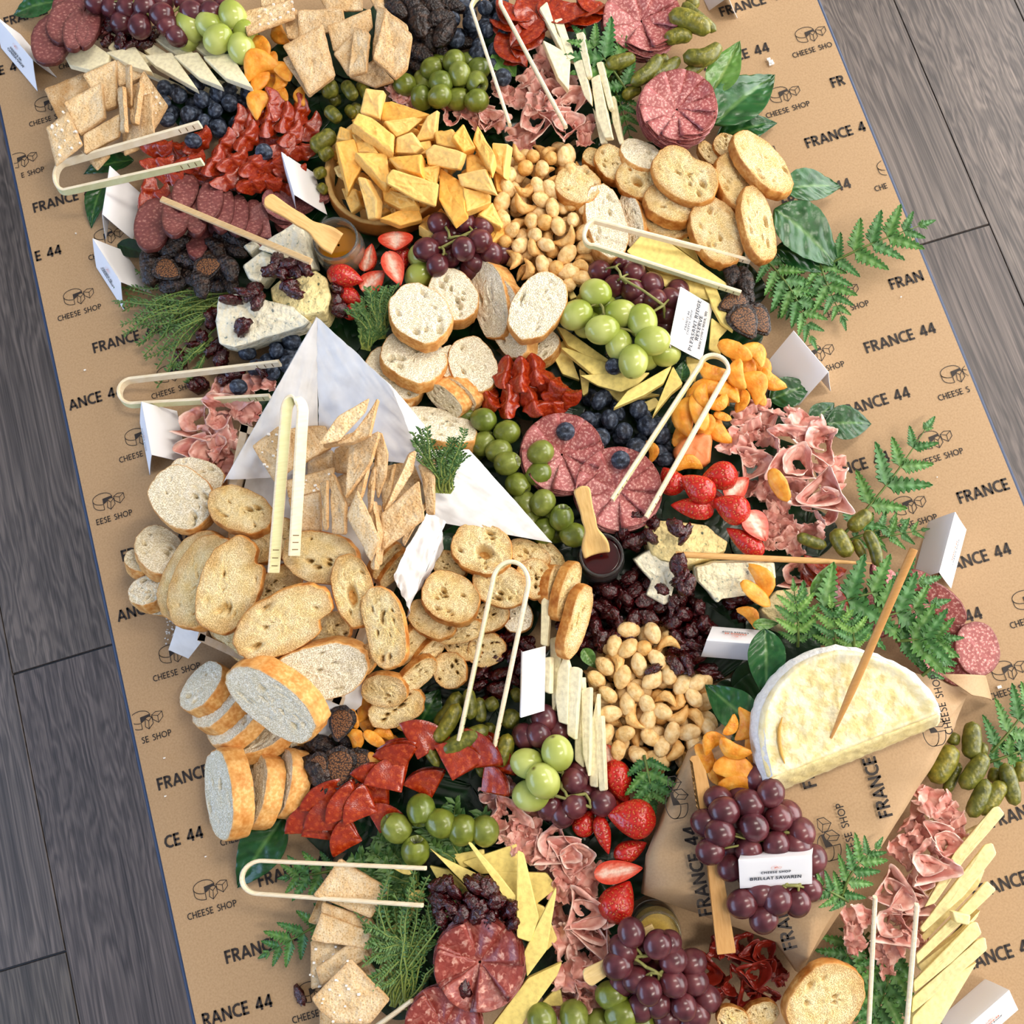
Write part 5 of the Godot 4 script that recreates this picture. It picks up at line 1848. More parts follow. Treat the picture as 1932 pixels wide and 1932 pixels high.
	zone(680, 900, 3.864)
	look = "golden round toast heaped right of the parchment"
	bread(k, look, g, 1, [885, 515, 62, 460, 370, 22, -8], 3)
	bread(k, look, g, 1, [655, 870, 64, 440, 360, 28, -12])
	bread(k, look, g, 1, [520, 1030, 52, 380, 260, 28, -8])
	bread(k, look, g, 1, [1020, 790, 58, 420, 310, 15, 0])
	bread(k, look, g, 1, [1270, 740, 52, 300, 270, 60, 0])
	bread(k, look, g, 1, [1230, 560, 46, 330, 190, 25, -20])
	bread(k, look, g, 1, [1390, 570, 40, 260, 140, 50, -30])
	bread(k, look, g, 1, [650, 640, 44, 260, 200, 20, 0])
	bread(k, look, g, 1, [720, 1130, 46, 380, 170, -10, 20])
	bread(k, look, g, 1, [750, 1240, 36, 290, 190, 20, 0])
	bread(k, look, g, 1, [920, 1265, 36, 290, 240, -20, 10], 4)
	bread(k, look, g, 1, [950, 1010, 44, 270, 220, -30, 0])
	bread(k, look, g, 0, [1140, 1010, 38, 250, 230, 70, 0])
	bread(k, look, g, 1, [650, 1410, 40, 270, 250, 80, 0])
	bread(k, look, g, 1, [170, 1560, 52, 340, 240, 5, 22])
	bread(k, look, g, 1, [260, 1690, 44, 430, 260, -22, 10])
	bread(k, look, g, 1, [420, 1450, 48, 350, 160, -42, 35])
	bread(k, look, g, 1, [390, 1210, 44, 420, 150, -52, 40])
	bread(k, look, g, 1, [500, 1300, 40, 320, 130, -48, 40])
	settle(k, Vector2(967, 1060), "the tongs over the gherkins")
	look = "toast standing on edge by the pale cheese slices"
	bread(k, look, g, 1, [1425, 790, 50, 300, 110, 96, -52])
	bread(k, look, g, 1, [1525, 840, 56, 450, 130, 106, -52])
	bread(k, look, g, 1, [1590, 1060, 60, 560, 150, 106, -52], 2)
	settle(k, Vector2(1134, 1046), "the jam jar")
	# orange-brown crusts beside the crackers
	zone(400, 700, 3.864)
	look = "brown toast end poking out under the crackers"
	bread(k, look, g, 1, [1280, 1390, 62, 320, 100, -52, 50])
	bread(k, look, g, 1, [1340, 1450, 60, 330, 100, -50, 50])
	settle(k, Vector2(880, 990), "the olives")
	# the toasts at the upper right
	k = "c2"
	g = "toasts at the upper right by the big leaves"
	zone(900, 0, 3.864)
	look = "golden toast below the salami pinwheel"
	bread(k, look, g, 1, [735, 1340, 46, 340, 270, 14, -12])
	bread(k, look, g, 1, [985, 1180, 40, 290, 220, 50, 0])
	bread(k, look, g, 1, [850, 1145, 34, 170, 130, 30, 0])
	bread(k, look, g, 1, [1160, 1300, 44, 300, 260, 30, 0], 3)
	bread(k, look, g, 0, [1200, 1120, 40, 330, 190, 25, -25])
	bread(k, look, g, 1, [1520, 1265, 58, 520, 360, 32, 0], 1)
	bread(k, look, g, 1, [1420, 1465, 48, 400, 280, 18, -12])
	bread(k, look, g, 1, [1390, 1620, 36, 340, 230, 14, -12])
	bread(k, look, g, 0, [945, 1610, 46, 560, 290, 74, -12])
	bread(k, look, g, 0, [1125, 1610, 38, 430, 170, 78, 30])
	bread(k, look, g, 1, [1755, 1680, 52, 520, 350, 62, -8])
	bread(k, look, g, 1, [1410, 1040, 30, 160, 120, 50, 0])
	bread(k, look, g, 1, [1690, 1110, 32, 210, 110, 50, 0])
	zone(1350, 0, 3.3196)
	bread(k, look, g, 1, [272, 1400, 58, 490, 190, 76, -20])
	bread(k, look, g, 1, [125, 1130, 48, 370, 200, 66, -22])
	bread(k, look, g, 1, [300, 1010, 54, 500, 210, 48, -22])
	bread(k, look, g, 1, [75, 915, 36, 190, 150, 40, 0])
	settle(k, Vector2(1277, 207), "the pinwheel")
	zone(1350, 1400, 3.3196)
	k = "c3"
	g = "toasts at the near edge"
	look = "large grilled toast by the dark greens, cut off by the near edge"
	bread(k, look, g, 1, [690, 1640, 60, 560, 420, -52, 12])
	clusters.erase(k)
	look = "small toast under the near red dried meat"
	bread(k, look, g, 1, [110, 1740, 50, 210, 160, 20, 0])
	bread(k, look, g, 1, [290, 1710, 46, 230, 160, -20, 0])
	settle(k, Vector2(1561, 1888), "the large grilled toast")

func crackers() -> void:
	var k = "k1"
	var g = "crackers by the far-side tongs"
	zone(0, 0, 3.864)
	var look = "pale seeded cracker in the heap beside the white cheese slices"
	cracker(k, look, g, [325, 655, 640, 520, 760, 760, 440, 900], 22, 0, 0, 0.75)
	cracker(k, look, g, [600, 545, 850, 440, 852, 780, 770, 805, 700, 700], 40, -60, 6, 0.15)
	cracker(k, look, g, [470, 755, 745, 600, 768, 862, 580, 988], 46, 0, 0, 0.15)
	cracker(k, look, g, [325, 925, 485, 800, 597, 1052, 395, 1210], 48, 60, 8, 0.15, true)
	cracker(k, look, g, [605, 985, 890, 825, 870, 1000, 620, 1130], 42, -30, 20, 0.2)
	cracker(k, look, g, [860, 640, 895, 625, 915, 965, 885, 970], 52, 86, 50, 0.3)
	cracker(k, look, g, [905, 470, 940, 465, 945, 770, 915, 785], 48, 88, 50, 0.3)
	cracker(k, look, g, [950, 640, 1035, 595, 995, 905, 965, 910], 48, 100, 40, 0.3)
	cracker(k, look, g, [1010, 700, 1090, 670, 1115, 965, 900, 1060], 42, 95, 25, 0.3)
	cracker(k, look, g, [1010, 600, 1050, 520, 1222, 765, 1110, 960, 1090, 780], 36, 55, 0, 0.2, true)
	cracker(k, look, g, [880, 905, 1100, 880, 1110, 1040, 900, 1130], 30, 0, 0, 0.35)
	cracker(k, look, g, [570, 1080, 760, 1040, 800, 1130, 700, 1240], 24, 0, 0, 0.3)
	cracker(k, look, g, [850, 440, 990, 420, 1060, 560, 870, 640], 30, 0, 0, 0.3)
	settle(k, Vector2(105, 336), "the tongs' bend")
	k = "k2"
	g = "brown crackers at the far end by the olives"
	zone(450, 0, 3.864)
	look = "tan square cracker in the heap above the cheddar chunks"
	cracker(k, look, g, [20, 85, 390, -5, 412, 120, 60, 248], 44, 0, -25, 0.35, true)
	cracker(k, look, g, [315, 420, 480, 330, 700, 560, 512, 705], 46, 0, 0, 0.55)
	cracker(k, look, g, [320, 325, 610, 165, 705, 545, 512, 690], 54, 0, 0, 0.45)
	cracker(k, look, g, [325, 80, 430, 68, 445, 300, 360, 290], 38, 90, 10, 0.6)
	cracker(k, look, g, [428, 72, 760, 60, 780, 200, 440, 300], 42, 0, 10, 0.5)
	cracker(k, look, g, [640, 182, 960, 55, 980, 190, 790, 400, 690, 370], 48, -20, 10, 0.45)
	cracker(k, look, g, [690, 390, 850, 215, 960, 330, 800, 548], 52, -40, 0, 0.5)
	cracker(k, look, g, [845, 188, 955, 240, 930, 520, 800, 560], 60, 95, 15, 0.4)
	cracker(k, look, g, [960, 430, 1000, 30, 1072, 55, 990, 440], 58, 95, 30, 0.4)
	cracker(k, look, g, [980, 432, 1078, 70, 1268, 258, 1230, 500, 1142, 578], 64, 60, 0, 0.45)
	cracker(k, look, g, [800, 560, 990, 430, 1135, 590, 990, 632], 40, 0, 0, 0.55)
	cracker(k, look, g, [560, -60, 900, -40, 905, 70, 650, 80], 40, 0, 0, 0.5)
	cracker(k, look, g, [930, -60, 1100, -50, 1110, 60, 1000, 70], 46, 0, 0, 0.6)
	cracker(k, look, g, [150, -60, 330, -80, 330, 20, 160, 50], 34, 0, 0, 0.3)
	cracker(k, look, g, [1080, 80, 1235, 190, 1230, 300, 1100, 250], 54, 50, 0, 0.5)
	settle(k, Vector2(830, 150), "the olives")
	k = "k3"
	g = "crackers standing in the parchment-lined box"
	zone(400, 700, 3.864)
	look = "brown cracker standing in the parchment-lined box"
	cracker(k, look, g, [285, 545, 480, 395, 560, 430, 600, 700, 455, 812], 92, 0, 0, 0.3, true)
	cracker(k, look, g, [540, 430, 690, 395, 782, 600, 600, 720], 86, 0, 0, 0.45)
	cracker(k, look, g, [690, 405, 830, 400, 870, 560, 760, 620], 74, 0, 0, 0.5)
	cracker(k, look, g, [765, 540, 920, 330, 1150, 195, 1120, 300, 930, 510], 122, -42, 20, 0.1)
	cracker(k, look, g, [806, 552, 1000, 500, 1170, 300, 1215, 200, 1150, 470, 1020, 530], 116, -42, -15, 0.35)
	cracker(k, look, g, [1000, 545, 1222, 438, 1160, 660, 970, 930], 108, 110, 20, 0.5)
	cracker(k, look, g, [1185, 450, 1225, 440, 1276, 600, 1260, 760, 1200, 930, 1170, 820], 104, 95, 25, 0.4)
	cracker(k, look, g, [780, 810, 830, 790, 830, 1150, 812, 1165], 100, 86, 45, 0.35)
	cracker(k, look, g, [860, 748, 885, 750, 975, 960, 970, 1190, 880, 1190], 100, 85, 25, 0.45)
	cracker(k, look, g, [1050, 800, 1115, 650, 1135, 700, 1090, 900, 1060, 960], 106, 105, 35, 0.4)
	cracker(k, look, g, [1125, 850, 1165, 685, 1180, 700, 1150, 1000, 1130, 1040], 104, 100, 45, 0.35)
	cracker(k, look, g, [1225, 1000, 1300, 670, 1325, 670, 1290, 880, 1240, 1040], 102, 105, 45, 0.4)
	cracker(k, look, g, [1250, 1025, 1440, 600, 1490, 580, 1460, 740, 1290, 1000], 104, -62, 35, 0.35)
	cracker(k, look, g, [968, 1050, 1050, 865, 1140, 1050, 1218, 1228, 1150, 1395], 112, 65, 20, 0.02)
	cracker(k, look, g, [1155, 960, 1180, 945, 1225, 1180, 1195, 1455, 1175, 1440], 104, 88, 45, 0.35)
	cracker(k, look, g, [1190, 980, 1215, 970, 1240, 1200, 1215, 1420, 1200, 1400], 100, 88, 45, 0.4)
	cracker(k, look, g, [1230, 1042, 1508, 795, 1548, 1082, 1240, 1310], 106, -40, 0, 0.6)
	cracker(k, look, g, [1490, 640, 1622, 635, 1618, 1050, 1560, 1040, 1530, 800], 88, 92, 15, 0.6)
	cracker(k, look, g, [1380, 1240, 1580, 910, 1580, 950, 1400, 1280], 84, -60, 0, 0.4)
	cracker(k, look, g, [535, 800, 890, 700, 890, 850, 560, 930], 82, -15, 20, 0.4, true)
	cracker(k, look, g, [560, 930, 790, 870, 800, 1170, 600, 1180], 76, 0, 10, 0.6)
	cracker(k, look, g, [885, 570, 1015, 500, 1020, 750, 890, 740], 72, 90, 15, 0.75)
	cracker(k, look, g, [690, 640, 885, 560, 895, 740, 690, 760], 66, 0, 0, 0.7)
	cracker(k, look, g, [900, 780, 1060, 700, 1080, 960, 940, 1000], 66, 0, 0, 0.75)
	cracker(k, look, g, [1200, 700, 1500, 640, 1520, 900, 1240, 960], 60, 0, 0, 0.8)
	settle(k, Vector2(558, 752), "the tall tongs' bend")
	k = "k4"
	g = "square crackers in the near tongs"
	zone(400, 1550, 4.83)
	look = "square salted cracker in the overlapping near row"
	cracker(k, look, g, [985, 1720, 1440, 1760, 1450, 2000, 985, 2000], 20, 0, 0, 0.1)
	cracker(k, look, g, [1330, 1160, 1622, 1500, 1560, 1540, 1290, 1330], 26, 0, 0, 0.5)
	cracker(k, look, g, [875, 915, 1090, 430, 1130, 500, 960, 940], 26, 0, 0, 0.3)
	cracker(k, look, g, [1200, 760, 1450, 880, 1545, 1040, 1550, 1180, 1400, 1260, 1250, 1000], 28, 0, 0, 0.5)
	cracker(k, look, g, [1165, 335, 1618, 622, 1450, 882, 925, 672], 44, 0, 0, 0.30)
	cracker(k, look, g, [1000, 732, 1450, 890, 1400, 1060, 960, 950], 42, 0, 0, 0.55)
	cracker(k, look, g, [990, 830, 1472, 1012, 1430, 1160, 900, 1085], 44, 0, -4, 0.25)
	cracker(k, look, g, [890, 1090, 1250, 1112, 1300, 1420, 895, 1540], 36, 0, 0, 0.20, true)
	cracker(k, look, g, [932, 1342, 1330, 1055, 1440, 1230, 990, 1500], 44, 0, 0, 0.22)
	cracker(k, look, g, [903, 1615, 1257, 1250, 1622, 1627, 1440, 1847, 1130, 1842, 985, 1730], 54, 0, 0, 0.30, true)
	settle(k, Vector2(457, 1653), "the near tongs' bend")

func slices_of_cheese() -> void:
	var k = "s1"
	var g = "white cheese triangles beside blueberries"
	var look = "pale cheese triangle in the overlapping row above blueberries"
	zone(0, 0, 3.864)
	var P0 = M.cheese_pale as Material
	var P = [[455, 290, 470, 195, 560, 235, 800, 395, 780, 450, 650, 508, 500, 470, 455, 380], [785, 350, 805, 228, 1000, 360, 1120, 430, 1000, 500], [770, 378, 985, 338, 1112, 527, 960, 482],
		[985, 310, 990, 238, 1215, 385, 1300, 470, 1130, 430], [1055, 402, 1250, 380, 1445, 655, 1130, 475], [1110, 270, 1130, 203, 1400, 375, 1470, 470, 1280, 395], [1265, 402, 1440, 378, 1625, 635, 1450, 565],
		[1380, 310, 1400, 234, 1640, 385, 1720, 480, 1500, 405], [1478, 408, 1680, 388, 1842, 640, 1640, 565]]
	for n in P.size(): cheese("cheese_slice", k, look, g, P0, P[n], [30, 24, 34, 26, 38, 28, 42, 30, 46][n], 0, -6 if n % 2 else -14, 5.5, 0.4)
	for q in [[1000, 510, 1120, 530, 1450, 680, 1300, 640], [1300, 560, 1640, 680, 1560, 690, 1400, 640], [1560, 570, 1840, 660, 1800, 690, 1640, 670]]: cheese("cheese_slice", k, look, g, P0, q, 20, 0, 0, 6, 0.4)
	settle(k, Vector2(129, 181), "the crackers")
	k = "s2"
	g = "pale cheese strips at the far end"
	look = "pale cheese strip standing between ham and gherkins"
	zone(900, 0, 3.864)
	for q in [[455, 55, 510, 8, 600, 290, 690, 395, 640, 410], [480, 290, 560, 330, 685, 405, 670, 660, 590, 560], [562, 142, 620, 128, 700, 370, 740, 450, 660, 420], [700, 450, 765, 430, 830, 690, 830, 760, 780, 700], [718, 242, 775, 228, 832, 545, 800, 565],
			[830, 570, 890, 540, 985, 1000, 930, 1005, 870, 860], [868, 455, 915, 445, 990, 780, 960, 800], [960, 710, 1000, 695, 1065, 1040, 1040, 1055, 990, 900], [840, 780, 900, 860, 940, 1030, 900, 1050]]:
		cheese("cheese_strip", k, look, g, P0, q, 44 + 4.0 * sin(q[0]), 80, 20 if q[0] > 600 else -10, 6, 0.5)
	settle(k, Vector2(1155, 305), "the toasts")
	k = "s3"
	g = "yellow cheese triangles round the green grapes"
	look = "long yellow cheese triangle fanned round the green grapes"
	zone(1050, 400, 3.864)
	var Y = M.cheese_yellow as Material
	P = [[870, 165, 985, 200, 1048, 375, 850, 235], [510, 285, 620, 165, 830, 225, 1246, 522, 1235, 548, 1050, 500, 660, 400], [640, 400, 800, 440, 1175, 560, 1172, 662, 800, 555], [1050, 480, 1170, 560, 1292, 868, 1200, 800, 1130, 670],
		[1130, 770, 1248, 855, 1180, 930, 1200, 1045, 1110, 1000], [945, 1050, 1050, 1080, 1010, 1240, 955, 1225], [0, 830, 60, 850, 392, 1085, 300, 1100, 80, 970], [-50, 1000, 60, 930, 170, 1225, 40, 1180], [30, 990, 60, 985, 372, 1100, 385, 1178, 262, 1182],
		[168, 1190, 400, 1175, 682, 1170, 590, 1262, 470, 1312, 300, 1265], [350, 1285, 560, 1300, 760, 1330, 460, 1390], [412, 1432, 520, 1300, 842, 1115, 780, 1245, 640, 1332], [560, 1420, 720, 1350, 760, 1400, 680, 1450], [698, 1492, 850, 1120, 922, 1250, 840, 1315],
		[165, 1140, 240, 1200, 230, 1320, 190, 1340], [60, 470, 150, 620, 100, 640, 75, 560]]
	for n in P.size(): cheese("cheese_slice", k, look, g, Y, P[n], [34, 44, 36, 40, 34, 32, 34, 24, 38, 40, 28, 44, 28, 42, 24, 30][n], 0, [0, 0, 0, -8, 10, 0, -12, 0, -12, 6, 0, -8, 0, -14, 0, 0][n], 5, 0.25)
	settle(k, Vector2(1355, 672), "the apricot tongs' bend")
	k = "s4"
	g = "yellow cheese triangles fanned at the near end"
	look = "bright yellow cheese triangle in the near fan"
	zone(700, 1550, 4.83)
	P = [[740, 300, 1030, 250, 1040, 400, 820, 420], [830, 370, 1060, 290, 1330, 200, 1345, 460, 1000, 480], [1130, 455, 1600, 468, 1700, 600, 1500, 760, 1250, 700], [530, 240, 640, 320, 1022, 505, 1000, 700, 900, 620], [878, 188, 908, 185, 1140, 450, 1330, 690, 1280, 800, 1130, 560],
		[1335, 258, 1392, 288, 1535, 880, 1450, 1100, 1330, 1060, 1325, 700], [1683, 604, 1690, 645, 1605, 1170, 1420, 1420, 1395, 1190], [1480, 740, 1580, 780, 1700, 1080, 1600, 1180], [1090, 1880, 1430, 1430, 1740, 1285, 1700, 1400, 1440, 1760, 1340, 1900], [1520, 1690, 1720, 1480, 1755, 1680],
		[130, 1000, 420, 780, 450, 640, 330, 1010, 100, 1180], [530, 400, 700, 440, 900, 640, 700, 700], [330, 640, 480, 620, 480, 760, 340, 800], [70, 1330, 200, 1180, 190, 1500, 110, 1560], [200, 430, 380, 440, 360, 490, 290, 480]]
	for n in P.size(): cheese("cheese_slice", k, look, g, Y, P[n], [34, 36, 36, 44, 52, 56, 58, 38, 46, 34, 22, 34, 28, 20, 34][n], 0, [0, 0, 0, -6, -8, -6, 8, 0, 8, 0, 0, 0, 0, 0, 0][n], 4.5, 0.2)
	settle(k, Vector2(905, 1815), "the coarse salami pinwheel")
	k = "s5"
	g = "standing white cheese slices by the nuts"
	look = "pale cheese slice standing in the curved row beside the nuts"
	zone(700, 1250, 3.513)
	P = [[1130, -30, 1190, -40, 1185, 210, 1140, 190], [1185, -160, 1255, -180, 1260, 200, 1200, 330], [1220, 230, 1235, 60, 1285, -60, 1312, 30, 1300, 415, 1240, 395], [1292, 40, 1350, 25, 1388, 45, 1352, 515, 1300, 480], [1348, 400, 1400, 90, 1420, 560, 1405, 700, 1350, 650], [1395, 175, 1455, 162, 1450, 600, 1440, 760, 1400, 600],
		[1440, 520, 1500, 200, 1505, 600, 1500, 830, 1448, 820], [1478, 360, 1532, 350, 1552, 850, 1512, 855], [1160, 400, 1240, 330, 1300, 520, 1220, 500]]
	for n in P.size(): cheese("cheese_slice", k, look, g, P0, P[n], [52, 48, 52, 54, 48, 52, 48, 50, 30][n], 88, [28, 34, 24, 20, 30, 22, 28, 24, 0][n], 6, 0.5)
	zone(680, 900, 3.864)
	cheese("cheese_slice", k, look, g, P0, [1318, 900, 1350, 865, 1388, 900, 1362, 1235, 1312, 1222], 54, 88, 15, 6, 0.5, "f4f4f0")
	settle(k, Vector2(1005, 1290), "the standing card")
	k = "s6"
	g = "pale cheese batons at the near right"
	look = "long pale cheese baton in the slanting near row"
	zone(1350, 1400, 3.3196)
	P = [[1740, 408, 1775, 400, 1812, 450, 1560, 740, 1375, 1010, 1308, 1035, 1500, 690], [1580, 560, 1660, 520, 1500, 770, 1330, 960], [1690, 640, 1735, 632, 1762, 700, 1560, 960, 1300, 1195, 1280, 1165], [1600, 820, 1690, 800, 1650, 900, 1300, 1260, 1270, 1240], [1700, 868, 1760, 925, 1620, 1060, 1262, 1395, 1255, 1330, 1560, 1020],
		[1480, 1060, 1600, 1085, 1590, 1150, 1500, 1130], [1560, 1170, 1660, 1050, 1640, 1100, 1290, 1440, 1270, 1400], [1600, 1132, 1640, 1125, 1668, 1200, 1480, 1380, 1245, 1570, 1240, 1500], [1640, 1240, 1690, 1222, 1703, 1300, 1440, 1530, 1228, 1700, 1235, 1600], [1470, 1470, 1640, 1380, 1400, 1780, 1230, 1780, 1235, 1720]]
	for n in P.size(): cheese("cheese_baton", k, look, g, P0, P[n], [44, 34, 46, 36, 48, 56, 38, 50, 52, 44][n], -48, [-14, 0, -14, 0, -14, 0, 0, -14, -14, 0][n], 7, 0.5, "fbf3d0")
	settle(k, Vector2(1770, 1460), "the corner gherkins")

func cheddar() -> void:
	var k = "ch"
	var g = "cheddar chunks in the hollowed wheel"
	var look = "broken orange cheddar chunk in the heap"
	zone(450, 0, 3.864)
	# the hollowed wheel
	var c = w2(1075, 1225)
	var u = 0.030
	var r = 445.0 / zn.z * px(c, u)
	var o = Geo.new()
	var row = -1
	for q in [[0.02, 0.004], [0.80, 0.006], [0.90, 0.012], [0.915, u - 0.002], [0.93, u], [0.985, u + 0.0004], [1.0, u - 0.0014], [1.03, u * 0.5], [1.0, 0.001], [0.5, 0.0005], [0.02, 0.0005]]:
		var first = o.v.size()
		for n in 72:
			var a = TAU * n / 72
			var w: float = r * q[0] * (1.0 + 0.012 * nz(cos(a) * 2.0, sin(a) * 2.0, 3.0)) 
			o.p(Vector3(cos(a) * w * 1.02, q[1] + 0.0008 * nz(cos(a) * 4.0, sin(a) * 4.0, q[0] * 3.0), sin(a) * w), K("e4bc78") if q[0] < 0.995 else K("c87a2c"))
		if row >= 0: o.ring_join(row, first, 72)
		row = first
	var wh = solo("hollow_cheese_wheel", o.done(), M.rind, Transform3D(Basis(), at(c, 0.0)), "hollowed orange-rinded cheese wheel holding the cheddar chunks", "cheese")
	wh.position = at(c, u) - UP * u
	var P = [[925, 640, 1062, 660, 1030, 872, 885, 822], [870, 820, 960, 850, 1142, 985, 1130, 1112, 1050, 1062, 830, 890], [1058, 740, 1120, 738, 1392, 830, 1130, 902, 1038, 870], [1058, 882, 1382, 838, 1240, 962, 1148, 1002], [1370, 850, 1452, 798, 1430, 1012, 1278, 1032],
		[738, 920, 815, 948, 822, 1032, 708, 1012], [708, 1030, 842, 1010, 902, 1212, 800, 1402], [828, 980, 882, 958, 1022, 1112, 868, 1102], [1148, 1000, 1262, 958, 1342, 1072, 1290, 1122, 1138, 1112], [848, 1105, 1082, 1113, 1112, 1342, 1078, 1355],
		[1088, 1150, 1332, 1118, 1332, 1272, 1158, 1222], [1078, 1282, 1122, 1233, 1462, 1340, 1440, 1508, 1278, 1452, 1078, 1332], [1358, 1100, 1420, 1048, 1642, 1110, 1600, 1235, 1380, 1202], [1428, 960, 1562, 938, 1602, 1082, 1440, 1052], [1558, 990, 1642, 898, 1732, 1082, 1640, 1112],
		[1708, 1020, 1742, 908, 1872, 1132, 1840, 1235, 1730, 1062], [1588, 1270, 1802, 1228, 1872, 1412, 1620, 1352], [1638, 1360, 1842, 1418, 1842, 1482, 1660, 1542], [1468, 1222, 1642, 1332, 1652, 1542, 1560, 1622, 1458, 1452], [1328, 1222, 1472, 1198, 1440, 1372, 1330, 1282],
		[868, 1288, 922, 1300, 1012, 1462, 1000, 1592, 938, 1602], [1048, 1382, 1080, 1368, 1282, 1440, 1292, 1492, 1180, 1522, 1058, 1462], [1028, 1592, 1302, 1478, 1342, 1602, 1180, 1642], [748, 1370, 862, 1380, 902, 1502, 820, 1562], [933, 1300, 1042, 1360, 1040, 1482, 1000, 1432],
		[1748, 1562, 1852, 1468, 1935, 1642, 1920, 1672], [1828, 1640, 1940, 1660, 1935, 1702, 1828, 1792], [1308, 1642, 1422, 1558, 1452, 1692, 1380, 1682], [1848, 1040, 1965, 1048, 1935, 1302, 1858, 1242], [1658, 1110, 1742, 1128, 1832, 1242, 1658, 1262],
		[1860, 1250, 1950, 1270, 1960, 1420, 1880, 1400], [1660, 1540, 1800, 1490, 1830, 1600, 1700, 1640], [690, 1220, 760, 1180, 790, 1300, 720, 1290], [1250, 1050, 1400, 1020, 1420, 1110, 1290, 1130]]
	var H = [62, 68, 58, 62, 62, 52, 62, 58, 66, 66, 74, 78, 76, 64, 72, 70, 72, 64, 66, 68, 62, 60, 54, 44, 50, 52, 44, 44, 56, 62, 44, 44, 44, 58]
	for n in P.size():
		cheese("cheddar_chunk", k, look, g, M.cheddar, P[n], H[n], float(n * 47 % 180), [18, -20, 12, -26, 24, 14, -16, 20][n % 8], 11, 1.8, ["ffffff", "fff4d8", "ffe8b8", "fff8e4"][n % 4])
	for q in spots(outline([720, 1050, 900, 850, 1400, 880, 1850, 1050, 1900, 1400, 1600, 1600, 1100, 1620, 780, 1450]), 15, 60):
		var s = rng.randf_range(10, 17)
		var a = []
		var zz = zn
		zone(0, 0, 1)
		for e in 4:
			var an = TAU * e / 4 + rng.randf_range(-0.4, 0.4)
			a.append(q.x + cos(an) * s)
			a.append(q.y + sin(an) * s * rng.randf_range(0.5, 1.0))
		cheese("cheddar_chunk", "chx", "small orange cheddar piece low in the heap of chunks", g, M.cheddar, a, rng.randf_range(26, 40), rng.randf_range(0, 180), rng.randf_range(-30, 30), 11, 1.8, "ffe8b8")
		zn = zz
	settle(k, Vector2(632, 449), "the honey jar")
	clusters.erase("chx")

func parchment_box() -> void:
	# a low wooden box, set askew, lined with white parchment
	zone(0, 0, 1)
	var c = [Vector2(372, 1208), Vector2(455, 800), Vector2(800, 900), Vector2(640, 1330)]
	var node = thing("wooden_box", Transform3D(Basis(), at(Vector2(560, 1060), 0.0)))
	tag(node, "low pale wooden box lined with parchment, holding crackers and toast", "box")
	var o = node.position
	var hh = 0.056
	for k in 4:
		var a = at(c[k], hh)
		var b = at(c[(k + 1) % 4], hh)
		a.y = TOP
		b.y = TOP
		var d = (b - a).normalized()
		var inward = d.cross(UP)
		if inward.dot(o - a) < 0: inward = -inward
		var g = Geo.new()
		var l = a.distance_to(b)
		g.box(Vector3(0, 0.001, 0), Vector3(l, hh, 0.006))
		part(node, "side_board", g.done(), M.box_wood, Transform3D(Basis(d, UP, d.cross(UP)), a - o))
	# parchment: a peak behind the crackers, wings to the right and front
	var sheet = thing("parchment_sheet", Transform3D(Basis(), o))
	tag(sheet, "crumpled white parchment standing up behind and around the crackers", "parchment")
	var piece = func(called: String, q: Array, nu: int, nv: int, rough: float) -> void:      # corners a b c d as x y h, crumpled
		var P = []
		for k in range(0, q.size(), 3): P.append(at(Vector2(q[k], q[k + 1]), q[k + 2] * 0.001) - o)
		var g = Geo.new()
		var nrm = (P[1] - P[0] as Vector3).cross(P[3] - P[0]).normalized()
		shell(g, nu, nv, func(u, v):
			var e: Vector3 = (P[0] as Vector3).lerp(P[1], u).lerp((P[3] as Vector3).lerp(P[2], u), v)
			var cr = absf(nz(e.x * 22.0, e.z * 22.0, e.y * 22.0)) * 0.9 + 0.5 * absf(nz(e.x * 55.0 + 4.0, e.z * 55.0, e.y * 55.0))
			return e + nrm * rough * (cr - 0.4) * 0.45, 0.0003, white)
		part(sheet, called, g.done(), M.parchment)
	piece.call("back_fold", [598, 598, 118, 738, 728, 112, 800, 880, 86, 600, 850, 60], 22, 26, 0.006)
	piece.call("back_fold", [598, 598, 118, 600, 850, 60, 545, 900, 56, 424, 905, 62], 22, 26, 0.006)
	piece.call("back_fold", [598, 598, 118, 424, 905, 62, 420, 915, 40, 596, 602, 40], 12, 12, 0.003)
	piece.call("side_fold", [738, 728, 112, 800, 800, 80, 838, 905, 66, 790, 880, 76], 14, 16, 0.004)
	piece.call("side_fold", [770, 850, 84, 885, 848, 66, 1042, 1024, 52, 826, 985, 62], 22, 22, 0.007)
	piece.call("front_fold", [806, 965, 78, 842, 985, 70, 772, 1150, 62, 742, 1085, 84], 18, 26, 0.016)
	piece.call("front_fold", [842, 985, 70, 836, 1035, 50, 764, 1170, 52, 772, 1150, 62], 14, 18, 0.012)
	piece.call("liner", [478, 838, 44, 776, 906, 44, 640, 1285, 40, 402, 1192, 40], 20, 20, 0.004)
	piece.call("corner_flap", [334, 1176, 44, 392, 1196, 50, 356, 1242, 12, 318, 1226, 14], 8, 8, 0.002)
	piece.call("corner_flap", [690, 1270, 54, 682, 1330, 40, 612, 1396, 24, 570, 1350, 46], 12, 12, 0.002)
	# dark paper under the crackers
	zone(300, 250, 1.0)

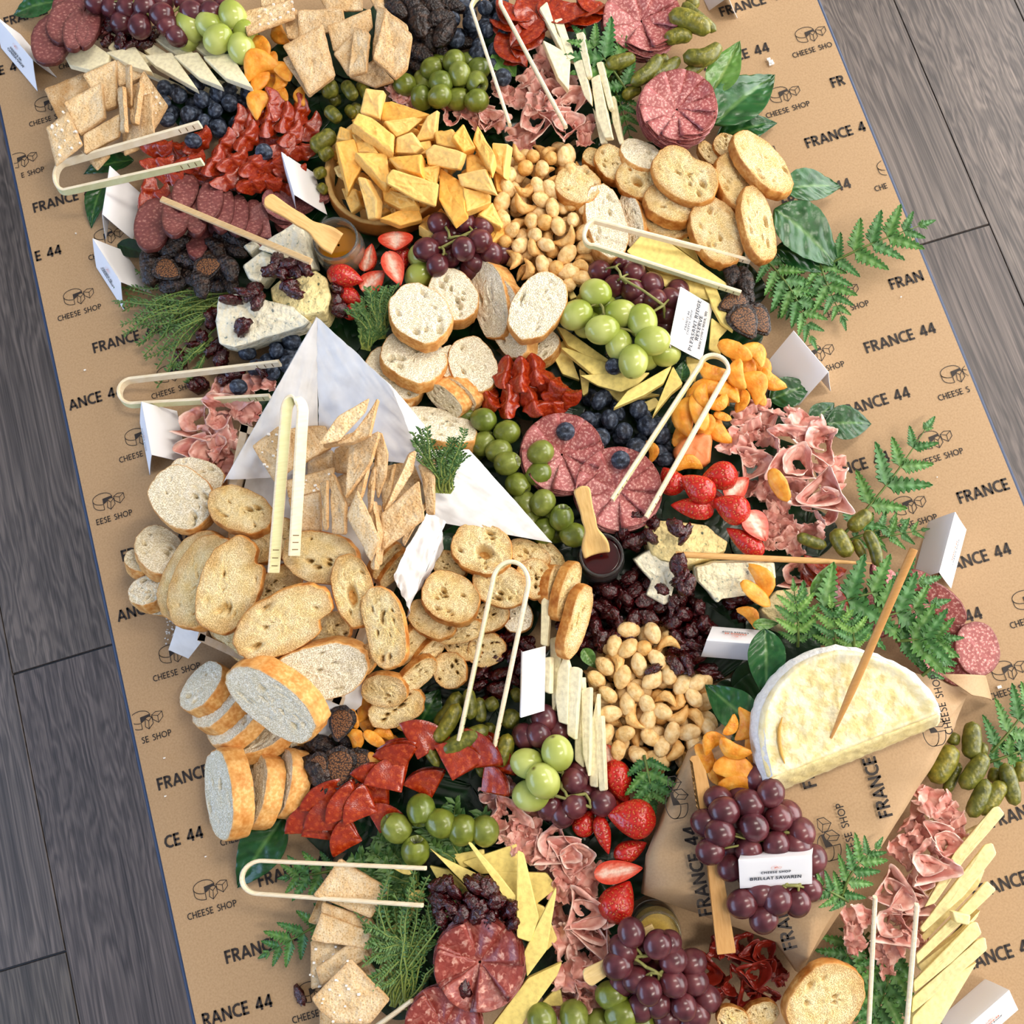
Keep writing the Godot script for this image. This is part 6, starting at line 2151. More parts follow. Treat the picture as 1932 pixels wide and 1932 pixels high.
func small_heaps() -> void:
	zone(0, 0, 1)
	var nut_l = "pale roasted %s in the nut heap beside the cheddar chunks"
	heap([960, 300, 1062, 278, 1100, 330, 1110, 420, 1112, 520, 1060, 545, 985, 505, 948, 470, 945, 390], 0.0112, 0.010, 0.0088, 4, 150, func(q, h): nut_at(q, h, nut_l, "nuts beside the cheddar"))
	nut_l = "pale roasted %s in the nut heap below the dark cranberries"
	heap([1185, 1165, 1262, 1195, 1268, 1250, 1330, 1290, 1336, 1390, 1300, 1440, 1232, 1436, 1135, 1405, 1120, 1255], 0.0112, 0.010, 0.0088, 4, 170, func(q, h): nut_at(q, h, nut_l, "nuts below the cranberries"))
	for e in [[1288, 540, 16], [1322, 1420, 20], [1218, 1440, 30], [1236, 1448, 26], [1085, 1300, 30]]: nut_at(Vector2(e[0], e[1]), e[2] * 0.001, nut_l if e[1] > 900 else "pale roasted %s in the nut heap beside the cheddar chunks", "nuts below the cranberries" if e[1] > 900 else "nuts beside the cheddar")
	var g = "dried cranberries left of the parchment"
	var l = "dark red dried cranberry scattered about the left blue cheese"
	zone(150, 400, 3.864)
	for e in [[1440, 350, 58], [1530, 380, 60], [1420, 430, 58], [1640, 400, 60], [1570, 430, 58], [1490, 450, 56], [1270, 560, 46], [1250, 600, 52], [1300, 660, 54], [1215, 590, 52], [1110, 640, 50], [1185, 830, 50], [1560, 580, 56], [1540, 530, 55], [1890, 560, 36], [1880, 650, 34], [1910, 720, 32], [1850, 600, 30], [960, 780, 20], [975, 740, 20], [740, 1060, 8], [850, 970, 12], [900, 920, 14], [980, 1000, 16], [1030, 1060, 18], [1040, 1100, 14], [890, 1240, 12], [860, 1265, 10], [1120, 1190, 22], [1060, 1210, 20], [1320, 1150, 30], [1010, 960, 14]]:
		cran_at(w2(e[0], e[1]), e[2] * 0.001, l, g)
	zone(0, 0, 1)
	g = "dried cranberries in the dark heap"
	l = "dark red dried cranberry in the heap below the jam jar"
	for poly in [[1165, 1100, 1200, 1070, 1235, 1112, 1225, 1160, 1198, 1205, 1150, 1220, 1108, 1200, 1108, 1130], [1240, 1135, 1300, 1120, 1330, 1160, 1335, 1210, 1320, 1245, 1280, 1230, 1262, 1190]]:
		heap(poly, 0.0100, 0.012, 0.009, 3, 60, func(q, h): cran_at(q, h, l, g))
	heap([1158, 988, 1200, 975, 1235, 980, 1225, 1010, 1210, 1030, 1165, 1010], 0.010, 0.034, 0.008, 2, 20, func(q, h): cran_at(q, h, l, g))
	zone(1050, 900, 3.864)
	for e in [[875, 380, 62], [940, 415, 62], [880, 640, 62], [775, 820, 58], [925, 800, 60], [960, 790, 58], [900, 740, 58], [690, 440, 56], [1260, 910, 30], [1340, 990, 30], [1330, 900, 32], [1390, 880, 34], [860, 1370, 44], [950, 1370, 44], [710, 1400, 46], [1100, 1400, 30], [1120, 1440, 30]]:
		cran_at(w2(e[0], e[1]), e[2] * 0.001, l, g)
	zone(0, 0, 1)
	heap([1060, 1190, 1110, 1165, 1130, 1200, 1100, 1230], 0.010, 0.010, 0.008, 2, 16, func(q, h): cran_at(q, h, l, g))
	g = "dried cranberries at the near thyme"
	l = "dark red dried cranberry on the near yellow cheese fan"
	heap([822, 1660, 850, 1655, 862, 1690, 890, 1700, 892, 1668, 930, 1665, 950, 1705, 985, 1730, 978, 1755, 950, 1745, 880, 1740, 830, 1735], 0.0095, 0.040, 0.007, 3, 44, func(q, h): cran_at(q, h, l, g))
	cran_at(Vector2(566, 1878), 0.004, "single dried cranberry alone on the bare paper near the square crackers", "")
	cran_at(Vector2(876, 1862), 0.056, "dried cranberry fallen into the coarse salami pinwheel", "")
	g = "dried cranberries behind the gherkin tongs"
	l = "dark dried cranberry in the shade behind the gherkin tongs"
	heap([880, 1290, 905, 1250, 930, 1185, 985, 1180, 1000, 1225, 985, 1260, 960, 1300, 920, 1330], 0.0105, 0.014, 0.009, 2, 50, func(q, h): cran_at(q, h, l, g))
	g = "dried cranberries under the far grapes"
	l = "dark dried cranberry below the far red grapes"
	heap([175, 60, 250, 30, 300, 70, 290, 90, 200, 85], 0.0105, 0.012, 0.009, 2, 24, func(q, h): cran_at(q, h, l, g))
	# blueberries
	g = "blueberries by the white cheese triangles"
	l = "blueberry in the heap between crackers and chorizo"
	heap([305, 165, 350, 152, 470, 175, 478, 215, 440, 250, 370, 245, 310, 225], 0.0145, 0.008, 0.0085, 3, 40, func(q, h): berry_at(q, h, l, g))
	solo("blueberry", blueberry_mesh(), M.blueberry, frame(Vector2(365, 266), 0.036, 0, 110), "stray blueberry on the chorizo beside the far tongs' tip", "blueberry")
	solo("blueberry", blueberry_mesh(), M.blueberry, frame(Vector2(498, 287), 0.044, 0, 60), "lone blueberry on the chorizo left of the blank card", "blueberry")
	g = "blueberries at the far end"
	l = "blueberry in the heap inside the far ham tongs"
	heap([850, 20, 900, -20, 945, 0, 960, 60, 950, 150, 900, 120, 860, 75], 0.0145, 0.008, 0.0085, 3, 50, func(q, h): berry_at(q, h, l, g))
	solo("blueberry", blueberry_mesh(), M.blueberry, frame(Vector2(949, 146), 0.040, 0, 20), "blueberry with its crown up beside the small green leaf", "blueberry")
	g = "blueberries among the yellow triangles"
	l = "blueberry in the heap between cheese triangles and salami"
	heap([1108, 735, 1130, 728, 1150, 760, 1200, 765, 1240, 785, 1262, 850, 1250, 862, 1200, 850, 1130, 825, 1100, 780], 0.0148, 0.010, 0.0085, 3, 46, func(q, h): berry_at(q, h, l, g))
	solo("blueberry", blueberry_mesh(), M.blueberry, frame(Vector2(1067, 814), 0.052, 0, 8), "blueberry lying crown up on the salami pinwheel by the olives", "blueberry")
	solo("blueberry", blueberry_mesh(), M.blueberry, frame(Vector2(1171, 868), 0.054, 0, 25), "blueberry on the salami pinwheel beside the apricot tongs", "blueberry")
	solo("blueberry", blueberry_mesh(), M.blueberry, frame(Vector2(1159, 691), 0.050, 0, 60), "blueberry on a yellow cheese triangle under the green grapes", "blueberry")
	g = "blueberries under the left blue cheese"
	l = "blueberry under the left blue cheese wedge"
	heap([460, 660, 530, 635, 560, 640, 545, 690, 520, 710, 470, 690], 0.0148, 0.010, 0.0085, 2, 22, func(q, h): berry_at(q, h, l, g))
	solo("blueberry", blueberry_mesh(), M.blueberry, frame(Vector2(450, 730), 0.030, 0, 80), "blueberry on the ham left of the parchment peak", "blueberry")
	solo("blueberry", blueberry_mesh(), M.blueberry, frame(Vector2(1256, 868), 0.030, 0, 80), "blueberry beside the melon piece between the apricot tongs", "blueberry")

func olives() -> void:
	var k = "o1"
	var g = "green olives at the far end"
	var l = "pitted green olive in the far heap"
	zone(450, 0, 3.864)
	for e in [[1210, 615, 30, 200, 10], [1415, 500, 36, -10, 20], [1475, 600, 46, 200, -20], [1570, 450, 42, 180, -40], [1612, 545, 48, 90, -20], [1750, 505, 36, -20, 15], [1738, 605, 44, 60, 30], [1465, 705, 46, 160, -30], [1335, 710, 36, -95, 40], [1600, 720, 38, -10, 25], [1735, 735, 44, 180, -30], [1350, 600, 26, 90, 0], [1560, 640, 30, 30, 0], [1650, 680, 26, 30, 0], [1460, 480, 24, 0, 0], [1680, 470, 24, 30, 0]]: olive(k, l, g, e[0], e[1], e[2], e[3], e[4])
	settle(k, Vector2(741, 88), "the tan crackers")
	k = "o2"
	g = "green olives along the parchment"
	l = "green olive in the line between parchment and salami"
	zone(600, 400, 3.864)
	for e in [[1205, 1515, 42, 200, -20], [1375, 1605, 44, 180, -20], [1210, 1685, 38, -40, 20], [1315, 1745, 44, 170, -10], [1380, 1830, 50, -10, 30], [1620, 1755, 52, 160, -20], [1605, 1910, 46, 160, -10], [1085, 1500, 26, 0, 0], [1130, 1740, 20, 0, 0]]: olive(k, l, g, e[0], e[1], e[2], e[3], e[4])
	zone(680, 900, 3.864)
	for e in [[1150, 60, 44, 45, 20], [1200, 195, 40, 60, 10], [1330, 188, 50, 120, -30], [1225, 290, 36, 60, 20], [1468, 295, 50, -80, 45], [1335, 395, 38, 100, -20], [1550, 422, 46, 190, -20], [1310, 300, 26, 0, 0], [1420, 400, 24, 0, 0]]: olive(k, l, g, e[0], e[1], e[2], e[3], e[4])
	settle(k, Vector2(1134, 1046), "the jam jar")
	k = "o3"
	g = "green olives above the near yellow fan"
	l = "green olive between chorizo and the near yellow cheese"
	zone(700, 1250, 3.513)
	for e in [[330, 980, 40, 92, 25], [165, 1095, 40, -140, 25], [460, 1065, 42, 200, -20], [605, 1115, 42, 120, -30], [755, 1120, 40, 90, -40], [295, 1245, 38, -80, 40]]: olive(k, l, g, e[0], e[1], e[2], e[3], e[4], 1.12)
	settle(k, Vector2(905, 1815), "the near salami pinwheel")
	k = "o4"
	g = "green olives at the near edge"
	l = "green olive at the near edge"
	zone(1000, 1600, 5.52)
	for e in [[845, 1535, 46, 180, -20], [1055, 1545, 36, -60, 40], [945, 1735, 50, 160, -20], [1150, 1800, 42, 95, 50], [130, 1790, 44, 60, -10], [460, 1760, 44, 80, 30], [720, 1830, 36, 0, 0], [1290, 1780, 36, 200, 0]]: olive(k, l, g, e[0], e[1], e[2], e[3], e[4], 1.08)
	settle(k, Vector2(1230, 1850), "the near red grapes")

func pickles() -> void:
	var k = "p1"
	var g = "small gherkins at the far right"
	var l = "small green gherkin above the salami pinwheel"
	zone(900, 0, 3.864)
	for e in [[1500, 20, 1745, 225, 44, 50, 20], [1395, 105, 1700, 235, 46, 75, -20], [1370, 300, 1570, 275, 42, 58, -30], [1500, 400, 1770, 320, 44, 68, 70], [1500, 555, 1700, 400, 36, 45, 10], [935, 470, 1155, 410, 44, 55, 10], [1020, 530, 1120, 510, 34, 42, 0], [1120, 610, 1340, 400, 44, 58, 30], [1220, 590, 1480, 420, 40, 52, 20], [1065, 715, 1200, 640, 34, 44, -10], [1540, -10, 1600, 60, 34, 50, 0], [1250, 480, 1400, 420, 26, 50, 0]]: pickle(k, l, g, e)
	settle(k, Vector2(1368, 120), "the light green leaf")
	k = "p2"
	g = "gherkins left of the cheddar wheel"
	l = "small gherkin packed beside the cheddar wheel's rim"
	zone(450, 0, 3.864)
	for e in [[600, 660, 730, 640, 36, 68, 0], [640, 790, 740, 880, 34, 50, 0], [770, 600, 850, 720, 36, 50, 0], [790, 780, 850, 850, 28, 40, 0], [880, 600, 950, 720, 32, 45, 0], [525, 1080, 700, 960, 40, 68, 10], [590, 1150, 690, 1090, 38, 50, 0], [550, 1280, 640, 1240, 34, 42, 0], [590, 1400, 640, 1350, 28, 45, 0], [660, 740, 740, 700, 22, 55, 0], [820, 860, 880, 760, 20, 50, 0]]: pickle(k, l, g, e)
	settle(k, Vector2(575, 345), "the blank leaning card")
	k = "p3"
	g = "gherkins in the middle near the standing tongs"
	l = "knobbly green gherkin under the standing tongs"
	zone(700, 1250, 3.513)
	for e in [[420, 430, 580, 190, 30, 62, 30], [425, 530, 580, 270, 44, 56, 10], [655, 380, 640, 170, 40, 45, 10], [730, 400, 715, 230, 36, 42, 0], [760, 300, 840, 250, 36, 48, 0], [470, 590, 780, 430, 48, 60, 0], [900, 440, 950, 310, 34, 58, 0], [840, 690, 910, 470, 44, 60, 10], [300, 430, 450, 690, 40, 42, 0], [700, 730, 780, 690, 34, 48, 0], [950, 720, 990, 600, 26, 36, 0], [760, 500, 800, 400, 24, 44, 0], [930, 230, 1000, 200, 30, 50, 0]]: pickle(k, l, g, e)
	settle(k, Vector2(1005, 1290), "the standing card")
	k = "p4"
	g = "gherkins between ham and fern on the right"
	l = "gherkin wedged between ham and fern"
	zone(1450, 950, 4.008)
	for e in [[215, 240, 440, 320, 44, 48, 10], [500, 190, 620, 400, 46, 72, 10], [610, 200, 770, 60, 40, 62, 0], [650, 270, 730, 420, 38, 40, 0], [735, 200, 830, 480, 46, 50, -20]]: pickle(k, l, g, e)
	settle(k, Vector2(1802, 1040), "the white card")
	k = "p5"
	g = "gherkins at the right corner of the wrapped box"
	l = "green gherkin on the paper beside the wrapped box"
	zone(1350, 1400, 3.3196)
	for e in [[1350, 250, 1490, 20, 32, 75, 10], [1440, 320, 1530, 130, 24, 36, 0], [1600, 110, 1610, -130, 30, 62, 0], [1540, 290, 1690, 70, 34, 62, 10], [1590, 470, 1700, 230, 36, 55, 10], [1670, 460, 1810, 250, 34, 58, -10], [1810, 130, 1880, 400, 32, 55, 0], [1900, 250, 1915, 120, 24, 40, 0], [1480, 20, 1500, -60, 26, 40, 0], [1740, 260, 1760, 160, 22, 44, 0], [1640, 40, 1700, 60, 22, 50, 0]]: pickle(k, l, g, e)
	settle(k, Vector2(1770, 1610), "the ham heap")

func grape_bunches() -> void:
	zone(600, 400, 3.864)
	grapes("grape_bunch", "red and green grapes between cheddar wheel and sliced baguette", [[880, 85, 48], [1070, 75, 46], [1202, 105, 44], [910, 215, 42], [1180, 210, 50], [1060, 270, 54], [790, 275, 50], [870, 390, 48], [1265, 305, 40], [960, 330, 36], [1140, 370, 34], [1345, 300, 32], [1110, 420, 30], [980, 160, 34], [1060, 180, 32], [760, 320, 36, 1], [735, 465, 34, 1]], [930, 110, 960, 190, 1040, 180, 1130, 140, 900, 260, 920, 300], 50)
	zone(1050, 400, 3.864)
	grapes("grape_bunch", "large mixed bunch, red behind bright green grapes, beside the printed card", [[310, 435, 40], [420, 540, 44], [565, 440, 46], [550, 570, 46], [690, 525, 44], [600, 645, 40], [720, 650, 46], [830, 640, 42], [800, 770, 38], [790, 860, 34], [480, 370, 36], [880, 580, 34], [285, 590, 56, 1], [142, 750, 54, 1], [335, 860, 60, 1], [470, 740, 56, 1], [625, 800, 58, 1], [455, 970, 54, 1], [700, 940, 62, 1], [560, 1090, 60, 1], [785, 1020, 44, 1], [225, 820, 40, 1], [240, 660, 38, 1], [650, 1050, 40, 1], [340, 700, 36, 1]], [310, 660, 345, 740, 450, 850, 570, 880, 580, 950, 650, 760, 780, 680, 470, 480, 430, 400], 56)
	zone(700, 1250, 3.513)
	grapes("grape_bunch", "bunch with four bright green grapes among red ones near the gherkins", [[1150, 370, 42], [1110, 480, 48], [1020, 490, 42], [1245, 445, 38], [1345, 785, 46], [1390, 730, 38], [1530, 930, 44], [1350, 950, 46], [1185, 955, 40], [1270, 1010, 42], [1300, 880, 34], [1420, 880, 34], [1235, 600, 58, 1], [1040, 670, 52, 1], [1140, 785, 60, 1], [1060, 880, 46, 1]], [1270, 730, 1260, 830, 1300, 890, 1420, 870, 1460, 960, 1210, 880], 46)
	zone(1180, 1200, 2.972)
	grapes("grape_bunch", "big bunch of dark red grapes resting on the wrapped box", [[520, 915, 80], [555, 982, 90], [690, 940, 88], [815, 880, 90], [740, 800, 76], [450, 1050, 84], [528, 1102, 92], [720, 1070, 92], [860, 1020, 86], [905, 1000, 78], [985, 1100, 84], [845, 1170, 88], [960, 1172, 84], [690, 1200, 86], [475, 1207, 90], [1050, 1250, 78], [590, 1300, 80], [640, 900, 74], [640, 1105, 76], [780, 1120, 74], [900, 1090, 74], [780, 960, 76], [600, 1040, 74], [590, 1180, 72], [750, 1440, 80], [655, 1500, 82], [850, 1482, 84], [960, 1492, 80], [775, 1585, 80], [1030, 1415, 76], [900, 1415, 74], [760, 1250, 74], [880, 1250, 72], [700, 1330, 72], [820, 1340, 72], [960, 1330, 72], [1040, 1330, 70]], [780, 950, 830, 960, 850, 970, 780, 1110, 740, 1150, 880, 1100, 960, 1110, 900, 1400, 970, 1400], 84)
	zone(1000, 1600, 5.52)
	grapes("grape_bunch", "bunch of dusty red grapes hanging over the mustard jar", [[1055, 880, 66], [970, 1050, 60], [915, 1220, 62], [1330, 1005, 68], [1440, 990, 60], [1490, 1170, 60], [1690, 1190, 50], [1490, 1410, 60], [1710, 1390, 50], [1100, 1370, 56], [960, 1410, 48], [1240, 1490, 64], [1150, 1660, 50], [1330, 1620, 52], [1600, 1650, 54], [1840, 1570, 42], [1730, 1730, 44], [1420, 1760, 44], [1170, 1050, 50], [1650, 1790, 42], [1300, 1300, 44], [1560, 1530, 42], [1640, 1290, 42]], [1080, 1030, 1170, 1130, 1260, 1110, 1060, 1140, 1210, 1240, 1340, 1310, 1260, 1300], 60)
	zone(0, 0, 3.864)
	grapes("grape_bunch", "mixed grape bunch at the far left edge by the white cheese triangles", [[1060, 60, 44], [1180, 110, 48], [1020, 195, 44], [1290, 265, 42], [1400, 90, 46], [1540, 90, 46], [930, 60, 40], [1180, 10, 40], [700, 20, 36], [890, 170, 34], [1000, 110, 34], [1350, 15, 42], [1480, 10, 40], [1230, 190, 44], [1640, 30, 36], [820, 60, 34], [760, -30, 34], [900, -30, 38], [1060, -40, 40], [1530, 185, 44, 1], [1385, 195, 40, 1], [1590, 285, 50, 1], [1700, 125, 46, 1], [1760, 355, 46, 1], [1790, 255, 40, 1], [1360, 265, 34, 1], [1660, 210, 38, 1]], [1010, 20, 1060, 90, 1150, 180, 1300, 60, 1640, 240, 1720, 200], 44)

func fruit_pieces() -> void:
	var k = "st1"
	zone(600, 400, 3.864)
	var l = "cut strawberry beside the honey jar"
	for e in [[565, 210, 42, 150, 270, 90, 0, 0, 1], [365, 330, 36, 220, 150, 285, -20, 0, 1], [555, 410, 46, 290, 170, 70, -15, 0, 1], [200, 470, 40, 280, 180, 15, 25, 0, 0], [400, 500, 38, 220, 180, -40, 0, 0, 1], [240, 615, 32, 190, 140, 30, 0, 0, 0], [270, 720, 28, 190, 130, -20, 0, 0, 0], [610, 340, 26, 200, 150, 80, 0, 0, 0]]: strawberry(k, l, e.slice(0, 8), e[8])
	settle(k, Vector2(632, 449), "the honey jar's rim")
	k = "st2"
	zone(1250, 700, 3.864)
	l = "cut strawberry heaped beside the ham"
	for e in [[255, 850, 54, 290, 220, 215, 0, 0, 0], [410, 770, 46, 280, 230, 170, 0, 0, 0], [215, 1005, 46, 320, 200, 190, 30, 0, 0], [545, 850, 46, 230, 180, -40, 10, 0, 1], [500, 1000, 54, 290, 240, 205, 0, 0, 0], [690, 1130, 56, 260, 210, 60, -10, 0, 1], [600, 1240, 48, 330, 170, 215, 0, 0, 0], [60, 800, 42, 230, 200, 240, 0, 0, 0], [330, 930, 30, 260, 220, 0, 0, 0, 0]]: strawberry(k, l, e.slice(0, 8), e[8])
	settle(k, Vector2(1219, 976), "the apricot tongs' tip")
	k = "st3"
	zone(700, 1250, 3.513)
	l = "strawberry piece along the wrapped box's left side"
	for e in [[1640, 790, 36, 300, 200, 70, 0, 0, 0], [1580, 640, 38, 190, 110, 80, 20, 0, 1], [1725, 1030, 48, 330, 270, 190, 0, 0, 0], [1420, 1060, 34, 200, 160, -60, 0, 0, 0], [1540, 1140, 42, 260, 120, 75, 20, 0, 0], [1720, 1245, 38, 240, 150, -25, 0, 0, 0], [1640, 1385, 46, 330, 160, -8, -10, 0, 1], [1640, 1580, 42, 300, 250, -60, 0, 0, 0], [1600, 900, 26, 240, 200, 0, 0, 0, 0]]: strawberry(k, l, e.slice(0, 8), e[8])
	settle(k, Vector2(1320, 1425), "the wooden knife's tip")
	# melon
	zone(1050, 400, 3.864)
	rank("m", part(self, "melon_piece", slab(soften(lay(outline([930, 1640, 1110, 1600, 1140, 1640, 1120, 1850, 900, 1870, 850, 1740]), 0.044, 0, 10)[1], 0.003, 0.004, 0.0, 2), 0.026, 0.003, 5, func(q, _r): return 0.0006 * nz(q.x * 120, q.y * 120), white), M.melon, lay(outline([930, 1640, 1110, 1600, 1140, 1640, 1120, 1850, 900, 1870, 850, 1740]), 0.044, 0, 10)[0]), "orange melon piece between the apricot tongs, above the strawberries", "melon", "")
	clusters.erase("m")
	k = "a1"
	var g = "dried apricots in the right heap"
	l = "dried apricot heaped between card and ham"
	for e in [[1300, 1010, 46, 280, 25, 20], [1460, 1010, 42, 230, 40, -20], [1130, 1180, 48, 240, 20, 0], [1300, 1190, 52, 240, 80, 20], [1460, 1240, 46, 270, 50, 10], [1560, 1240, 38, 220, 40, 0], [1080, 1270, 48, 260, 170, 20], [1250, 1290, 48, 220, 20, -20], [1050, 1340, 56, 200, 80, 0], [1470, 1330, 40, 200, 60, 0], [1360, 1380, 46, 190, 110, 40], [920, 1480, 46, 320, 100, 20], [1040, 1460, 54, 300, 75, -10], [1090, 1540, 44, 240, 70, 20], [1190, 1400, 50, 200, 150, 0], [1210, 1490, 46, 140, 20, 0], [1170, 1600, 40, 240, 60, 0], [920, 1620, 36, 220, 110, 0], [1380, 1110, 36, 240, 50, 0], [1000, 1400, 36, 240, 100, 0], [1300, 1330, 32, 220, 0, 0], [1150, 1330, 32, 240, 60, 0], [1500, 1120, 28, 220, 40, 0], [710, 1740, 34, 170, 80, 30], [960, 1820, 42, 220, -5, 30]]: apricot(k, l, g, e)
	settle(k, Vector2(1505, 690), "the blank diamond card")
	k = "a2"
	g = "dried apricots by the far crackers"
	l = "dried apricot between green grapes and tan crackers"
	zone(450, 0, 3.864)
	for e in [[165, 330, 42, 220, 45, 20], [130, 440, 48, 270, -25, 30], [160, 560, 40, 240, 75, 0], [330, 510, 42, 200, 45, 0], [315, 600, 38, 150, 100, 0], [130, 730, 44, 230, -50, 20], [300, 670, 36, 180, 20, 0], [440, 700, 38, 160, 90, 0], [250, 600, 26, 220, 60, 0], [290, 260, 26, 200, 60, 0], [230, 480, 28, 220, 80, 0]]: apricot(k, l, g, e)
	settle(k, Vector2(587, 109), "the tan crackers")
	k = "a3"
	g = "dried apricots on the wrapped box"
	l = "yellow dried apricot on the box beside the half wheel"
	zone(1180, 1200, 2.972)
	for e in [[480, 580, 76, 160, -35, 20], [600, 510, 82, 130, -60, 20], [700, 500, 72, 190, 95, 20], [600, 645, 84, 190, 25, 30], [620, 735, 80, 250, 15, 0], [450, 680, 68, 170, 70, 0], [640, 840, 78, 240, 12, 30], [710, 620, 70, 180, 90, 0], [510, 780, 66, 170, 60, 0]]: apricot(k, l, g, e)
	settle(k, Vector2(1318, 1418), "the wooden knife's tip")
	k = "a4"
	g = "dried apricots below the round toasts"
	l = "dried apricot below the round toasts"
	zone(250, 1200, 3.864)
	for e in [[1620, 430, 36, 200, 100, 20], [1610, 600, 38, 160, 70, 10], [1640, 740, 40, 190, 65, 20], [1760, 750, 44, 190, 35, 0], [1830, 700, 38, 180, 10, 0], [1840, 860, 42, 150, -20, 0], [1770, 950, 42, 230, 65, 20], [1700, 520, 30, 200, 80, 0], [1890, 780, 32, 200, 30, 0], [1700, 640, 26, 200, 60, 0], [1800, 600, 24, 200, 0, 0]]: apricot(k, l, g, e)
	zone(700, 1250, 3.513)
	for e in [[220, 430, 40, 120, 20, 0], [160, 560, 36, 140, 20, 0], [90, 600, 34, 120, -10, 0]]: apricot(k, l, g, e)
	settle(k, Vector2(747, 1337), "the lowest round toast")
	k = "a5"
	g = "loose dried apricots on the right side"
	l = "loose dried apricot right of the strawberries"
	zone(1050, 900, 3.864)
	for e in [[1520, 760, 62, 300, 75, 25], [1450, 850, 66, 280, 42, -20], [1420, 1000, 44, 200, 45, 0]]: apricot(k, l, g, e)
	zone(0, 0, 1)
	apricot(k, l, g, [1470, 915, 62, 72, 62, 30])
	settle(k, Vector2(1395, 1000), "the largest cut strawberry")

func figs() -> void:
	var k = "f1"
	var g = "dried figs by the left cards"
	var l = "black dried fig beside the left blue cheese"
	zone(150, 400, 3.864)
	for e in [[640, 420, 40, 230, 30, 0], [940, 400, 46, 230, -20, 0]]: fig(k, "cut black fig showing seeds by the blue cheese", g, e, true)
	for e in [[530, 390, 30, 290, 85, 0], [690, 250, 36, 230, -40, 0], [650, 330, 28, 200, 60, 0], [790, 350, 34, 230, 10, 0], [920, 340, 36, 220, 30, 0], [1000, 270, 34, 220, 60, 0], [1150, 290, 34, 160, 20, 0], [1090, 400, 42, 230, 60, 0], [990, 420, 36, 220, 10, 0], [700, 520, 28, 240, -20, 0], [820, 480, 30, 200, 40, 0], [890, 520, 44, 220, 75, 0], [1100, 510, 34, 200, 60, 0], [1010, 540, 30, 180, 0, 0], [1140, 190, 34, 220, 30, 0], [1050, 220, 28, 220, 60, 0], [900, 250, 24, 220, 0, 0], [600, 470, 24, 200, 30, 0]]: fig(k, l, g, e)
	settle(k, Vector2(205, 500), "the white card on bare paper")
	k = "f2"
	g = "dried figs at the right tongs"
	l = "dried fig by the right fern"
	zone(1050, 400, 3.864)
	for e in [[1275, 440, 44, 200, 80, 0], [1370, 500, 40, 230, 75, 0], [1370, 590, 34, 200, 40, 0]]: fig(k, l, g, e)
	for e in [[1290, 660, 42, 240, 160, 0], [1370, 800, 46, 290, 60, 0], [1470, 790, 40, 270, 55, 0]]: fig(k, "cut dried fig showing brown seeds by the right fern", g, e, true)
	settle(k, Vector2(1397, 553), "the toast tongs' tip")
	k = "f3"
	g = "dried figs beside the near bread row"
	l = "dark dried fig beside the near bread row"
	zone(250, 1200, 3.864)
	for e in [[1380, 800, 30, 260, 20, 0], [1370, 1000, 40, 330, 62, 0], [1270, 1120, 32, 220, 80, 0], [1400, 1160, 34, 250, -10, 0], [1250, 900, 26, 240, 60, 0], [1560, 760, 26, 220, 70, 0], [1230, 1050, 20, 240, 0, 0]]: fig(k, l, g, e)
	for e in [[1520, 640, 44, 260, 105, 0], [1510, 960, 44, 310, 95, 0], [1640, 960, 42, 280, 110, 0], [1360, 950, 46, 200, 70, 0]]: fig(k, "halved dried fig showing seeds beside the near bread row", g, e, true)
	settle(k, Vector2(410, 1500), "the standing bread slice")
	k = "f4"
	g = "wrinkled dried figs at the far end"
	l = "wrinkled dark dried fig behind the olives"
	zone(450, 0, 3.864)
	for e in [[1150, 60, 44, 220, 40, 0], [1260, 20, 44, 200, 60, 0], [1320, 150, 42, 300, 75, 0], [1460, 130, 44, 210, -20, 0], [1400, 40, 38, 230, 30, 0], [1500, 240, 42, 260, -60, 0], [1400, 260, 36, 240, 80, 0], [1320, 380, 34, 230, 20, 0], [1300, 470, 26, 220, 50, 0], [1210, 170, 32, 220, 60, 0], [1460, 360, 26, 220, 60, 0], [1540, 40, 34, 220, 0, 0], [1300, 280, 28, 240, 0, 0], [1200, 0, 30, 220, 0, 0], [1600, 300, 20, 220, 0, 0]]: fig(k, l, g, e)
	settle(k, Vector2(740, 88), "the tan crackers")

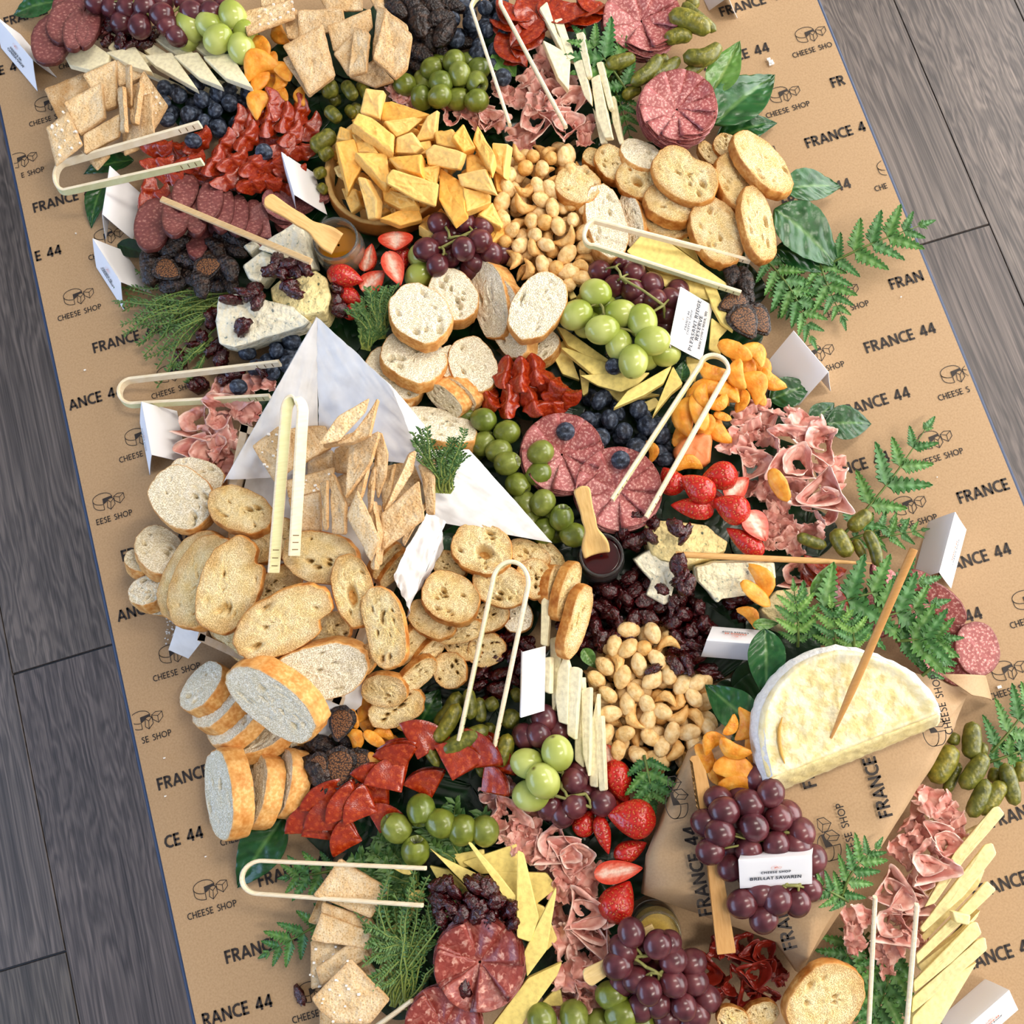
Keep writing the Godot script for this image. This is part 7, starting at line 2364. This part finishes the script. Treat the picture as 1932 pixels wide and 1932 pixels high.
func meats() -> void:
	zone(0, 0, 1)
	rosette(1277, 207, 44, 80, 11, M.salami, "folded slice in the fine-grained salami pinwheel by the big leaves", "salami pinwheel by the leaves", 10)
	rosette(1060, 858, 44, 84, 9, M.salami, "folded slice in the salami pinwheel beside the green olives", "salami pinwheel by the olives", 25)
	rosette(1165, 925, 44, 88, 9, M.salami, "folded slice in the salami pinwheel under the apricot tongs", "salami pinwheel under the tongs", 5)
	rosette(1210, 40, 36, 80, 8, M.salami, "folded slice in the far salami pinwheel behind the gherkins", "salami pinwheel behind the gherkins", 30)
	rosette(905, 1815, 52, 92, 7, M.salami_coarse, "folded slice in the coarse salami pinwheel by the near thyme", "coarse salami pinwheel", 60, 28.0)
	rosette(838, 1935, 50, 78, 6, M.salami_coarse, "folded slice in the coarse salami pinwheel cut off below", "coarse salami pinwheel cut off", 20)
	var g = "folded chorizo slices by the far tongs"
	var l = "folded red chorizo slice between blueberries and the blank card"
	var qm = func(k): return folded("half", false, k % 4, 0.5)
	zone(0, 0, 3.864)
	for e in [[1170, 1080, 34, 230, -15], [1450, 1030, 36, 230, -30], [1640, 1060, 40, 220, -60], [1800, 1010, 42, 230, -70], [1160, 1200, 34, 220, -10], [1400, 1180, 38, 230, -20], [1560, 1200, 42, 220, -60], [1700, 1180, 44, 230, -50], [1850, 1200, 46, 230, -40], [1250, 1290, 34, 200, 0], [1650, 1320, 40, 220, -40], [1850, 1340, 42, 220, -20], [1080, 1400, 30, 250, -60], [1160, 1440, 26, 220, -40], [1750, 900, 40, 220, -80], [1850, 830, 42, 230, -90], [1960, 900, 42, 230, -80], [2000, 780, 44, 230, -95], [2080, 880, 42, 220, -70], [2120, 1000, 42, 220, -50], [2180, 820, 38, 220, -80], [2050, 1090, 40, 230, -40], [2200, 1100, 34, 220, -30], [2010, 1200, 42, 230, -30], [2120, 1250, 36, 220, -20], [1950, 1330, 40, 220, -10], [2100, 1380, 32, 230, 0], [1300, 1100, 24, 240, 0], [1500, 1290, 26, 240, 0], [1750, 1330, 28, 240, 20], [1950, 1020, 28, 240, 0], [2250, 950, 26, 240, -40]]:
		meat("chorizo_slice", "q1", l, "chorizo", g, tented(int(e[0]) % 5), M.chorizo, [e[0], e[1], e[2] - 6, e[3] * 0.62, e[4] + rng.randf_range(-12, 12), rng.randf_range(-18, 14), rng.randf_range(-12, 18)])
	settle("q1", Vector2(365, 266), "the stray blueberry")
	g = "rounds of coarse dry sausage"
	l = "coarse dry sausage round under the flat pick"
	for e in [[1110, 1630, 40, 270, 390, 12, -20], [1290, 1540, 46, 220, 350, 14, -35], [1440, 1560, 46, 170, 300, 10, -28], [1530, 1450, 44, 190, 300, 10, -28], [1620, 1520, 42, 170, 330, 8, -28], [1350, 1390, 38, 190, 270, 20, -30], [1730, 1560, 40, 170, 290, 6, -28], [1840, 1590, 38, 160, 280, 6, -28], [1440, 1740, 34, 170, 280, 10, -30], [1600, 1650, 28, 160, 260, 8, 0]]:
		round_slice("sausage_slice", "r1", l, g, M.sausage, e)
	settle("r1", Vector2(225, 400), "the leafside card")
	g = "rounds of coarse sausage at the far left"
	l = "round of coarse sausage at the far left corner"
	for e in [[370, 280, 40, 290, 380, 20, -15], [470, 150, 38, 250, 330, 25, -20], [560, 200, 42, 190, 330, 20, -28], [640, 180, 38, 170, 330, 18, -28], [500, 50, 30, 240, 260, 20, 0], [740, 130, 24, 240, 240, 20, 0]]: round_slice("sausage_slice", "r2", l, g, M.sausage, e)
	settle("r2", Vector2(40, 100), "the printed card")
	zone(450, 0, 3.864)
	g = "dark folded cured meat behind the honey jar"
	l = "dark folded cured meat slice behind the honey jar"
	for e in [[220, 1600, 38, 150, 80], [310, 1500, 34, 150, 60], [200, 1700, 34, 140, 70], [380, 1480, 30, 150, 40], [450, 1420, 26, 150, 30], [560, 1380, 24, 140, 20], [400, 1620, 26, 140, 20]]:
		meat("dried_meat_slice", "q2", l, "meat", g, qm.call(int(e[0])), M.sausage, [e[0], e[1], e[2], e[3], e[4], rng.randf_range(-30, 10)])
	settle("q2", Vector2(632, 449), "the honey jar")
	g = "folded chorizo slices above the olives"
	l = "folded red chorizo slice above the salami pinwheels"
	zone(600, 400, 3.864)
	for e in [[1360, 1190, 46, 150, 95], [1480, 1210, 50, 160, 85], [1590, 1170, 48, 150, 70], [1700, 1260, 46, 170, 30], [1790, 1350, 44, 170, 0], [1700, 1420, 42, 160, -20], [1560, 1400, 46, 150, 60], [1390, 1400, 48, 150, 88], [1250, 1380, 42, 150, 50], [1220, 1280, 38, 140, 40], [1480, 1320, 38, 160, 40], [1600, 1300, 34, 160, 0]]:
		meat("chorizo_slice", "q3", l, "chorizo", g, tented(int(e[0]) % 5), M.chorizo, [e[0], e[1], e[2] - 8, e[3], e[4], rng.randf_range(-18, 14), rng.randf_range(-12, 18)])
	settle("q3", Vector2(1067, 814), "the crown-up blueberry")
	g = "folded chorizo slices at the near bread row"
	l = "folded chorizo slice left of the near olives"
	zone(700, 1250, 3.513)
	for e in [[210, 720, 42, 170, 35], [310, 640, 44, 200, 62], [200, 860, 44, 190, 12], [540, 780, 48, 190, 62], [640, 700, 44, 200, 85], [740, 700, 38, 180, 100], [730, 850, 42, 150, 100], [400, 900, 30, 160, 30], [30, 860, 40, 160, 40], [40, 990, 40, 170, -20], [-60, 1000, 42, 180, -15], [60, 1130, 34, 150, 60], [-220, 1000, 36, 190, 10], [-110, 930, 38, 160, 20], [-330, 1130, 34, 180, 0], [-190, 1110, 36, 190, 0], [-60, 1180, 32, 160, -30], [-250, 1180, 28, 160, 10], [-330, 1040, 30, 160, -20], [120, 1000, 26, 180, 0], [-130, 1060, 26, 180, 0]]:
		meat("chorizo_slice", "q4", l, "chorizo", g, folded("wedge", true, int(absf(e[0])) % 4, 0.5), M.chorizo, [e[0], e[1], e[2], e[3] * 1.40, e[4] + 180.0, rng.randf_range(-20, 10), rng.randf_range(-10, 10)])
	settle("q4", Vector2(1005, 1290), "the standing card")
	g = "folded chorizo slices at the far end"
	l = "folded chorizo slice at the far end of the table"
	zone(900, 0, 3.864)
	for e in [[300, 50, 40, 170, 20], [420, 90, 42, 160, 40], [330, 220, 40, 180, -60], [280, 330, 36, 170, 70], [380, 330, 34, 170, 95], [250, 150, 34, 160, 0], [600, 60, 42, 170, 30], [700, 20, 42, 170, 10], [780, 90, 40, 160, -40], [620, 0, 36, 170, 60], [880, 10, 40, 160, 20], [450, -10, 38, 170, 0], [700, 120, 28, 170, 0]]:
		meat("chorizo_slice", "q5", l, "chorizo", g, qm.call(int(e[0])), M.chorizo, [e[0], e[1], e[2], e[3], e[4], rng.randf_range(-30, 20), rng.randf_range(-15, 15)])
	settle("q5", Vector2(1080, 80), "the cheese strips")
	g = "dark red dried meat at the near edge"
	l = "curled dark red dried meat below the wrapped box"
	zone(1350, 1400, 3.3196)
	for e in [[60, 1290, 32, 260, 20, 7], [180, 1260, 34, 240, 40, 1], [300, 1320, 36, 240, 10, 2], [240, 1450, 38, 250, -10, 3], [100, 1500, 34, 260, 60, 0], [320, 1600, 34, 230, 80, 1], [60, 1640, 32, 250, 30, 2], [200, 1580, 40, 240, 0, 4], [-80, 1420, 26, 250, 50, 3], [-60, 1600, 26, 250, 0, 0], [380, 1440, 24, 200, 60, 5]]: ham("q6", l, g, [e[0], e[1], e[2] - 14, e[3], e[4]], e[5], M.coppa)
	settle("q6", Vector2(1371, 1800), "the wooden knife's end")
	g = "round salami slices on the right"
	l = "round pink salami slice at the fern's right end"
	zone(1450, 950, 4.008)
	for e in [[1580, 1100, 32, 340, 420, -12, 0], [1330, 760, 36, 420, 200, 42, 30], [1290, 830, 28, 420, 180, 42, 30], [1400, 1050, 22, 300, 360, 0, 0], [1440, 1230, 18, 300, 300, 0, 0], [1180, 640, 26, 360, 200, 42, 20]]: round_slice("salami_slice", "r3", l, g, M.salami, e)
	settle("r3", Vector2(1760, 1060), "the printed white card")
	l = "folded red salami slice half hidden under the fern"
	for e in [[430, 440, 36, 170, 20], [950, 520, 30, 190, 40], [1000, 640, 30, 170, 60], [1060, 850, 34, 180, -40], [1150, 1020, 28, 190, 70], [880, 700, 24, 190, 10], [780, 860, 20, 180, 40], [420, 560, 26, 190, 40], [560, 640, 20, 190, 60], [1250, 1150, 18, 190, 60]]:
		meat("salami_slice", "q7", l, "salami", "folded salami under the fern", qm.call(int(e[0])), M.chorizo if e[0] < 600 else M.salami, [e[0], e[1], e[2], e[3], e[4], rng.randf_range(-30, 10)])
	settle("q7", Vector2(1645, 1063), "the level pick")
	# ham
	var k = "h1"
	g = "pink ham ruffles inside the far tongs"
	l = "ruffled pink ham slice below the far tongs"
	zone(900, 0, 3.864)
	for e in [[260, 720, 20, 330, 10, 5], [420, 620, 24, 320, 40, 6], [560, 740, 26, 330, 20, 0], [420, 900, 30, 330, -20, 1], [650, 950, 30, 340, 40, 2], [780, 960, 26, 300, 80, 7], [330, 1030, 22, 330, 60, 6], [100, 860, 22, 330, 30, 8], [680, 780, 28, 300, 0, 3], [500, 460, 22, 320, 70, 5], [160, 620, 26, 200, 90, 5], [470, 780, 34, 320, 0, 7], [600, 620, 18, 330, 0, 8], [60, 900, 28, 230, 10, 0]]: ham(k, l, g, e.slice(0, 5), e[5])
	zone(450, 0, 3.864)
	for e in [[1180, 700, 22, 260, 30, 5], [1270, 750, 24, 240, 50, 6], [1560, 860, 26, 300, 10, 0], [1700, 860, 26, 280, 40, 7], [1830, 900, 26, 260, 50, 2]]: ham(k, l, g, e.slice(0, 5), e[5])
	settle(k, Vector2(1155, 305), "the toasts")
	k = "h2"
	g = "pink ham ruffles right of the strawberries"
	l = "ruffled pink ham slice right of the strawberries"
	zone(1250, 700, 3.864)
	for e in [[620, 390, 30, 340, 60, 6], [560, 560, 34, 380, 30, 7], [880, 540, 38, 360, 10, 0], [1020, 420, 36, 420, 30, 5], [1150, 520, 38, 360, 60, 1], [980, 700, 42, 400, -10, 2], [640, 700, 32, 320, 20, 3], [1150, 900, 40, 430, 30, 4], [1220, 760, 34, 380, 80, 6], [1160, 1030, 36, 360, -20, 0], [800, 900, 26, 380, 30, 8], [830, 1080, 24, 360, 70, 5], [780, 1200, 26, 260, 90, 7], [930, 1260, 28, 300, 40, 6], [970, 1480, 24, 300, 30, 1], [1020, 1180, 20, 380, 0, 8], [760, 420, 24, 360, 90, 8], [900, 820, 22, 400, 60, 5], [700, 320, 22, 300, 80, 6], [620, 860, 20, 350, 0, 8]]: ham(k, l, g, e.slice(0, 5), e[5])
	settle(k, Vector2(1505, 690), "the blank diamond card")
	k = "h3"
	g = "pale ham left of the parchment"
	l = "ruffled pale ham slice left of the parchment"
	zone(150, 400, 3.864)
	for e in [[880, 1540, 14, 330, 40, 1], [1040, 1490, 22, 380, 10, 0], [1010, 1650, 18, 360, 60, 6], [960, 1780, 14, 380, 20, 2], [1080, 1600, 12, 380, 80, 8], [1070, 1330, 14, 300, 20, 6], [1310, 1260, 18, 290, -10, 7], [1200, 1450, 18, 320, 30, 5], [1060, 1830, 10, 330, 50, 5]]: ham(k, l, g, e.slice(0, 5), e[5])
	settle(k, Vector2(305, 830), "the tall white card")
	k = "h4"
	g = "ham ruffles above the near grapes"
	l = "ruffled ham slice left of the wrapped box"
	zone(700, 1250, 3.513)
	for e in [[830, 900, 26, 300, 60, 6], [870, 1010, 30, 320, 50, 0], [1060, 1080, 26, 330, 60, 7], [1000, 1200, 30, 330, 40, 5], [1230, 1180, 30, 340, 20, 1], [1180, 1280, 32, 300, 10, 6], [1350, 1300, 30, 330, 50, 2], [1280, 1420, 32, 360, 100, 7], [1410, 1450, 28, 360, 110, 5], [1400, 1640, 34, 360, 40, 3], [1480, 1760, 32, 330, 60, 4], [1330, 1820, 30, 380, -30, 6], [1250, 1700, 20, 330, 60, 8], [1420, 1900, 26, 340, 30, 1], [930, 1130, 30, 260, -20, 5], [1160, 1350, 20, 360, 70, 8], [1500, 1880, 22, 330, 80, 7], [900, 820, 26, 250, 20, 7]]: ham(k, l, g, e.slice(0, 5), e[5])
	zone(1000, 1600, 5.52)
	for e in [[420, 1330, 34, 520, -20, 5], [560, 1560, 34, 480, 40, 0], [640, 1700, 30, 460, 80, 6], [440, 1500, 22, 520, 20, 8], [350, 1640, 26, 430, -5, 7]]: ham(k, l, g, e.slice(0, 5), e[5])
	settle(k, Vector2(1242, 1766), "the mustard jar")
	k = "h5"
	g = "ham ruffles right of the wrapped box"
	l = "ruffled ham slice right of the wrapped box"
	zone(1350, 1400, 3.3196)
	for e in [[1350, 380, 34, 330, 20, 5], [1480, 500, 30, 300, 50, 6], [1200, 640, 32, 330, -50, 7], [1330, 720, 40, 340, 10, 1], [1420, 640, 34, 280, 60, 2], [1280, 820, 38, 320, 30, 0], [1080, 920, 32, 320, 60, 3], [1200, 960, 32, 320, 20, 4], [890, 1100, 34, 300, -20, 6], [860, 1220, 34, 240, 80, 5], [1100, 1120, 34, 320, 30, 1], [1140, 1240, 34, 320, -30, 7], [1060, 1340, 30, 280, 70, 6], [1250, 1200, 24, 330, 60, 8], [1300, 560, 24, 380, 40, 8], [1180, 1040, 20, 340, 0, 8]]: ham(k, l, g, e.slice(0, 5), e[5])
	settle(k, Vector2(1770, 1460), "the corner gherkins")

func greens() -> void:
	zone(0, 0, 1)
	leaf("light green leaf standing at the gherkins, its pale rib showing", [1345, 178, 1396, 72, 26, 44], 2, 1.1)
	leaf("dark pointed leaf right of the salami pinwheel, tip toward the print", [1345, 245, 1466, 130, 24, 18], 1, 1.0)
	leaf("dark leaf lying low under the upper toasts' right end", [1352, 262, 1466, 232, 10, 8], 0, 1.0)
	leaf("broad blue-green leaf right of the toasts above the fern", [1472, 365, 1592, 345, 34, 22], 1, 1.0)
	leaf("big shiny leaf curving over the fern right of the toasts", [1456, 400, 1590, 500, 40, 26], 1, 1.15)
	leaf("dark leaf under the shiny one by the right fern", [1462, 470, 1588, 510, 24, 14], 0, 1.0)
	leaf("dark leaf beside the ham under the blank diamond card", [1452, 755, 1530, 725, 14, 12], 0, 1.4)
	leaf("small dark leaf below the blank diamond card's lower corner", [1530, 800, 1574, 760, 14, 12], 0, 1.4)
	leaf("broad dark leaf at the ham heap's right, near printed lettering", [1556, 800, 1644, 800, 18, 10], 0, 1.4)
	leaf("dark leaf under the far tongs' bend beside the blank card", [252, 302, 158, 328, 6, 4], 0, 0.8)
	leaf("long dark leaf behind the blank card, lower left", [196, 345, 172, 430, 4, 3], 0, 0.9)
	leaf("dark leaf at the sausage rounds below the blank card", [222, 462, 292, 484, 3, 4], 3, 0.9)
	leaf("blue-green leaf at the far left corner of the paper", [110, 10, 20, 22, 12, 8], 1, 1.2)
	leaf("green leaf under the parchment flap by the round toasts", [850, 1060, 888, 980, 40, 34], 0, 1.5)
	leaf("dark leaf beneath the round toasts near the gherkins", [790, 1370, 830, 1300, 18, 16], 0, 1.5)
	leaf("large dark leaf below the standing bread slices", [535, 1540, 448, 1675, 12, 5], 0, 1.05)
	leaf("dark glossy leaf left of the half wheel, tip downward", [1440, 1185, 1448, 1322, 72, 62], 1, 1.0)
	leaf("dark glossy leaf between the nuts and the apricots on the box", [1424, 1372, 1330, 1290, 60, 50], 1, 1.2)
	leaf("dark leaf below the glossy ones by the yellow apricots", [1400, 1380, 1390, 1420, 60, 58], 0, 1.6)
	leaf("small green leaf among blueberries at the far tongs", [935, 100, 972, 138, 30, 34], 2, 1.6)
	leaf("small leaf beside the standing cheese slices and nuts", [1100, 1225, 1125, 1260, 30, 34], 2, 1.2)
	leaf("small leaf between grapes and apricots below the printed card", [1285, 720, 1290, 680, 30, 34], 0, 1.4)
	leaf("curved green leaf stalk between blue cheese and fern", [1530, 1125, 1575, 1060, 50, 56], 2, 0.7)
	leaf("small leaf at the white card's right end by the cheese", [1420, 1180, 1470, 1175, 52, 56], 2, 0.9)
	# ferns
	fern("fern frond at the right edge, its tip past the table", [1560, 500, 1738, 425, 20, 26, 0], 9, 76)
	fern("fern frond pointing down right below the shiny leaf", [1540, 470, 1590, 600, 20, 14, 10], 10, 60)
	fern("fern frond hanging beside the cut figs", [1435, 480, 1530, 640, 26, 12, -10], 12, 62)
	fern("short fern frond between shiny leaf and figs", [1470, 500, 1500, 590, 18, 12, 0], 9, 58)
	fern("fern frond right of the ham, reaching up past the print", [1590, 1010, 1748, 806, 20, 14, 6], 9, 84)
	fern("fern frond under the ham's right end by gherkins", [1600, 1020, 1700, 985, 18, 12, 0], 7, 44)
	fern("small fern frond pointing right to the printed white card", [1640, 1020, 1740, 1000, 14, 12, 0], 7, 40)
	fern("large fern frond over the salami above the half wheel", [1480, 1180, 1740, 1100, 60, 56, -10], 9, 100, 0)
	fern("fern frond arching between the pick and the half wheel", [1600, 1180, 1760, 1140, 56, 58, 0], 8, 84)
	fern("fern frond with upright leaflets in front of the blue cheese", [1505, 1220, 1498, 1112, 56, 66, 0], 9, 50, 1)
	fern("bright fern sprig standing behind the half wheel", [1575, 1225, 1568, 1145, 60, 68, 0], 8, 52, 2)
	fern("second bright fern sprig behind the half wheel, nearer the pick", [1610, 1225, 1602, 1165, 62, 68, 0], 7, 48, 2)
	fern("fern frond spreading over the half wheel's right end", [1690, 1210, 1780, 1205, 58, 64, 0], 7, 80)
	fern("low fern frond at the half wheel's right, by wrapped paper", [1740, 1275, 1780, 1230, 60, 58, 0], 6, 46)
	fern("fern frond at the far right corner by the gherkins", [1870, 1420, 1950, 1310, 22, 14, 0], 8, 74)
	fern("dark fern frond at the right border by the gherkins", [1860, 1440, 1960, 1400, 20, 14, 0], 7, 60)
	fern("fern frond lying on the wrapped box below the small card", [1585, 1700, 1655, 1600, 74, 70, -16], 9, 56)
	fern("fern frond tip pointing left on the wrapped box", [1600, 1700, 1530, 1662, 72, 76, 0], 8, 44)
	fern("fern frond between strawberries and the nuts", [1215, 1425, 1232, 1510, 46, 40, 0], 8, 64)
	fern("fern frond left of the near crackers, tip toward the print", [640, 1720, 505, 1798, 16, 8, 0], 9, 60)
	fern("fern frond inside the near tongs, tip left", [640, 1640, 545, 1655, 14, 12, 0], 7, 56)
	fern("broad dark fern frond under the near batons and tongs", [1690, 1790, 1640, 1940, 26, 22, 0], 11, 84)
	fern("dark fern frond beside the large grilled toast", [1640, 1760, 1560, 1830, 22, 18, 0], 8, 66)
	fern("flat green frond between cheese strips and gherkins", [1185, 175, 1100, 70, 34, 42, 0], 6, 80)
	fern("narrow dark frond along the cheese strips", [1140, 120, 1190, 262, 26, 20, 0], 12, 44)
	# herbs
	herb("thyme bundle on bare paper left of the blue cheese", "thyme_bundle", "thyme", [440, 560, 250, 640, 16, 8], 42, 0.50)
	herb("loose thyme sprig curving below the left blue cheese", "thyme_sprig", "thyme", [405, 640, 330, 720, 12, 6], 8, 0.25)
	herb("thyme sprig between strawberries and the white baguette", "thyme_sprig", "thyme", [715, 640, 700, 545, 34, 46], 26, 0.40)
	herb("thyme sprig at the parchment peak's right side", "thyme_sprig", "thyme", [690, 660, 700, 600, 30, 40], 18, 0.55)
	herb("thyme sprig standing at the parchment's right edge", "thyme_sprig", "thyme", [835, 930, 838, 795, 76, 96], 26, 0.36)
	herb("big thyme bundle by the square crackers near the bottom", "thyme_bundle", "thyme", [745, 1900, 795, 1650, 34, 44], 30, 0.40)
	herb("thyme strands lying over the near square crackers", "thyme_bundle", "thyme", [800, 1780, 690, 1800, 40, 50], 24, 0.55)
	herb("parsley leaves under the near olives", "parsley", "parsley", [880, 1640, 830, 1520, 26, 24], 20, 0.7, 2.2)
	herb("parsley leaves between chorizo and the near tongs", "parsley", "parsley", [780, 1680, 700, 1590, 16, 18], 22, 0.7, 2.2)
	herb("parsley leaves behind the near square crackers", "parsley", "parsley", [740, 1760, 690, 1640, 14, 16], 18, 0.7, 2.2)
	# crumbs on the paper
	zone(0, 0, 1)
	var cr = Geo.new()
	for q in spots(PackedVector2Array([Vector2(310, 1165), Vector2(345, 1170), Vector2(335, 1215), Vector2(312, 1215)]), 2.2, 46):
		var p = at(q, 0.0028)
		var s = rng.randf_range(0.0003, 0.0008)
		cr.box(p - Vector3(s, s, s), p + Vector3(s, s * 0.6, s * 0.7))
	for q in [[1450, 112, 0.0016], [1454, 117, 0.0020], [1458, 120, 0.0012], [1453, 122, 0.0010], [160, 698, 0.0008], [143, 440, 0.0006], [310, 1430, 0.0008], [312, 1502, 0.0008], [388, 1616, 0.0007], [1885, 1296, 0.0016], [1850, 1700, 0.0006], [1700, 560, 0.0006], [1768, 900, 0.0005]]:
		var p = at(Vector2(q[0], q[1]), 0.003)
		cr.box(p - Vector3(q[2], 0.001, q[2] * 0.6), p + Vector3(q[2], q[2] * 0.6, q[2] * 0.7))
	var cm = part(self, "bread_crumbs", cr.done(), M.salt)
	tag(cm, "pale crumbs scattered on the bare kraft paper", "crumbs", "", "stuff")

func _ready() -> void:
	rng.seed = 44
	noise.frequency = 1.0
	noise.noise_type = FastNoiseLite.TYPE_SIMPLEX_SMOOTH
	font.font_names = PackedStringArray(["Droid Sans"])
	font.font_weight = 700
	camera_and_light()
	make_materials()
	room()
	table()
	wrapped_box()
	half_wheel()
	greens_below()
	cards()
	tools()
	blue_cheeses()
	breads()
	crackers()
	slices_of_cheese()
	cheddar()
	parchment_box()
	small_heaps()
	olives()
	pickles()
	grape_bunches()
	fruit_pieces()
	figs()
	meats()
	greens()
